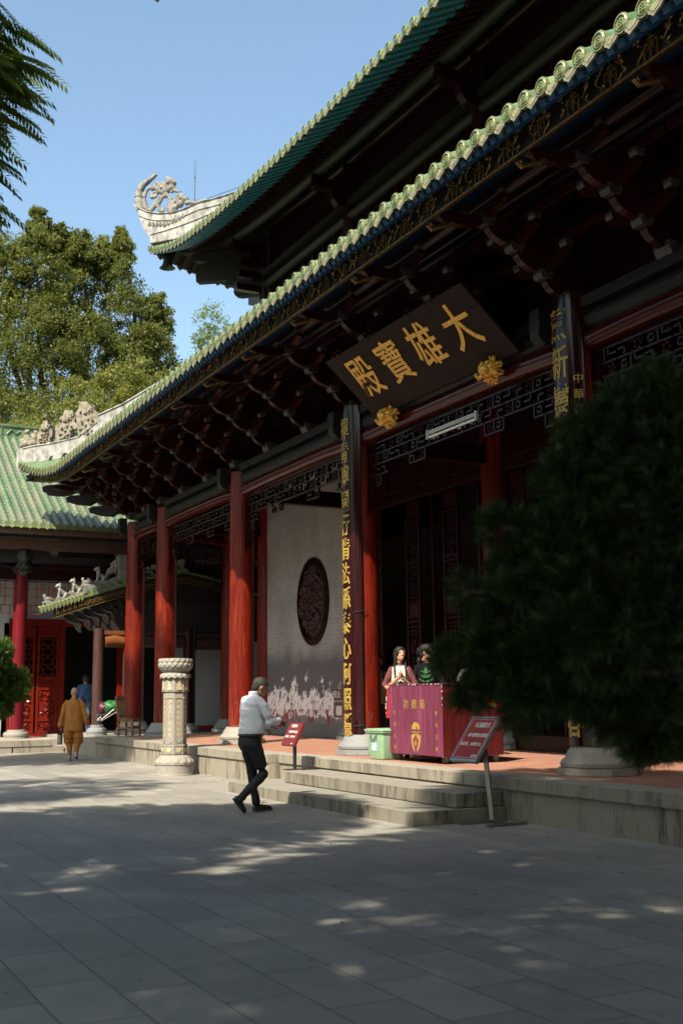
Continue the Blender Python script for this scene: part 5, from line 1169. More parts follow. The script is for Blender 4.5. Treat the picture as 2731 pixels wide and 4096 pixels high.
# red doors in the rear wall
m = M(); Yd = 34.55
m.box(6.62, Yd, PZ, 6.76, Yd+.14, 3.68); m.box(8.10, Yd, PZ, 8.27, Yd+.14, 3.68); m.box(6.6, Yd-.02, 3.66, 10.4, Yd+.16, 3.86); m.box(6.64, Yd-.1, PZ, 8.25, Yd+.1, PZ+.12); m.box(9.9,Yd,PZ,10.1,Yd+.14,3.7); part('door_frame', m, MT['door'], sh, bevel=.01)
def red_leaf(x0, x1, y, z0=PZ+.13, z1=3.64):
    m = M(); f_ = .07
    m.box(x0,y,z0,x0+f_,y+.06,z1); m.box(x1-f_,y,z0,x1,y+.06,z1)
    H_ = z1-z0; zs = [0,.11,.135,.40,.425,.50,.525,.90,.925,.98]
    for a, b in ((0,.02),(.11,.135),(.40,.425),(.50,.525),(.90,.925),(.98,1)): m.box(x0+f_,y+.002,z0+H_*a,x1-f_,y+.058,z0+H_*b)
    for a, b in ((.02,.11),(.135,.40),(.425,.50),(.925,.98)): m.box(x0+f_,y+.03,z0+H_*a,x1-f_,y+.04,z0+H_*b)
    o = part('red_door_leaf', m, MT['door'], sh, bevel=.004)
    g = M(); rd = random.Random(int(x0*10)); u0, u1 = x0+f_, x1-f_; za, zb = z0+H_*.525, z0+H_*.90; W = u1-u0; 
    for k in range(4):
        c = ((u0+u1)/2, za+(zb-za)*(k+.5)/4); h = (zb-za)/8; w = W/2
        B = lambda a, b: g.bar((c[0]+a[0]*w, y+.03, c[1]+a[1]*h), (c[0]+b[0]*w, y+.03, c[1]+b[1]*h), .03, .022)
        for sx in (-1,1):
            for sz in (-1,1): B((sx,sz),(sx*.6,sz*.55)); B((sx*.6,sz*.55),(sx*.25,sz*.5)); B((sx*.25,sz*.5),(0,sz*.95)); B((sx*.6,sz*.55),(sx*.55,0)); B((sx*.3,sz*.25),(sx*.3,-sz*.25)); B((-sx*.3,sz*.3),(sx*.3,sz*.3)); B((sx*.55,0),(sx,0))
    part('lattice_panel', g, MT['door'], o)
    g = M()
    for a, b, n_ in ((.15,.39,46),(.03,.10,12),(.43,.49,10)):
        for i in range(n_):
            x = rd.uniform(u0+.04,u1-.04); z = z0+H_*rd.uniform(a,b); an = rd.uniform(0,6.3); l = rd.uniform(.02,.05)
            g.tube([(x,y+.03,z),(x+l*cos(an),y+.0,z+l*sin(an)),(x+l*1.8*cos(an+.7),y+.03,z+l*1.8*sin(an+.7))],[.02,.024,.008],5)
    part('carved_relief', g, MT['door'], o, smooth=True)
red_leaf(6.78, 7.38, Yd); red_leaf(7.44, 8.08, Yd)
red_leaf(10.15, 10.75, Yd-.0)
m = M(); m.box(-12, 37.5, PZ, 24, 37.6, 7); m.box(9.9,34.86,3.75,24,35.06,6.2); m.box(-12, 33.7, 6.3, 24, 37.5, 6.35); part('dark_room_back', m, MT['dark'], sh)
# roof: rolls and stepped pans
def roofz(y): return 6.36 + (y-32.3)*.60 + .006*(y-32.3)**2
m = M(); p = M(); e = M(); d_ = M(); x = -6.0; sp_ = .245
while x < 22:
    ring = []; Y_ = np.arange(32.28, 38.6, .26)
    for i, y in enumerate(Y_):
        for y2, rr_ in ((y, .076), (y+.25, .068)):
            for j in range(7): t = PI*j/6; ring.append((x+cos(t)*rr_, y2, roofz(y2)+sin(t)*rr_+.015))
    n2 = len(Y_)*2; m.add(ring, [(i*7+j, (i+1)*7+j, (i+1)*7+j+1, i*7+j+1) for i in range(n2-1) for j in range(6)])
    e.prism([(.086*cos(t*PI/8), .086*sin(t*PI/8)) for t in range(16)], lambda u,v,w,x=x: (x+u, 32.27-w, roofz(32.28)+.03+v), -.03, .012)
    xm = x+sp_/2; y = 32.3
    while y < 38.6:
        pv = [(xm-.075, y+.13, roofz(y+.13)+.0), (xm-.07,y,roofz(y)+.028),(xm-.035,y,roofz(y)+.0),(xm,y,roofz(y)-.012),(xm+.035,y,roofz(y)+.0),(xm+.07,y,roofz(y)+.028),(xm+.075,y+.13,roofz(y+.13)+.0),(xm,y+.13,roofz(y+.13)-.04),(xm-.07,y,roofz(y)-.01),(xm,y,roofz(y)-.045),(xm+.07,y,roofz(y)-.01)]
        p.add(pv, [(0,1,2),(0,2,3,7),(7,3,4,6),(6,4,5),(1,8,9,3,2),(3,9,10,5,4)]); y += .13
    d_.prism([(-.085,.0),(-.1,-.03),(-.07,-.075),(0,-.115),(.07,-.075),(.1,-.03),(.085,.0)], lambda u,v,w,x=xm: (x+u, 32.28-w+v*.3, roofz(32.3)+.02+v), -.01, .014)
    x += sp_
part('roof_roll_tiles', m, MT['roof'], sh, smooth=True); part('roof_pan_tiles', p, MT['roof'], sh); part('roof_round_tile_ends', e, MT['tile_end'], sh); part('roof_drip_tiles', d_, MT['tile_end'], sh)
m = M(); m.add([(-6,38.6,roofz(38.6)-.05),(22,38.6,roofz(38.6)-.05),(22,45,6.3),(-6,45,6.3)], [(0,1,2,3)]); m.add([(-6,32.3,6.28),(22,32.3,6.28),(22,38.6,roofz(38.6)-.1),(-6,38.6,roofz(38.6)-.1)], [(0,1,2,3)]); part('roof_underlay', m, MT['tile'], sh)
m = M(); m.box(-6, 38.3, 10.15, 22, 38.9, 10.28); m.box(-6, 38.38, 10.28, 22, 38.82, 10.62); m.box(-6,38.33,10.62,22,38.87,10.70)
x = -6
while x < 22: m.box(x, 38.34, 10.30, x+.04, 38.38, 10.60); m.tube([(x+.2,38.36,10.36),(x+.35,38.35,10.52),(x+.5,38.36,10.38),(x+.65,38.35,10.5)], .02, 5); x += .8
part('green_ridge', m, MT['tile'], sh)

# gabled porch
gp = thing('gabled_porch', 'small gabled porch with grey ridge beasts between the temple and the side hall', 'porch', (10, 34, SP))
GY = 33.9
VG = [(7.3,4.03),(7.95,4.24),(8.61,4.48),(9.25,4.69),(9.92,4.90),(10.8,5.16),(11.8,5.36),(12.8,5.16),(13.7,4.90),(15.0,4.48),(16.3,4.03)]
m = M()
for (a,b),(c,d) in zip(VG, VG[1:]): m.add([(a,GY-.1,b+.10),(c,GY-.1,d+.10),(c,GY+1.25,d+.10),(a,GY+1.25,b+.10),(a,GY-.1,b+.02),(c,GY-.1,d+.02),(c,GY+1.25,d+.02),(a,GY+1.25,b+.02)], [(0,1,2,3),(7,6,5,4),(0,4,5,1)])
part('roof', m, MT['tile'], gp)
m = M(); t2 = M(); dr = M(); L1 = 0
for (a,b),(c,d) in zip(VG, VG[1:]):
    n = max(2, int(abs(c-a)/.105)) if c < 8.7 or a > 14.9 else max(2, int(abs(c-a)/.2))
    for k in range(n):
        t = (k+.5)/n; x = a+(c-a)*t; z = b+(d-b)*t
        if a > 11.7: continue
        if c < 8.7 or a > 14.9:
            m.tube([(x, GY+.2, z+.17), (x-.02, GY-.14, z+.13)], .04, 6); dr.prism([(-.045,.03),(-.045,-.06),(0,-.14),(.045,-.06),(.045,.03)], lambda u,v,w: (x+u, GY-.13+w, z+.09+v), -.01, .01)
        else:
            t2.tube([(x, GY+.2, z+.22), (x, GY-.12, z+.19)], .062, 10); dr.prism([(-.10,.06),(-.08,-.03),(0,-.09),(.08,-.03),(.10,.06)], lambda u,v,w: (x+.1+u, GY-.1+w, z+.13+v), -.01, .01)
part('verge_roll_tiles', m, simple('yellow_green_glazed_tile', (.30,.34,.10), (.12,.22,.08), .35, 9), gp, smooth=True); part('verge_round_tiles', t2, MT['tile'], gp, smooth=True); part('verge_drip_tiles', dr, MT['tile_end'], gp)
m = M(); V2 = [(8.6,4.62),(9.25,4.85),(9.92,5.10),(10.8,5.4),(11.8,5.62)]
for (a,b),(c,d) in zip(V2, V2[1:]): m.prism([(a,b),(c,d),(c,d+.22),(a,b+.20)], lambda u,v,w: (u, GY+w, v), -.06, .25)
m.box(9.68, GY-.1, 5.1, 10.05, GY+.3, 5.85)
m.prism([(7.48,4.22),(8.6,4.62),(8.6,4.72),(7.55,4.34)], lambda u,v,w: (u, GY+w, v), -.03, .2)
part('verge_ridge', m, MT['carved'], gp)
m = M(); g = M()
for (a,b),(c,d) in zip(VG, VG[1:]):
    if a > 14: continue
    a2 = max(a, 7.72)
    b2 = b+(d-b)*(a2-a)/(c-a)
    m.prism([(a2,b2-.30),(c,d-.30),(c,d+.0),(a2,b2+.0)], lambda u,v,w: (u, GY+w, v), -.08, -.02)
    g.bar((a2,GY-.09,b2-.28),(c,GY-.09,d-.28),.02,.025)
    n = int((c-a2)/.16)
    for k in range(n):
        t = (k+.5)/n; x = a2+(c-a2)*t; z = b2+(d-b2)*t-.14
        if c < 9: g.bar((x-.03,GY-.09,z-.08),(x-.03,GY-.09,z+.08),.01,.02,up=(1,0,0)); g.bar((x-.03,GY-.09,z+.07),(x+.05,GY-.09,z+.08),.01,.02); g.ball((x+.03,GY-.09,z-.02),(.015,.01,.04),5,4)
        else:
            s_ = .06
            pl_ = [(-s_,s_),(-s_,-s_),(s_,-s_),(s_,s_*.9),(-s_*.3,s_*.8),(-s_*.3,-s_*.2),(s_*.3,-s_*.2)]
            for (q,r_),(v_,w_) in zip(pl_, pl_[1:]): g.bar((x+q,GY-.09,z+r_),(x+v_,GY-.09,z+w_),.014,.018)
part('verge_board', m, MT['fascia'], gp); part('gilt_scrollwork', g, MT['oldgold'], gp)
m = M() # rows of curved brackets under the roof
for k in range(8):
    x0 = 8.15+.28*k; z0 = 4.28+.085*k
    pts = sm([(x0-.1, z0-.30), (x0+.02, z0-.48), (x0+.22, z0-.55), (x0+.30, z0-.70), (x0+.42, z0-.80)], 4)
    m.tube([(x, GY+.02, z) for x, z in pts], .035, 6, up=(0,1,0)); 
    m.prism([(p_[0], p_[1]) for p_ in pts]+[(x0+.45,z0-.35),(x0,z0-.25)], lambda u,v,w: (u, GY+.05+w, v), 0, .1)
m.box(8.9, GY+.1, 3.55, 15, GY+.3, 4.5); m.box(10.6,GY+.2,4.4,13,GY+.35,5.2)
part('porch_brackets', m, MT['black_wood'], gp)
for x, mt_, r_ in ((9.12,'brown',.165),(10.02,'brown',.14),(12.0,'dark',.2),(13.22,'dark',.17),(14.6,'brown',.17)):
    m = M(); m.lathe([(r_,SP+.30),(r_,2),(r_*.95,3.6)], x, GY, 24); c = part('porch_column', m, MT['brown' if mt_=='brown' else 'maroon_z'], gp, smooth=True)
    m = M(); m.lathe([(.31,SP),(.31,SP+.04),(.29,SP+.05),(.31,SP+.1),(.30,SP+.16),(.24,SP+.22),(.20,SP+.23),(.20,SP+.30),(.17,SP+.31)], x, GY, 28); part('column_base', m, MT['plinth'], c, smooth=True)
for a, b, z0 in ((9.3,9.88,3.0),(10.2,11.8,3.0),(12.2,13.05,2.95)):
    m = M(); m.box(a-.1, GY-.09, z0+.42, b+.1, GY+.09, z0+.54); m.tube([(a,GY,z0+.20),((a+b)/2,GY,z0+.23),(b,GY,z0+.20)], [.17,.2,.17], 14, sq=1); part('porch_beam', m, MT['orangewood'] if a < 10 else MT['brown'], gp, smooth=True)
m = M(); m.box(11.2, 34.6, SP+.2, 16.5, 34.75, 3.3); part('porch_white_wall', m, MT['wall'], gp); m = M(); m.box(11.2, 34.57, SP, 16.5, 34.78, SP+.2); part('wall_red_base', m, MT['redpaint'], gp)
def beast(x, z, kind, label):
    m = M(); c = Vector((x, GY+.08, z))
    if kind == 'bird':
        m.ball(c+Vector((0,0,.09)), (.13,.06,.075), 10, 7); m.ball(c+Vector((-.11,0,.19)), (.05,.045,.055), 8, 6); chain(m, [(*(c+Vector((-.07,0,.10))),.05),(*(c+Vector((-.11,0,.17))),.04)], 8); m.tube([c+Vector((-.14,0,.19)), c+Vector((-.19,0,.17))], [.02,.004], 5); m.tube([c+Vector((.08,0,.10)), c+Vector((.26,0,.06))], [.05,.01], 6)
    else:
        chain(m, [(*(c+Vector((.12,0,.10))),.085),(*(c+Vector((0,0,.18))),.075),(*(c+Vector((-.06,0,.27))),.065)], 10); m.ball(c+Vector((-.10,0,.36)), (.085,.07,.075), 10, 7); m.ball(c+Vector((-.17,0,.34)), (.045,.045,.035), 8, 6)
        for sy in (-1,1): chain(m, [(*(c+Vector((-.07,sy*.05,.22))),.035),(*(c+Vector((-.09,sy*.05,.0))),.028)], 8); chain(m, [(*(c+Vector((.12,sy*.06,.1))),.06),(*(c+Vector((.05,sy*.07,.0))),.035)], 8); m.ball(c+Vector((-.06,sy*.06,.43)), (.02,.015,.04), 6, 5)
        m.tube([c+Vector((.18,0,.08)), c+Vector((.26,0,.2)), c+Vector((.22,0,.3))], [.03,.03,.01], 6)
        for k in range(8): a = k*PI/4; m.ball(c+Vector((-.05, .06*cos(a), .34+.07*sin(a))), .03, 6, 4)
    m.box(x-.16, GY, z-.07, x+.2, GY+.16, z+.02)
    me = fuse(m, .016, 1); me.transform(Matrix.Translation(-Vector((x, GY+.08, z))))
    o = new_obj('ridge_beast', me, MT['beast'], None); me.polygons.foreach_set('use_smooth', [True]*len(me.polygons)); o.location = (x, GY+.08, z); o['label'] = label; o['category'] = 'roof figure'; o['group'] = 'pottery beasts on the porch ridge'
beast(7.58, 4.36, 'bird', 'small pottery bird at the low tip of the porch ridge')
beast(7.98, 4.50, 'lion', 'pale pottery lion next to the bird on the porch ridge')
beast(8.40, 4.66, 'lion', 'cream pottery beast third from the tip of the porch ridge')
beast(8.72, 4.90, 'bird', 'blue-grey pottery bird in the middle of the porch ridge')
beast(9.14, 5.05, 'lion', 'grey seated pottery lion highest on the porch ridge')
m = M(); rd = random.Random(9)
for k in range(20):
    t = k/19; x = 9.25+.55*t+rd.uniform(-.05,.05); z = 5.2+.38*t+rd.uniform(-.06,.10); m.ball((x, GY+.1, z), rd.uniform(.05,.09), 7, 5)
m.prism([(9.5,5.4),(9.78,5.75),(9.8,5.95),(9.7,5.82),(9.45,5.6)], lambda u,v,w: (u, GY+.1+w, v), -.05, .05)
me = fuse(m, .02, 1); part('dragon_ridge_ornament', me, MT['ridge_stone'], gp, smooth='all')
m = M(); 
for k in range(5): m.box(8.62+k*.08, GY+.16, 4.75, 8.70+k*.08, GY+.24, 5.02+.06*(2-abs(k-2)))
part('stepped_ridge_stone', m, MT['ridge_stone'], gp)

sh.scale = (1.03, 1.03, 1.03); sh.location = (7.21, 36.05, 1.5-1.17*1.03)
gp.scale = (.97, .97, .97); gp.location = (9.70, 32.98, SP)
for o in COL.objects:
    if o.name.startswith('ridge_beast'):
        l = o.location; o.location = (l.x*.97, 32.98+.97*(l.y-34), SP+.97*(l.z-SP)); o.scale = (.97,.97,.97)
# =================================================================== PEOPLE (local frame: x forward, y left, z up)
def place(root, x, y, z, heading, s=1.0):
    root.location = (x, y, z); root.rotation_euler = (0,0,heading); root.scale = (s,s,s)
def person_root(label, group=None): return thing('person', label, 'person', (0,0,0), group)
def head_mesh(c, yaw=0, pitch=0, s=1.0, vox=.008):
    """skull, jaw, brow, nose, lips, eyes sockets and ears; faces +x before the turn"""
    m = M(); B = lambda p, r, n=14, k=10: m.ball(p, r, n, k)
    B((0,0,.03), (.098,.078,.100)); B((.02,0,-.035), (.075,.064,.075)); B((.052,0,-.075), (.035,.034,.030)); B((.045,0,.0), (.055,.062,.07))
    B((.100,0,-.018), (.013,.012,.011), 8, 6); m.tube([(.088,0,.03),(.112,0,-.015)], [.009,.013], 8)
    B((.092,0,-.055), (.013,.024,.007), 8, 6); B((.090,0,-.066), (.012,.020,.007), 8, 6)
    for sy in (-1,1):
        B((.078,sy*.032,.030), (.016,.026,.007), 8, 6); B((.066,sy*.038,-.02), (.022,.02,.02), 8, 6)
        B((-.008,sy*.079,-.005), (.018,.008,.030), 8, 8); B((.0,sy*.082,.012), (.012,.006,.012), 8, 6)
    m.tube([(-.02,0,-.04),(-.03,0,-.13)], [.052,.054], 14)
    R_ = Matrix.Rotation(yaw, 4, 'Z') @ Matrix.Rotation(-pitch, 4, 'Y')
    f = lambda p: Vector(c) + s*(R_ @ Vector(p)); m.xf(f)
    return m, f
def hand(m, wrist, dirv, up, curl=.5, s=1.0, side=1):
    """palm, four unequal fingers bent at the knuckles and a thumb leaving the side of the palm"""
    d = Vector(dirv).normalized(); u = Vector(up); u = (u - d*u.dot(d)).normalized(); w = d.cross(u)*side
    W = Vector(wrist); m.tube([W, W+d*.04*s, W+d*.085*s], [.024*s,.032*s,.030*s], 10, sq=.5, up=tuple(u))
    for k, (off, l) in enumerate(((-.027,.062),(-.009,.074),(.009,.070),(.026,.054))):
        p = W + d*.08*s + w*off*s; a = curl
        q = p + (d*cos(a)-u*sin(a))*l*.42*s; r_ = q + (d*cos(2*a)-u*sin(2*a))*l*.33*s; t = r_ + (d*cos(2.8*a)-u*sin(2.8*a))*l*.27*s
        m.tube([p, q, r_, t], [.0095*s,.009*s,.008*s,.0065*s], 7)
    p = W + d*.025*s - w*.026*s; q = p + (d*.6-w*.6-u*.25)*.04*s; m.tube([p, q, q+(d*.85-w*.1-u*.3)*.032*s], [.012*s,.010*s,.008*s], 7)
def fpart(name, m, vox, mat_, root, sm_=5, wr=None):
    me = fuse(m, vox, sm_)
    if wr: wrinkle(me, *wr)
    return part(name, me, mat_, root, smooth='all')
def eyes(root, f, s=1):
    m = M()
    for sy in (-1,1): m.ball(f((.083, sy*.032, .012)), .009*s, 8, 6); m.tube([f((.093,sy*.018,.040)), f((.092,sy*.035,.044)), f((.082,sy*.05,.038))], [.003,.004,.002], 5)
    part('eyes_and_brows', m, MT['hair'], root)

# ---- man in white shirt
man = person_root('man in white long-sleeved shirt and black trousers walking past the steps looking down')
hc = (.11,-.005,1.615); hm, hf = head_mesh(hc, -.05, -.42, 1.04)
chain(hm, [(.02,0,1.50,.050),(.05,0,1.55,.050)]); 
hand(hm, (.37,-.12,1.185), (.8,.55,-.35), (0,.3,1), .55, 1, -1); hand(hm, (.30,.04,1.10), (.9,-.3,-.2), (0,-.2,1), .6, 1, 1)
fpart('body', hm, .0075, MT['skin_d'], man, 3)
m = M(); m.ball((-.012,0,.045), (.102,.083,.098), 16, 12); m.ball((.03,0,.075), (.07,.068,.062), 12, 9); m.ball((-.055,0,-.02), (.05,.06,.06), 12, 9)
R_ = Matrix.Rotation(.42, 4, 'Y'); m.xf(lambda p: Vector(hc)+1.04*(R_ @ p)); fpart('hair', m, .009, MT['shair'], man, 2); eyes(man, hf)
m = M()
loft(m, [(-.02,0,.99,.14,.18,0),(-.01,0,1.03,.165,.20,0),(.0,0,1.12,.162,.196,0),(.0,0,1.22,.150,.195,0),(-.005,0,1.33,.142,.205,0),(-.005,0,1.42,.125,.205,0),(0,0,1.475,.09,.165,0),(.015,0,1.52,.062,.075,0),(.025,0,1.545,.055,.06,0)], 28)
chain(m, [(.0,-.17,1.445,.068),(.05,-.235,1.37,.066),(.09,-.265,1.25,.060),(.12,-.27,1.165,.056),(.22,-.21,1.165,.050),(.33,-.14,1.185,.042)])
chain(m, [(.0,.17,1.445,.068),(.04,.235,1.37,.066),(.07,.26,1.25,.060),(.10,.25,1.15,.056),(.20,.14,1.12,.050),(.28,.06,1.10,.042)])
rd = random.Random(4)
fpart('white_shirt', m, .0095, MT['shirt'], man, 6, (.0055, (6,5,12)))
m = M(); loft(m, [(.025,0,1.525,.066,.070,0),(.02,0,1.555,.064,.068,0),(.028,0,1.572,.058,.062,0)], 20); fpart('shirt_collar', m, .008, MT['shirt'], man, 2)
m = M()
loft(m, [(-.02,0,1.0,.128,.168,0),(-.03,0,.95,.145,.178,0),(-.035,0,.87,.145,.178,0),(-.02,0,.80,.12,.165,0)], 24)
chain(m, [(-.02,-.085,.87,.105),(.03,-.09,.75,.098),(.08,-.095,.62,.082),(.12,-.095,.49,.070),(.05,-.10,.42,.064),(-.08,-.105,.32,.058),(-.20,-.11,.215,.052),(-.255,-.11,.165,.054)])
chain(m, [(-.01,.085,.87,.105),(.02,.085,.70,.092),(.045,.085,.55,.075),(.055,.085,.44,.064),(.07,.085,.30,.058),(.10,.085,.17,.055),(.115,.085,.115,.058)])
fpart('black_trousers', m, .011, MT['trousers'], man, 5, (.006, (8,8,6)))
m = M(); loft(m, [(-.015,0,.985,.165,.200,0),(-.015,0,1.015,.165,.200,0)], 30); part('belt', m, MT['shoe'], man, smooth=True)
def shoe(m, heel, toe, upv=(0,0,1), w=.045):
    h = Vector(heel); t = Vector(toe); d = (t-h).normalized(); u = Vector(upv); u = (u-d*u.dot(d)).normalized(); l = (t-h).length
    chain(m, [(*(h+d*.035+u*.045),.042),(*(h+d*l*.35+u*.045),.043),(*(h+d*l*.6+u*.035),.040),(*(h+d*l*.82+u*.03),.034),(*(t-d*.025+u*.028),.024)])
    s_ = d.cross(u); m.add([h+s_*.036, h-s_*.036, h+d*l*.55-s_*.046, t-d*.02-s_*.026, t, t-d*.02+s_*.026, h+d*l*.55+s_*.046]+[p+u*.022 for p in (h+s_*.036, h-s_*.036, h+d*l*.55-s_*.046, t-d*.02-s_*.026, t, t-d*.02+s_*.026, h+d*l*.55+s_*.046)],
        [(0,1,2,3,4,5,6),(13,12,11,10,9,8,7)]+[(i,i+7,(i+1)%7+7,(i+1)%7) for i in range(7)])
m = M(); shoe(m, (.065,.085,.0), (.355,.085,.0)); fpart('shoe', m, .008, MT['shoe'], man, 2)
m = M(); shoe(m, (-.335,-.11,.19), (-.165,-.11,-.01), (.6,0,1)); 
fpart('shoe', m, .008, MT['shoe'], man, 2)
m = M(); 
for c_ in ((.20,.085,.095),(-.235,-.11,.14)): m.tube([(c_[0]-.03,c_[1]-.04,c_[2]+.02),c_,(c_[0]+.05,c_[1]+.02,c_[2]+.035)], .004, 5); m.tube([(c_[0],c_[1]-.03,c_[2]+.02),c_,(c_[0]+.06,c_[1]-.03,c_[2]+.01)], .004, 5)
part('shoelace', m, MT['shoe'], man)
place(man, 5.82, 13.97, .012, .10, .985)
m = M(); rd = random.Random(2)
m.grid(lambda u, v: (.40+.035*sin(PI*v)*cos(2*PI*u)*(1+.3*sin(6*PI*u)), -.05+.03*sin(PI*v)*sin(2*PI*u), 1.12-.05*cos(PI*v)), 18, 8)
o = solo('paper_packet', m, MT['pink'], 'small crumpled pink packet in the hands of the man in the white shirt', 'packet')
o.location = man.location; o.rotation_euler = man.rotation_euler

# ---- monk
mk = person_root('monk in saffron robe with shaved head walking away across the plaza')
hc = (.0,0,1.60); hm, hf = head_mesh(hc, 0, -.06, 1.0); chain(hm, [(-.02,0,1.44,.06),(-.015,0,1.50,.055)])
hand(hm, (.0,.30,.80), (.05,.05,-1), (0,1,0), .9, 1, 1); hand(hm, (.02,-.31,.86), (.1,-.1,-1), (0,-1,0), .3, 1, -1)
for y in (.08,-.08): chain(hm, [(0,y,.16,.045),(0,y,.10,.042)])
fpart('body', hm, .009, MT['skin_d'], mk, 3)
m = M(); m.ball((-.01,0,.045), (.100,.081,.098), 16, 12); m.xf(lambda p: Vector(hc)+1.0*p); fpart('shaved_scalp', m, .009, simple('shaved_scalp', (.26,.18,.14), (.22,.15,.12), .5, 30), mk, 1); eyes(mk, hf)
m = M()
loft(m, [(.0,0,.71,.17,.235,0),(0,0,.80,.16,.23,0),(0,0,.95,.15,.22,0),(0,0,1.10,.135,.20,0),(0,0,1.25,.13,.20,0),(0,0,1.37,.12,.195,0),(0,0,1.43,.085,.14,0),(0,0,1.475,.065,.075,0),(0,0,1.52,.06,.066,0)], 28)
chain(m, [(0,.165,1.385,.064),(-.01,.225,1.28,.062),(-.02,.265,1.10,.062),(0,.29,.96,.066),(.0,.31,.86,.074)])
chain(m, [(0,-.165,1.385,.064),(-.01,-.225,1.28,.062),(-.04,-.26,1.12,.062),(-.02,-.29,1.00,.064),(.02,-.31,.90,.070)])
fpart('robe_jacket', m, .011, MT['robe'], mk, 5, (.010, (7,6,2.2)))
m = M()
chain(m, [(0,.10,.72,.125),(.02,.115,.60,.128),(.05,.11,.48,.118),(.03,.095,.38,.080),(.0,.085,.25,.055),(-.0,.08,.17,.052)])
chain(m, [(0,-.10,.72,.125),(.0,-.115,.60,.128),(.02,-.115,.49,.116),(.0,-.095,.39,.080),(-.06,-.085,.28,.056),(-.10,-.08,.19,.052)])
fpart('baggy_trousers', m, .011, MT['robe'], mk, 5, (.010, (8,8,4)))
m = M(); chain(m, [(0,.08,.16,.046),(.0,.08,.08,.046)]); chain(m, [(-.10,-.08,.19,.046),(-.12,-.08,.12,.046)]); fpart('socks', m, .010, MT['sock'], mk, 1)
m = M(); shoe(m, (-.05,.08,0), (.22,.085,0)); fpart('shoe', m, .009, MT['grey_cloth'], mk, 2)
m = M(); shoe(m, (-.16,-.08,.10), (.09,-.085,.03), (.2,0,1)); fpart('shoe', m, .009, MT['grey_cloth'], mk, 2)
place(mk, 6.86, 27.6, .004, 1.22, 1.0)
fk = thing('thermos_flask', 'steel thermos flask with black handle carried by the monk in saffron', 'flask', (0,0,0))
m = M(); m.lathe([(.058,0),(.062,.01),(.062,.20),(.058,.215),(.045,.22)], 0, 0, 24); part('flask_body', m, MT['steel'], fk, smooth=True)
m = M(); m.lathe([(.06,.216),(.063,.23),(.06,.26),(.02,.27)], 0, 0, 20); m.tube([(0,.058,.24),(0,.07,.28),(0,.04,.33),(0,-.04,.33),(0,-.07,.28),(0,-.058,.24)], .009, 6); part('flask_lid', m, MT['blackmetal'], fk, smooth=True)
cs, sn = cos(1.22), sin(1.22); fk.location = (6.86+.01*cs-.315*sn, 27.6+.01*sn+.315*cs, .40)

# ---- man in blue, seen from behind beyond the brown column
bm = person_root('man in blue shirt with shoulder bag at the dark doorway beyond the brown column')
hc = (0,0,1.60); hm, hf = head_mesh(hc, 0, 0, 1.0, .01); chain(hm, [(-.02,0,1.44,.06),(-.015,0,1.50,.055)]); chain(hm, [(.02,.25,1.15,.042),(.10,.24,.98,.036),(.18,.2,.92,.03)]); chain(hm, [(.02,-.25,1.15,.042),(.08,-.24,.98,.036),(.14,-.2,.9,.03)])
hand(hm, (.18,.2,.92), (.8,-.3,-.4), (0,0,1), .5); hand(hm, (.14,-.2,.90), (.8,.3,-.4), (0,0,1), .5)
fpart('body', hm, .010, MT['skin_d'], bm, 2)
m = M(); m.ball((-.012,0,.045), (.103,.084,.10), 14, 10); m.ball((-.05,0,-.02), (.052,.062,.06), 12, 8); m.xf(lambda p: Vector(hc)+p); fpart('hair', m, .010, MT['shair'], bm, 1)
m = M(); loft(m, [(0,0,.92,.13,.19,0),(0,0,1.1,.13,.19,0),(0,0,1.3,.125,.19,0),(0,0,1.41,.11,.18,0),(0,0,1.46,.08,.12,0),(0,0,1.51,.06,.065,0)], 22)
chain(m, [(0,.16,1.40,.068),(0,.225,1.30,.07),(.01,.245,1.17,.07)]); chain(m, [(0,-.16,1.40,.068),(0,-.225,1.30,.07),(.01,-.245,1.17,.07)]); fpart('blue_shirt', m, .014, MT['bluec'], bm, 3)
m = M(); chain(m, [(0,.085,.92,.11),(.0,.09,.6,.085),(0,.09,.35,.07),(0,.09,.10,.06)]); chain(m, [(0,-.085,.92,.11),(.0,-.09,.6,.085),(0,-.09,.35,.07),(-.02,-.09,.10,.06)]); fpart('jeans', m, .014, MT['jeans'], bm, 2)
for y in (.09,-.09): m = M(); shoe(m, (-.08,y,0), (.19,y,0)); fpart('shoe', m, .012, MT['sock'], bm, 1)
m = M(); m.tube(sm([(.0,-.16,1.45),(-.13,-.05,1.32),(-.14,.08,1.12),(-.10,.18,1.0)], 5), .018, 6, sq=.4); chain(m, [(-.12,.05,.98,.06),(-.14,.2,.95,.075),(-.08,.28,.94,.06)]); fpart('shoulder_bag', m, .012, MT['trousers'], bm, 1)
place(bm, 9.02, 34.95, SP, 1.45, 1.03)
bm.location.z = PZ+.06; 

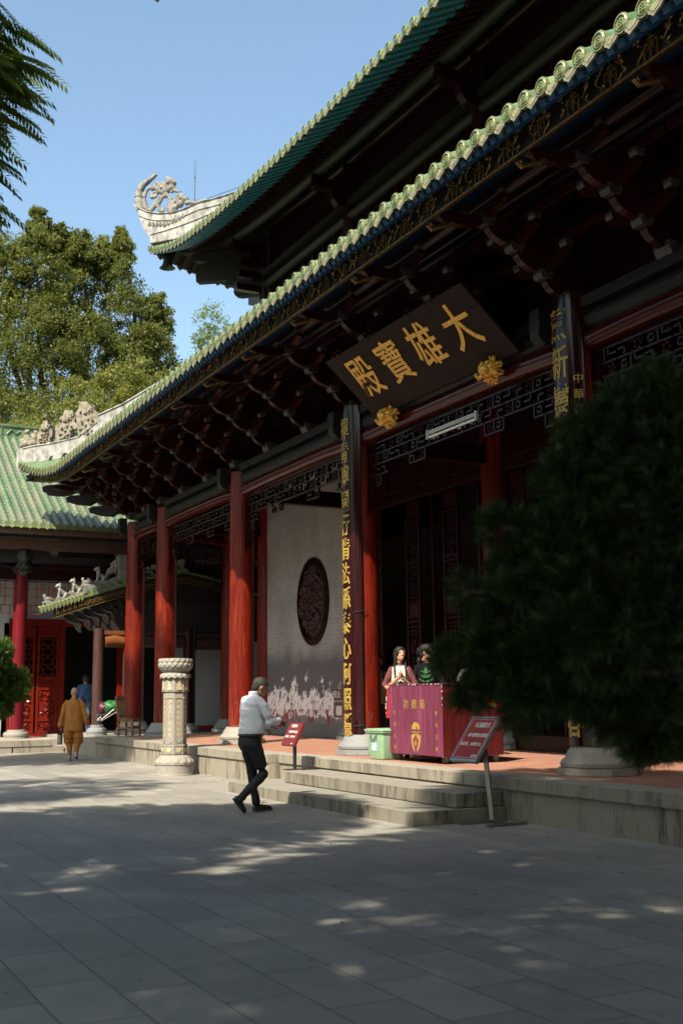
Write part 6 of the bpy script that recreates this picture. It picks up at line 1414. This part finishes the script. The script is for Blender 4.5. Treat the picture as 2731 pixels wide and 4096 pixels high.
# ---- women behind the donation box
def woman(label, loc, heading, yaw, pitch, shirt, sleeves, s, hair_kind, arms, mats=('skin',)):
    w = person_root(label); hc = (.02,0,1.60)
    hm, hf = head_mesh(hc, yaw, pitch, .97); chain(hm, [(-.01,0,1.42,.052),(.005,0,1.50,.048)])
    for (a, b, c, d), hd_ in arms:
        chain(hm, [(*b, .036), (*c, .030), (*d, .024)])
        hand(hm, d, hd_[0], hd_[1], hd_[2], .92, hd_[3])
    chain(hm, [(0,.08,.5,.05),(0,.08,.08,.045)]); chain(hm, [(0,-.08,.5,.05),(0,-.08,.08,.045)])
    fpart('body', hm, .0075, MT['skin'], w, 3); eyes(w, hf)
    R_ = Matrix.Rotation(yaw, 4, 'Z') @ Matrix.Rotation(-pitch, 4, 'Y'); T = lambda p: Vector(hc)+.97*(R_ @ Vector(p))
    m = M(); 
    m.ball((-.018,0,.048), (.105,.089,.100), 16, 12); m.ball((.02,.0,.088), (.078,.078,.055), 12, 9); m.ball((-.055,0,-.01), (.062,.072,.09), 12, 9)
    for sy in (-1,1): m.ball((.045,sy*.064,.045), (.045,.026,.060), 10, 8)
    m.xf(T)
    if hair_kind == 'long':
        loft(m, [(*T((-.03,0,.03)),.085,.092,yaw),(*T((-.035,0,-.03)),.075,.094,yaw),(-.035,0,1.50,.066,.098,0),(-.055,0,1.43,.062,.115,0),(-.085,0,1.36,.050,.125,0),(-.105,0,1.24,.034,.12,0),(-.105,0,1.18,.018,.10,0)], 20)
        for sy in (-1,1): m.tube([T((.02,sy*.078,.02)), T((.01,sy*.085,-.06)), (.05,sy*.085,1.42), (.115,sy*.09,1.34), (.130,sy*.085,1.18)], [.020,.022,.022,.018,.006], 8)
    else:
        m.ball(T((-.115,0,.05)), .045, 10, 8); p0 = T((-.14,0,.045)); m.tube([p0, p0+Vector((-.05,0,-.05)), p0+Vector((-.06,0,-.15)), p0+Vector((-.045,0,-.24))], [.03,.045,.038,.01], 8)
    fpart('hair', m, .008, MT['hair'], w, 6, (.0025, (30,30,3)))
    m = M(); loft(m, [(0,0,.84,.12,.16,0),(0,0,1.0,.11,.145,0),(.005,0,1.15,.115,.148,0),(.01,0,1.27,.12,.150,0),(0,0,1.38,.095,.150,0),(0,0,1.42,.072,.115,0),(.0,0,1.445,.056,.066,0)], 24); fpart('shirt', m, .010, shirt, w, 3, (.005, (8,7,6)))
    m = M()
    for (a, b, c, d), hd_ in arms: e = [a[i]+(b[i]-a[i])*1.0 for i in range(3)]; chain(m, [(a[0],a[1]*.88,a[2],.056), (*[(a[i]+b[i])/2*(.94 if i==1 else 1) for i in range(3)],.052), (*e,.047), (*[b[i]+(c[i]-b[i])*.35 for i in range(3)],.044)])
    fpart('sleeves', m, .010, sleeves, w, 4, (.005, (9,9,9)))
    m = M(); chain(m, [(0,.08,.84,.10),(0,.085,.5,.08),(0,.085,.12,.055)]); chain(m, [(0,-.08,.84,.10),(0,-.085,.5,.08),(0,-.085,.12,.055)]); fpart('trousers', m, .014, MT['trousers'], w, 2)
    for y in (.085,-.085): m = M(); shoe(m, (-.07,y,0), (.17,y,0)); fpart('shoe', m, .012, MT['shoe'], w, 1)
    place(w, *loc, heading, s); return w, T
H1 = -2.05
arms1 = [(((0,-.15,1.37),(.05,-.25,1.14),(.14,-.21,1.08),(.27,-.035,1.24)), ((.45,.35,.85),(.6,-.6,.2),.12,1)), (((0,.15,1.37),(.05,.24,1.14),(.14,.20,1.08),(.27,.02,1.235)), ((.45,-.2,.85),(.6,.6,.2),.12,-1))]
w1, T1 = woman('long-haired woman in cream and maroon top clasping her hands by the donation box', (9.17,15.86,HP), H1, .42, .16, MT['cream'], MT['maroonc'], 1.005, 'long', arms1)
m = M(); t = text_mesh('SOPHIE', .075, .001, .003); m.join(t, lambda p: Vector((.131+p.z, p.x, 1.16+p.y))); t = text_mesh('NYS', .07, .001, .003); m.join(t, lambda p: Vector((.135+p.z, p.x, 1.245+p.y)))
part('shirt_lettering', m, MT['blackc'], w1)
m = M(); loft(m, [(.002,0,1.432,.066,.078,0),(.002,0,1.452,.062,.072,0)], 24); part('neck_binding', m, MT['maroonc'], w1, smooth=True)
arms2 = [(((0,-.16,1.37),(.02,-.25,1.13),(.12,-.24,1.06),(.30,-.12,1.09)), ((1,.3,0),(0,0,1),.3,-1)), (((0,.16,1.37),(.02,.25,1.13),(.12,.24,1.06),(.30,.12,1.09)), ((1,-.3,0),(0,0,1),.3,1))]
w2, T2 = woman('ponytailed woman in black t-shirt with green print turning away behind the donation box', (9.66,15.84,HP), -2.25, .95+.35, 0, MT['blackc'], MT['blackc'], 1.03, 'pony', arms2)
m = M()
for k, a in enumerate((-.95,0,.95)):
    l = .115 if a == 0 else .105; m.prism([(0,0),(.035*cos(a)-.0*sin(a)+l*.5*sin(a)*-1*-1, l*.5*cos(a)),(l*sin(a), l*cos(a)),(-.035*cos(a)+l*.5*sin(a), l*.5*cos(a))], lambda u,v,w: Vector((.134+w, -u*-1, 1.27+v)), .0, .003)
for k in range(3): m.prism([(-.085+.012*k,1.255-.018*k),(.085-.012*k,1.255-.018*k),(.08-.012*k,1.245-.018*k),(-.08+.012*k,1.245-.018*k)], lambda u,v,w: Vector((.138+w, u, v)), 0, .003)
for i, c_ in enumerate('STAN SMITH'):
    if c_ == ' ': continue
    a = (i-4.5)*.16; t = text_mesh(c_, .042, .001, .002); m.join(t, lambda p, a=a: Vector((.134+p.z, .15*sin(a)+p.x*cos(a)-p.y*sin(a)*-0, 1.300-.15*cos(a)+p.y+p.x*sin(a))))
part('green_print', m, MT['greenprint'], w2)
w3, T3 = woman('dark-haired person in grey top behind the box, mostly hidden by the foreground tree', (10.2,15.35,HP), -2.2, .2, 0, MT['grey_cloth'], MT['grey_cloth'], .97, 'pony', arms2)
strip = simple('striped_knit', (.5,.42,.30), (.5,.42,.3), .85, 5)
nt = strip.node_tree; wv = nt.nodes.new('ShaderNodeTexWave'); wv.bands_direction = 'Z'; wv.inputs['Scale'].default_value = 12; tc = nt.nodes.new('ShaderNodeTexCoord'); nt.links.new(tc.outputs['Object'], wv.inputs['Vector'])
cr = ramp(nt, wv.outputs['Fac'], [(.45,(.02,.02,.02)),(.55,(.5,.42,.3))]); nt.links.new(cr.outputs[0], nt.nodes['Principled BSDF'].inputs['Base Color'])
arms4 = [(((0,-.15,1.37),(.02,-.24,1.12),(.10,-.22,1.03),(.22,-.12,1.02)), ((1,.2,-.4),(0,0,1),.6,-1)), (((0,.15,1.37),(.0,.24,1.12),(.04,.25,.98),(.08,.25,.90)), ((.2,0,-1),(0,1,0),.8,1))]
w4, T4 = woman('person in striped top mostly hidden behind the red column beside the green bin', (9.70,17.55,HP), -2.0, .2, -.2, strip, MT['grey_cloth'], .98, 'long', arms4)
bg = thing('tote_bag', 'bright red fabric tote bag with white lettering hanging beside the donation box', 'bag', (9.30, 16.45, 1.1))
BFm = Matrix.Rotation(-.45, 4, 'Z'); BF = lambda u, v, w: Vector((9.28, 16.42, 0)) + (BFm @ Vector((-w, -u, 0))) + Vector((0,0,v))
m = M(); n = 8
def bagf(u, v):
    a = 2*PI*u; x = .20*cos(a); y = .055*sin(a)*(1.1-.5*v); return BF(x*(1+.04*sin(7*v)), 1.12+.40*v, y)
m.grid(bagf, 24, 8); m.add([bagf(i/24, 0) for i in range(24)], [tuple(range(24))]); part('bag_body', m, MT['bagred'], bg, smooth=True)
m = M()
for w in (-.03,.03): m.tube([BF(-.10,1.50,w), BF(-.07,1.64,w*.5), BF(0,1.71,w*.2), BF(.07,1.64,w*.5), BF(.10,1.50,w)], .010, 6, sq=.5)
part('bag_handle', m, MT['bagred'], bg)
m = M()
for s_, v, z_ in (('手牵手参与', 1.335, .055),('心贴心珍爱', 1.28, .055),('广东省红十字会', 1.20, .022)): t = text_mesh(s_, z_, .0006); m.join(t, lambda p, v=v: BF(p.x, v+p.y, .058+p.z))
m.join(text_mesh('人', .05, .0006, .002), lambda p: BF(.06+p.x, 1.43+p.y, .05+p.z))
for i in range(24): a = i*PI/12; m.tube([BF(.06+.042*cos(a), 1.43+.042*sin(a), .052), BF(.06+.042*cos(a+.27), 1.43+.042*sin(a+.27), .052)], .003, 4)
part('white_lettering', m, MT['lettering'], bg)

# =================================================================== TREES
def leaf_cloud(centers, rad, per, size, jit=.5, flat=.55, seed=1, aspect=.5, droop=0):
    """many small folded leaf-shaped quads spread through clumps; returns arrays"""
    r_ = np.random.default_rng(seed); C_ = np.repeat(np.asarray(centers, float), per, 0); R0 = np.repeat(np.asarray(rad, float), per, 0)
    n = len(C_); d = r_.normal(size=(n,3)); d /= np.linalg.norm(d, axis=1)[:,None]
    P = C_ + d*(R0*(r_.random(n)**.45))[:,None]*np.array([1,1,flat*1.3])
    a = r_.normal(size=(n,3)); a[:,2] -= droop; a /= np.linalg.norm(a, axis=1)[:,None]
    b = np.cross(a, r_.normal(size=(n,3))); b /= np.linalg.norm(b, axis=1)[:,None]
    s_ = size*(1+jit*(r_.random(n)-.5)*2)[:,None]
    V = np.stack([P, P+a*s_*.5+b*s_*aspect*.5, P+a*s_, P+a*s_*.5-b*s_*aspect*.5], 1).reshape(-1,3)
    return V
def quads_mesh(name, V, mat_):
    n = len(V)//4; me = bpy.data.meshes.new(name); me.vertices.add(len(V)); me.vertices.foreach_set('co', V.astype(np.float32).ravel())
    me.loops.add(n*4); me.loops.foreach_set('vertex_index', np.arange(n*4, dtype=np.int32)); me.polygons.add(n)
    me.polygons.foreach_set('loop_start', np.arange(0, n*4, 4, dtype=np.int32)); me.polygons.foreach_set('loop_total', np.full(n, 4, dtype=np.int32)); me.update(); me.validate()
    return me
def limb(m, p, q, r0, r1, bend=.1, seed=0, n=6):
    r_ = random.Random(seed); p = Vector(p); q = Vector(q); L_ = (q-p).length; off = Vector((r_.uniform(-1,1), r_.uniform(-1,1), r_.uniform(-.3,.6)))*bend*L_
    pts = [p.lerp(q, i/n)+off*sin(PI*i/n) for i in range(n+1)]; m.tube(pts, [r0+(r1-r0)*i/n for i in range(n+1)], 8); return pts
def tree(label, base, lobes, per, leaf, mat_, clumps=30, seed=1, trunk_r=.3, trunk_top=None, name='broadleaf_tree', group=None, cat='tree', aspect=.5, shell=.35, clr=.28, extra=None, grow=1.0):
    t = thing(name, label, cat, base, group); r_ = np.random.default_rng(seed); cs_ = []; rs = []
    for (x, y, z, rx, ry, rz) in lobes:
        rx *= grow; ry *= grow
        for i in range(clumps):
            d = r_.normal(size=3); d /= np.linalg.norm(d); f_ = shell+(1-shell)*r_.random()**.4
            cs_.append((x+d[0]*rx*f_, y+d[1]*ry*f_, z+d[2]*rz*f_)); rs.append(min(rx,ry,rz)*clr*(.6+.8*r_.random()))
    V = leaf_cloud(cs_, rs, per, leaf, seed=seed, aspect=aspect); V -= np.array(base)
    me = quads_mesh('crown', V, mat_); o = new_obj('crown', me, mat_, t); ORG[o.name] = tuple(base)
    m = M(); b = Vector(base); tt = Vector(trunk_top or (base[0], base[1], min(l[2] for l in lobes)))
    limb(m, b, tt, trunk_r, trunk_r*.6, .04, seed)
    for i, l in enumerate(lobes):
        c = Vector(l[:3]); limb(m, b.lerp(tt, .55+.4*((i*37)%10)/10), c, trunk_r*.45, trunk_r*.12, .12, seed+i)
        for k in range(5): 
            e = Vector(cs_[(i*clumps+k*3) % len(cs_)]); limb(m, c, e, trunk_r*.14, trunk_r*.03, .1, seed+i*7+k, 4)
    part('trunk', m, MT['bark'], t, smooth=True)
    if extra: extra(t)
    return t
# background trees
G_ = 'trees rising behind the side hall'
tree('large olive-green tree with two ragged peaks filling the sky behind the side hall', (14.2, 62, 0),
     [(12.3,60,24.2,1.5,2,3.4),(11.3,61,20.5,2.2,2.5,3),(13.0,60,20.8,2,2,3.2),(16.3,60,24.0,1.5,2,3.6),(17.6,60,21.4,1.6,2,3.0),(15.2,61,20.2,2.2,2.5,2.6),(18.7,60,18.2,1.8,2.2,3.6),(13.5,60,15.5,3,3,3.4),(17,60,14.5,3,3,3.4),(10.6,60,15.8,2.4,2.4,3),(12.2,60,27,.6,.8,1.3),(13.3,60,26.2,.6,.8,1.3),(16.9,60,26.6,.55,.8,1.5),(15.9,60,26.0,.5,.8,1.2),(19.0,60,22.9,.8,1,1.5),(19.9,60,18.3,1.0,1.2,2.2),(14.3,61,23.6,1.4,2,2.8),(14.5,60,26.0,.8,1,1.3),(10.6,61,24.6,1.3,1.6,2.2),(18.5,60,20.6,1.2,1.6,2.2),(20.8,60,16.8,1.2,1.4,1.8)],
     130, .155, MT['cleaf'], 85, 3, .5, (14.4,61,17), group=G_, shell=.15, clr=.30, grow=1.22)
tree('dark tree at the left edge of the photo behind the side hall', (8.3, 66, 0), [(9.6,62,22.6,1.9,2.2,2.6),(9.8,63,18.5,2.2,2.4,3),(10.2,63,14.5,2.6,2.4,3),(9.5,62,11.5,3,2.4,2.4)], 130, .155, MT['cleaf'], 80, 5, .4, (9.4,63,14), group=G_, shell=.15, grow=1.2)
tree('yellowing tree in front of the tall olive tree, lower and lighter', (16.5, 52, 0), [(13.6,52,15.2,1.8,1.8,1.8),(15.6,52,15.6,1.8,1.8,2.2),(17.0,52,14.4,1.8,1.8,2.4),(11.8,53,13.5,1.8,1.8,1.8),(18.3,53,16.0,1.6,1.6,2.0),(10.2,52,12.2,1.6,1.6,1.8),(14,51,12.2,2,2,1.8),(16.8,50,12.0,2,2,1.8),(9,50,11.0,1.8,1.8,1.6),(18.9,53,14.2,1.3,1.4,1.6),(19.6,54,15.8,1.0,1.2,1.2)], 110, .155, MT['yleaf'], 80, 8, .35, (15,52,11), group=G_, shell=.2, grow=1.15)
tree('tall feathery bright green tree seen between the two roofs', (22.8, 60, 0), [(22.4,60,23.4,.95,1.2,1.0),(21.8,60,22.0,.7,1,.9),(23.3,60,22.3,.9,1,.8),(21.2,60,19.8,1.2,1.2,1.6),(22.6,60,19.2,1.4,1.4,1.8),(19.9,59,17.6,1.2,1.2,1.5)], 20, .17, MT['brleaf'], 45, 12, .18, (22.4,60,20), group=G_, clr=.30, shell=.1, aspect=.35)
# yew-pine at the left edge, sunlit
def podo(centers_r, shoots, base, label, name, mat_, needle=.075, per=20, seed=4, trunk=None, wid=.11):
    t = thing(name, label, 'tree', base, None); r_ = np.random.default_rng(seed); P = []; D = []
    w = np.array([c[3]**2 for c in centers_r]); w = w/w.sum(); idx = r_.choice(len(centers_r), shoots, p=w); CR = np.array(centers_r)
    d = r_.normal(size=(shoots,3)); d /= np.linalg.norm(d, axis=1)[:,None]; rr_ = CR[idx,3]*(.35+.72*r_.random(shoots)**.5)
    P = CR[idx,:3]+d*rr_[:,None]*np.array([1,1,.85]); D = d+np.array([0,0,.55])+r_.normal(size=(shoots,3))*.35; D /= np.linalg.norm(D, axis=1)[:,None]
    a = np.cross(D, r_.normal(size=(shoots,3))); a /= np.linalg.norm(a, axis=1)[:,None]; b = np.cross(D, a)
    quad = []
    for k in range(per):
        th = 2*PI*k*.382+r_.random(shoots)*.4; h = (k/per)*.6; op = 1.25-.85*k/per
        dr = (a*np.cos(th)[:,None]+b*np.sin(th)[:,None])*math.sin(op)+D*math.cos(op); l = needle*(.75+.4*r_.random(shoots))[:,None]
        p0 = P+D*needle*h; sd = np.cross(dr, D); sd /= (np.linalg.norm(sd, axis=1)[:,None]+1e-6); q = p0+dr*l*.5; e = p0+dr*l-np.array([0,0,.12])*l
        quad.append(np.stack([p0, q+sd*l*wid*.5, e, q-sd*l*wid*.5], 1))
    V = np.concatenate(quad, 0).reshape(-1,3)-np.array(base); o = new_obj('crown', quads_mesh('crown', V, mat_), mat_, t); ORG[o.name] = tuple(base)
    m = M(); tt = Vector(trunk[1]); limb(m, trunk[0], tt, trunk[2], trunk[2]*.6, .08, seed)
    for i, c in enumerate(centers_r):
        p_ = Vector(trunk[0]).lerp(tt, .6+.4*((i*31)%10)/10); limb(m, p_, c[:3], trunk[2]*.35, trunk[2]*.08, .1, seed+i)
        for k in range(6):
            j = np.where(idx == i)[0]
            if len(j) > k: limb(m, c[:3], P[j[k*max(1,len(j)//8) % len(j)]], trunk[2]*.09, .003, .1, seed+k, 4)
    part('trunk', m, MT['bark'], t, smooth=True); return t
podo([(2.95,17,1.95,.36),(3.25,17.1,1.72,.30),(2.8,17,1.55,.4),(3.38,17,1.62,.16),(3.0,16.8,2.2,.22),(2.5,17,1.9,.4),(3.16,17,1.42,.18),(3.3,17.1,1.9,.12)], 1700, (2.3,17,0), 'small sunlit yew pine with bright green needles at the left edge of the plaza', 'yew_pine', MT['podl'], .075, 16, 21, ((2.3,17,0),(2.6,17,1.7),.07), .20)
NEAR = [(2.39, 2.53, 2.13, 0.22), (2.23, 2.63, 2.02, 0.14), (2.09, 2.74, 1.81, 0.13), (1.99, 2.83, 1.62, 0.09), (2.25, 2.67, 1.73, 0.24), (2.42, 2.57, 1.81, 0.28), (2.15, 2.75, 1.57, 0.1), (2.37, 2.65, 1.54, 0.12), (2.24, 2.59, 2.21, 0.08), (2.4, 2.49, 2.33, 0.09), (2.56, 2.53, 1.64, 0.28), (2.55, 2.46, 2.07, 0.33), (2.1, 2.77, 1.64, 0.12), (2.13, 2.7, 1.95, 0.09), (1.93, 2.88, 1.5, 0.04), (2.48, 2.62, 1.41, 0.07), (2.31, 2.55, 2.28, 0.09), (2.03, 2.83, 1.52, 0.06), (1.95, 2.83, 1.72, 0.04), (2.33, 2.59, 1.95, 0.16), (2.02, 2.76, 1.89, 0.04), (2.29, 2.7, 1.5, 0.09), (2.2, 2.74, 1.53, 0.09), (2.35, 2.68, 1.43, 0.08), (2.09, 2.8, 1.52, 0.07), (2.28, 2.71, 1.45, 0.06), (2.41, 2.66, 1.38, 0.07), (2.16, 2.62, 2.28, 0.04), (1.98, 2.77, 1.99, 0.04), (1.89, 2.85, 1.8, 0.03), (2.11, 2.67, 2.15, 0.05), (1.86, 2.9, 1.6, 0.03), (2.26, 2.56, 2.35, 0.05), (2.35, 2.5, 2.4, 0.05), (2.06, 2.83, 1.44, 0.035)]
podo(NEAR, 9500, (2.95,1.9,0), 'large dark yew pine with blurred needles filling the right foreground', 'yew_pine', MT['pod'], .058, 20, 22, ((3.0,1.75,0),(2.95,1.95,1.9),.09), .13)
# overhanging tree with pinnate leaves, trunk just outside the left edge; it and its neighbours shade the plaza
def fronds(m_, seeds, seed, size=.46):
    r_ = random.Random(seed); V = []
    for (x, y, z, dx, dy, dz) in seeds:
        d = Vector((dx,dy,dz)).normalized(); L_ = size*r_.uniform(.8,1.25); n = 14; side_ = d.cross(Vector((0,0,1))).normalized(); p = Vector((x,y,z)); nr = side_.cross(d)
        roll = r_.uniform(-.5,.5); side_ = side_*cos(roll)+nr*sin(roll)
        for i in range(n):
            t = (i+1)/n; q = p + d*L_*t - Vector((0,0,1))*L_*.32*t*t; l = .135*size/.46*(1-.55*abs(t-.45)); w = l*.14
            for sg in ((-1,1) if i < n-1 else (-1,1)):
                e = (side_*sg*.9+d*.55-Vector((0,0,.55))).normalized(); s2 = e.cross(Vector((r_.uniform(-.2,.2),r_.uniform(-.2,.2),1))).normalized()
                V += [q, q+e*l*.45+s2*w, q+e*l, q+e*l*.45-s2*w]
        s3 = side_*.005; e = p+d*L_-Vector((0,0,.32*L_)); V += [p-s3, p+s3, e+s3*.3, e-s3*.3]
    return np.array([tuple(v) for v in V])
DENS = 3.0
def shade_tree(label, base, top, lobes, nf, seed, leaf=None, frond=None, tr=.2):
    t = thing('pinnate_tree', label, 'tree', base, 'shade trees on the plaza'); r_ = random.Random(seed); sd = []; nf = int(nf*DENS)
    for (x, y, z, rx, ry, rz, k) in lobes:
        for i in range(int(nf*k)):
            a = r_.uniform(0, 2*PI); e = math.acos(r_.uniform(-1,1)); f_ = r_.random()**.4; p = (x+rx*f_*sin(e)*cos(a), y+ry*f_*sin(e)*sin(a), z+rz*f_*cos(e))
            sd.append((*p, cos(a)+r_.uniform(-.4,.4), sin(a)+r_.uniform(-.4,.4), r_.uniform(-.25,.3)))
    V = fronds(None, sd, seed, leaf or .62)
    if frond: V = np.concatenate([V, fronds(None, frond, seed+1, .48)])
    V = V-np.array(base); o = new_obj('crown', quads_mesh('crown', V, None), MT['pinn'], t)
    m = M(); limb(m, base, top, tr, tr*.55, .03, seed)
    for i, l in enumerate(lobes):
        c = Vector(l[:3]); limb(m, Vector(base).lerp(Vector(top), .7+.3*(i%3)/3), c, tr*.4, tr*.1, .1, seed+i)
        for k in range(4): e = sd[(i*53+k*17) % len(sd)]; 
    part('trunk', m, MT['bark'], t, smooth=True); return t
rf = random.Random(31); fr_ = []
for k in range(190):
    z = rf.choice((rf.uniform(5.6, 6.4), rf.uniform(6.8, 7.5), rf.uniform(6.8, 7.5))); reach = 1.86 if z < 6.65 else 2.14-.35*abs(z-7.1)
    x = rf.uniform(.9, reach-.52)
    fr_.append((x, 10+rf.uniform(-.8,.8), z, 1, rf.uniform(-.6,.6), rf.uniform(-.45,.15)))
shade_tree('shade tree whose dark drooping pinnate leaves hang into the upper left of the photo', (-1.4, 9.2, 0), (-1.2,9.3,5.2), [(-1.5,9.4,7.6,2.2,2.4,1.7,1.0),(-.4,9.2,8.2,1.0,1.5,1.1,.35)], 330, 41, frond=fr_)
shade_tree('shade tree left of the camera, outside the photo, over the near plaza', (-5.6, 4.5, 0), (-5.2,4.6,5.5), [(-4.5,5.0,8.2,2.6,2.8,1.8,1.2),(-6.8,3.6,8.6,2.4,2.6,1.8,.9),(-3.0,2.6,8.0,2.2,2.2,1.5,.9)], 330, 42)
shade_tree('shade tree behind the camera, outside the photo, over the near plaza', (-2.2, -3.2, 0), (-2.1,-3,5.5), [(-1.6,-1.4,8.0,2.4,2.4,1.6,1.1),(-4.0,-2.6,8.3,2.4,2.4,1.7,.9),(.6,.2,8.2,1.8,1.9,1.3,.8),(.4,4.4,8.5,2.0,2.0,1.2,1.0),(2.3,3.3,8.7,1.7,1.7,1.0,.8),(2.5,6.3,8.9,1.6,1.6,.8,.7),(1.3,-2.5,8,2,2,1.4,.7)], 330, 43)
shade_tree('shade tree far left of the plaza, outside the photo', (-7.8, 11.5, 0), (-7.6,11.4,5.5), [(-6.8,11.0,8.4,2.4,2.4,1.8,1.0),(-4.4,9.0,8.6,2.2,2.2,1.6,.9),(-5.8,13.2,12.5,2.9,2.4,1.5,.7)], 300, 44)
shade_tree('tall shade tree beyond the left edge of the photo, dappling the two far columns', (-3.4, 21, 0), (-3.3,21,11), [(-2.6,21.4,15.5,2.6,2.6,2.4,.8),(-4.6,20.2,17,2.4,2.4,2.2,.6),(-.9,22.6,13.5,1.8,2,1.6,.4)], 330, 45, tr=.3)
m = M(); m.tube([(1.55,6,5.9),(1.70,6,5.72),(1.84,6,5.63),(1.89,6.0,5.60)], [.012,.014,.012,.006], 6); 
# bare twig end dipping into the top of the frame: grows from the shade tree on the left
tw = M(); tw.tube([(-1.2,9.25,6.1),(-.6,8.2,6.8),(.4,7.2,6.6),(1.2,6.4,6.15),(1.62,6.05,5.86),(1.84,5.98,5.64),(1.88,5.98,5.61)], [.05,.04,.03,.022,.016,.015,.008], 7)
part('bare_branch', tw, MT['bark'], bpy.data.objects['pinnate_tree'], smooth=True)

# unseen grove added to the west and south, blocking low sky to deepen shade
r_ = np.random.default_rng(77); cs_ = []; rs = []
for k in range(900):
    if k < 480: x, y = r_.uniform(-27,-19), r_.uniform(-30,55)
    else: x, y = r_.uniform(-24,26), r_.uniform(-30,-20)
    cs_.append((x, y, r_.uniform(1.0, 15.5))); rs.append(2.0)
V = leaf_cloud(cs_, rs, 40, .75, seed=78, aspect=.7)
o = new_obj('added_sky_blocking_grove', quads_mesh('added_sky_blocking_grove', V, None), MT['cleaf'], None); o['kind'] = 'stuff'; o['label'] = 'dense unseen grove added behind and left of the camera to block low sky'
# =================================================================== SMALL THINGS
m = M(); rd = random.Random(6)
for k in range(130):
    x = rd.uniform(1.0, 7.6); y = rd.uniform(6, 22); a = rd.uniform(0, 6.3); l = rd.uniform(.02,.045); e = M()
    p = Vector((x,y,.006)); d = Vector((cos(a),sin(a),0)); s_ = Vector((-d.y,d.x,0)); m.add([p, p+d*l*.5+s_*l*.3+Vector((0,0,.008)), p+d*l+Vector((0,0,.004)), p+d*l*.5-s_*l*.3], [(0,1,2,3)])
o = part('fallen_leaves', m, simple('dry_leaf', (.22,.12,.04), (.12,.06,.02), .8, 30), None); o['kind'] = 'stuff'; o['label'] = 'a scatter of dry leaves on the paving'

# =================================================================== SKY, SUN, CAMERA
EL, SH = math.radians(48.5), Vector((-.81,-.586,0)).normalized()
w = bpy.data.worlds.new('World'); sc.world = w; w.use_nodes = True; nt = w.node_tree
sk = nt.nodes.new('ShaderNodeTexSky'); sk.sky_type = 'NISHITA'; sk.sun_disc = False; sk.sun_elevation = EL; sk.sun_rotation = math.atan2(SH.x, SH.y)
sk.air_density = 1.0; sk.dust_density = 3.0; sk.ozone_density = 0; sk.altitude = 50
bgn = nt.nodes['Background']; bgn.inputs['Strength'].default_value = .11; nt.links.new(mix(nt, 1.0, sk.outputs[0], (.95,1.05,1.0), 'MULTIPLY'), bgn.inputs[0])
sd_ = bpy.data.lights.new('sun', 'SUN'); sd_.energy = 4.8; sd_.angle = math.radians(.7); sd_.color = (1,.88,.70)
so = bpy.data.objects.new('sun', sd_); COL.objects.link(so)
dirv = -(SH*cos(EL)+Vector((0,0,sin(EL)))); so.rotation_euler = dirv.to_track_quat('-Z','Y').to_euler()
cam = bpy.data.cameras.new('camera'); co = bpy.data.objects.new('camera', cam); COL.objects.link(co); sc.camera = co
Rm = Matrix(((0.8902643774652165, -0.0633312778605729, -0.4510193870123736), (-0.4553146728441864, -0.1473674722375157, -0.8780497575986891), (-0.010857573820236062, 0.9870521654760055, -0.1600316709900455)))
Rm = Matrix(((Rm[0][0],Rm[0][1],-Rm[0][2]*-1),(Rm[1][0],Rm[1][1],Rm[1][2]),(Rm[2][0],Rm[2][1],Rm[2][2])))
co.matrix_world = Matrix.Translation((0,0,1.5)) @ Rm.to_4x4()
cam.sensor_fit = 'VERTICAL'; cam.sensor_height = 36; cam.lens = 2591.83/2352*36; cam.clip_end = 600; cam.clip_start = .05
cam.dof.use_dof = True; cam.dof.focus_distance = 17; cam.dof.aperture_fstop = 2.6
sc.view_settings.view_transform = 'Standard'; sc.view_settings.look = 'None'; sc.view_settings.exposure = 1.35; sc.view_settings.gamma = 1
sc.render.engine = 'CYCLES'; sc.cycles.use_denoising = True; sc.cycles.max_bounces = 8
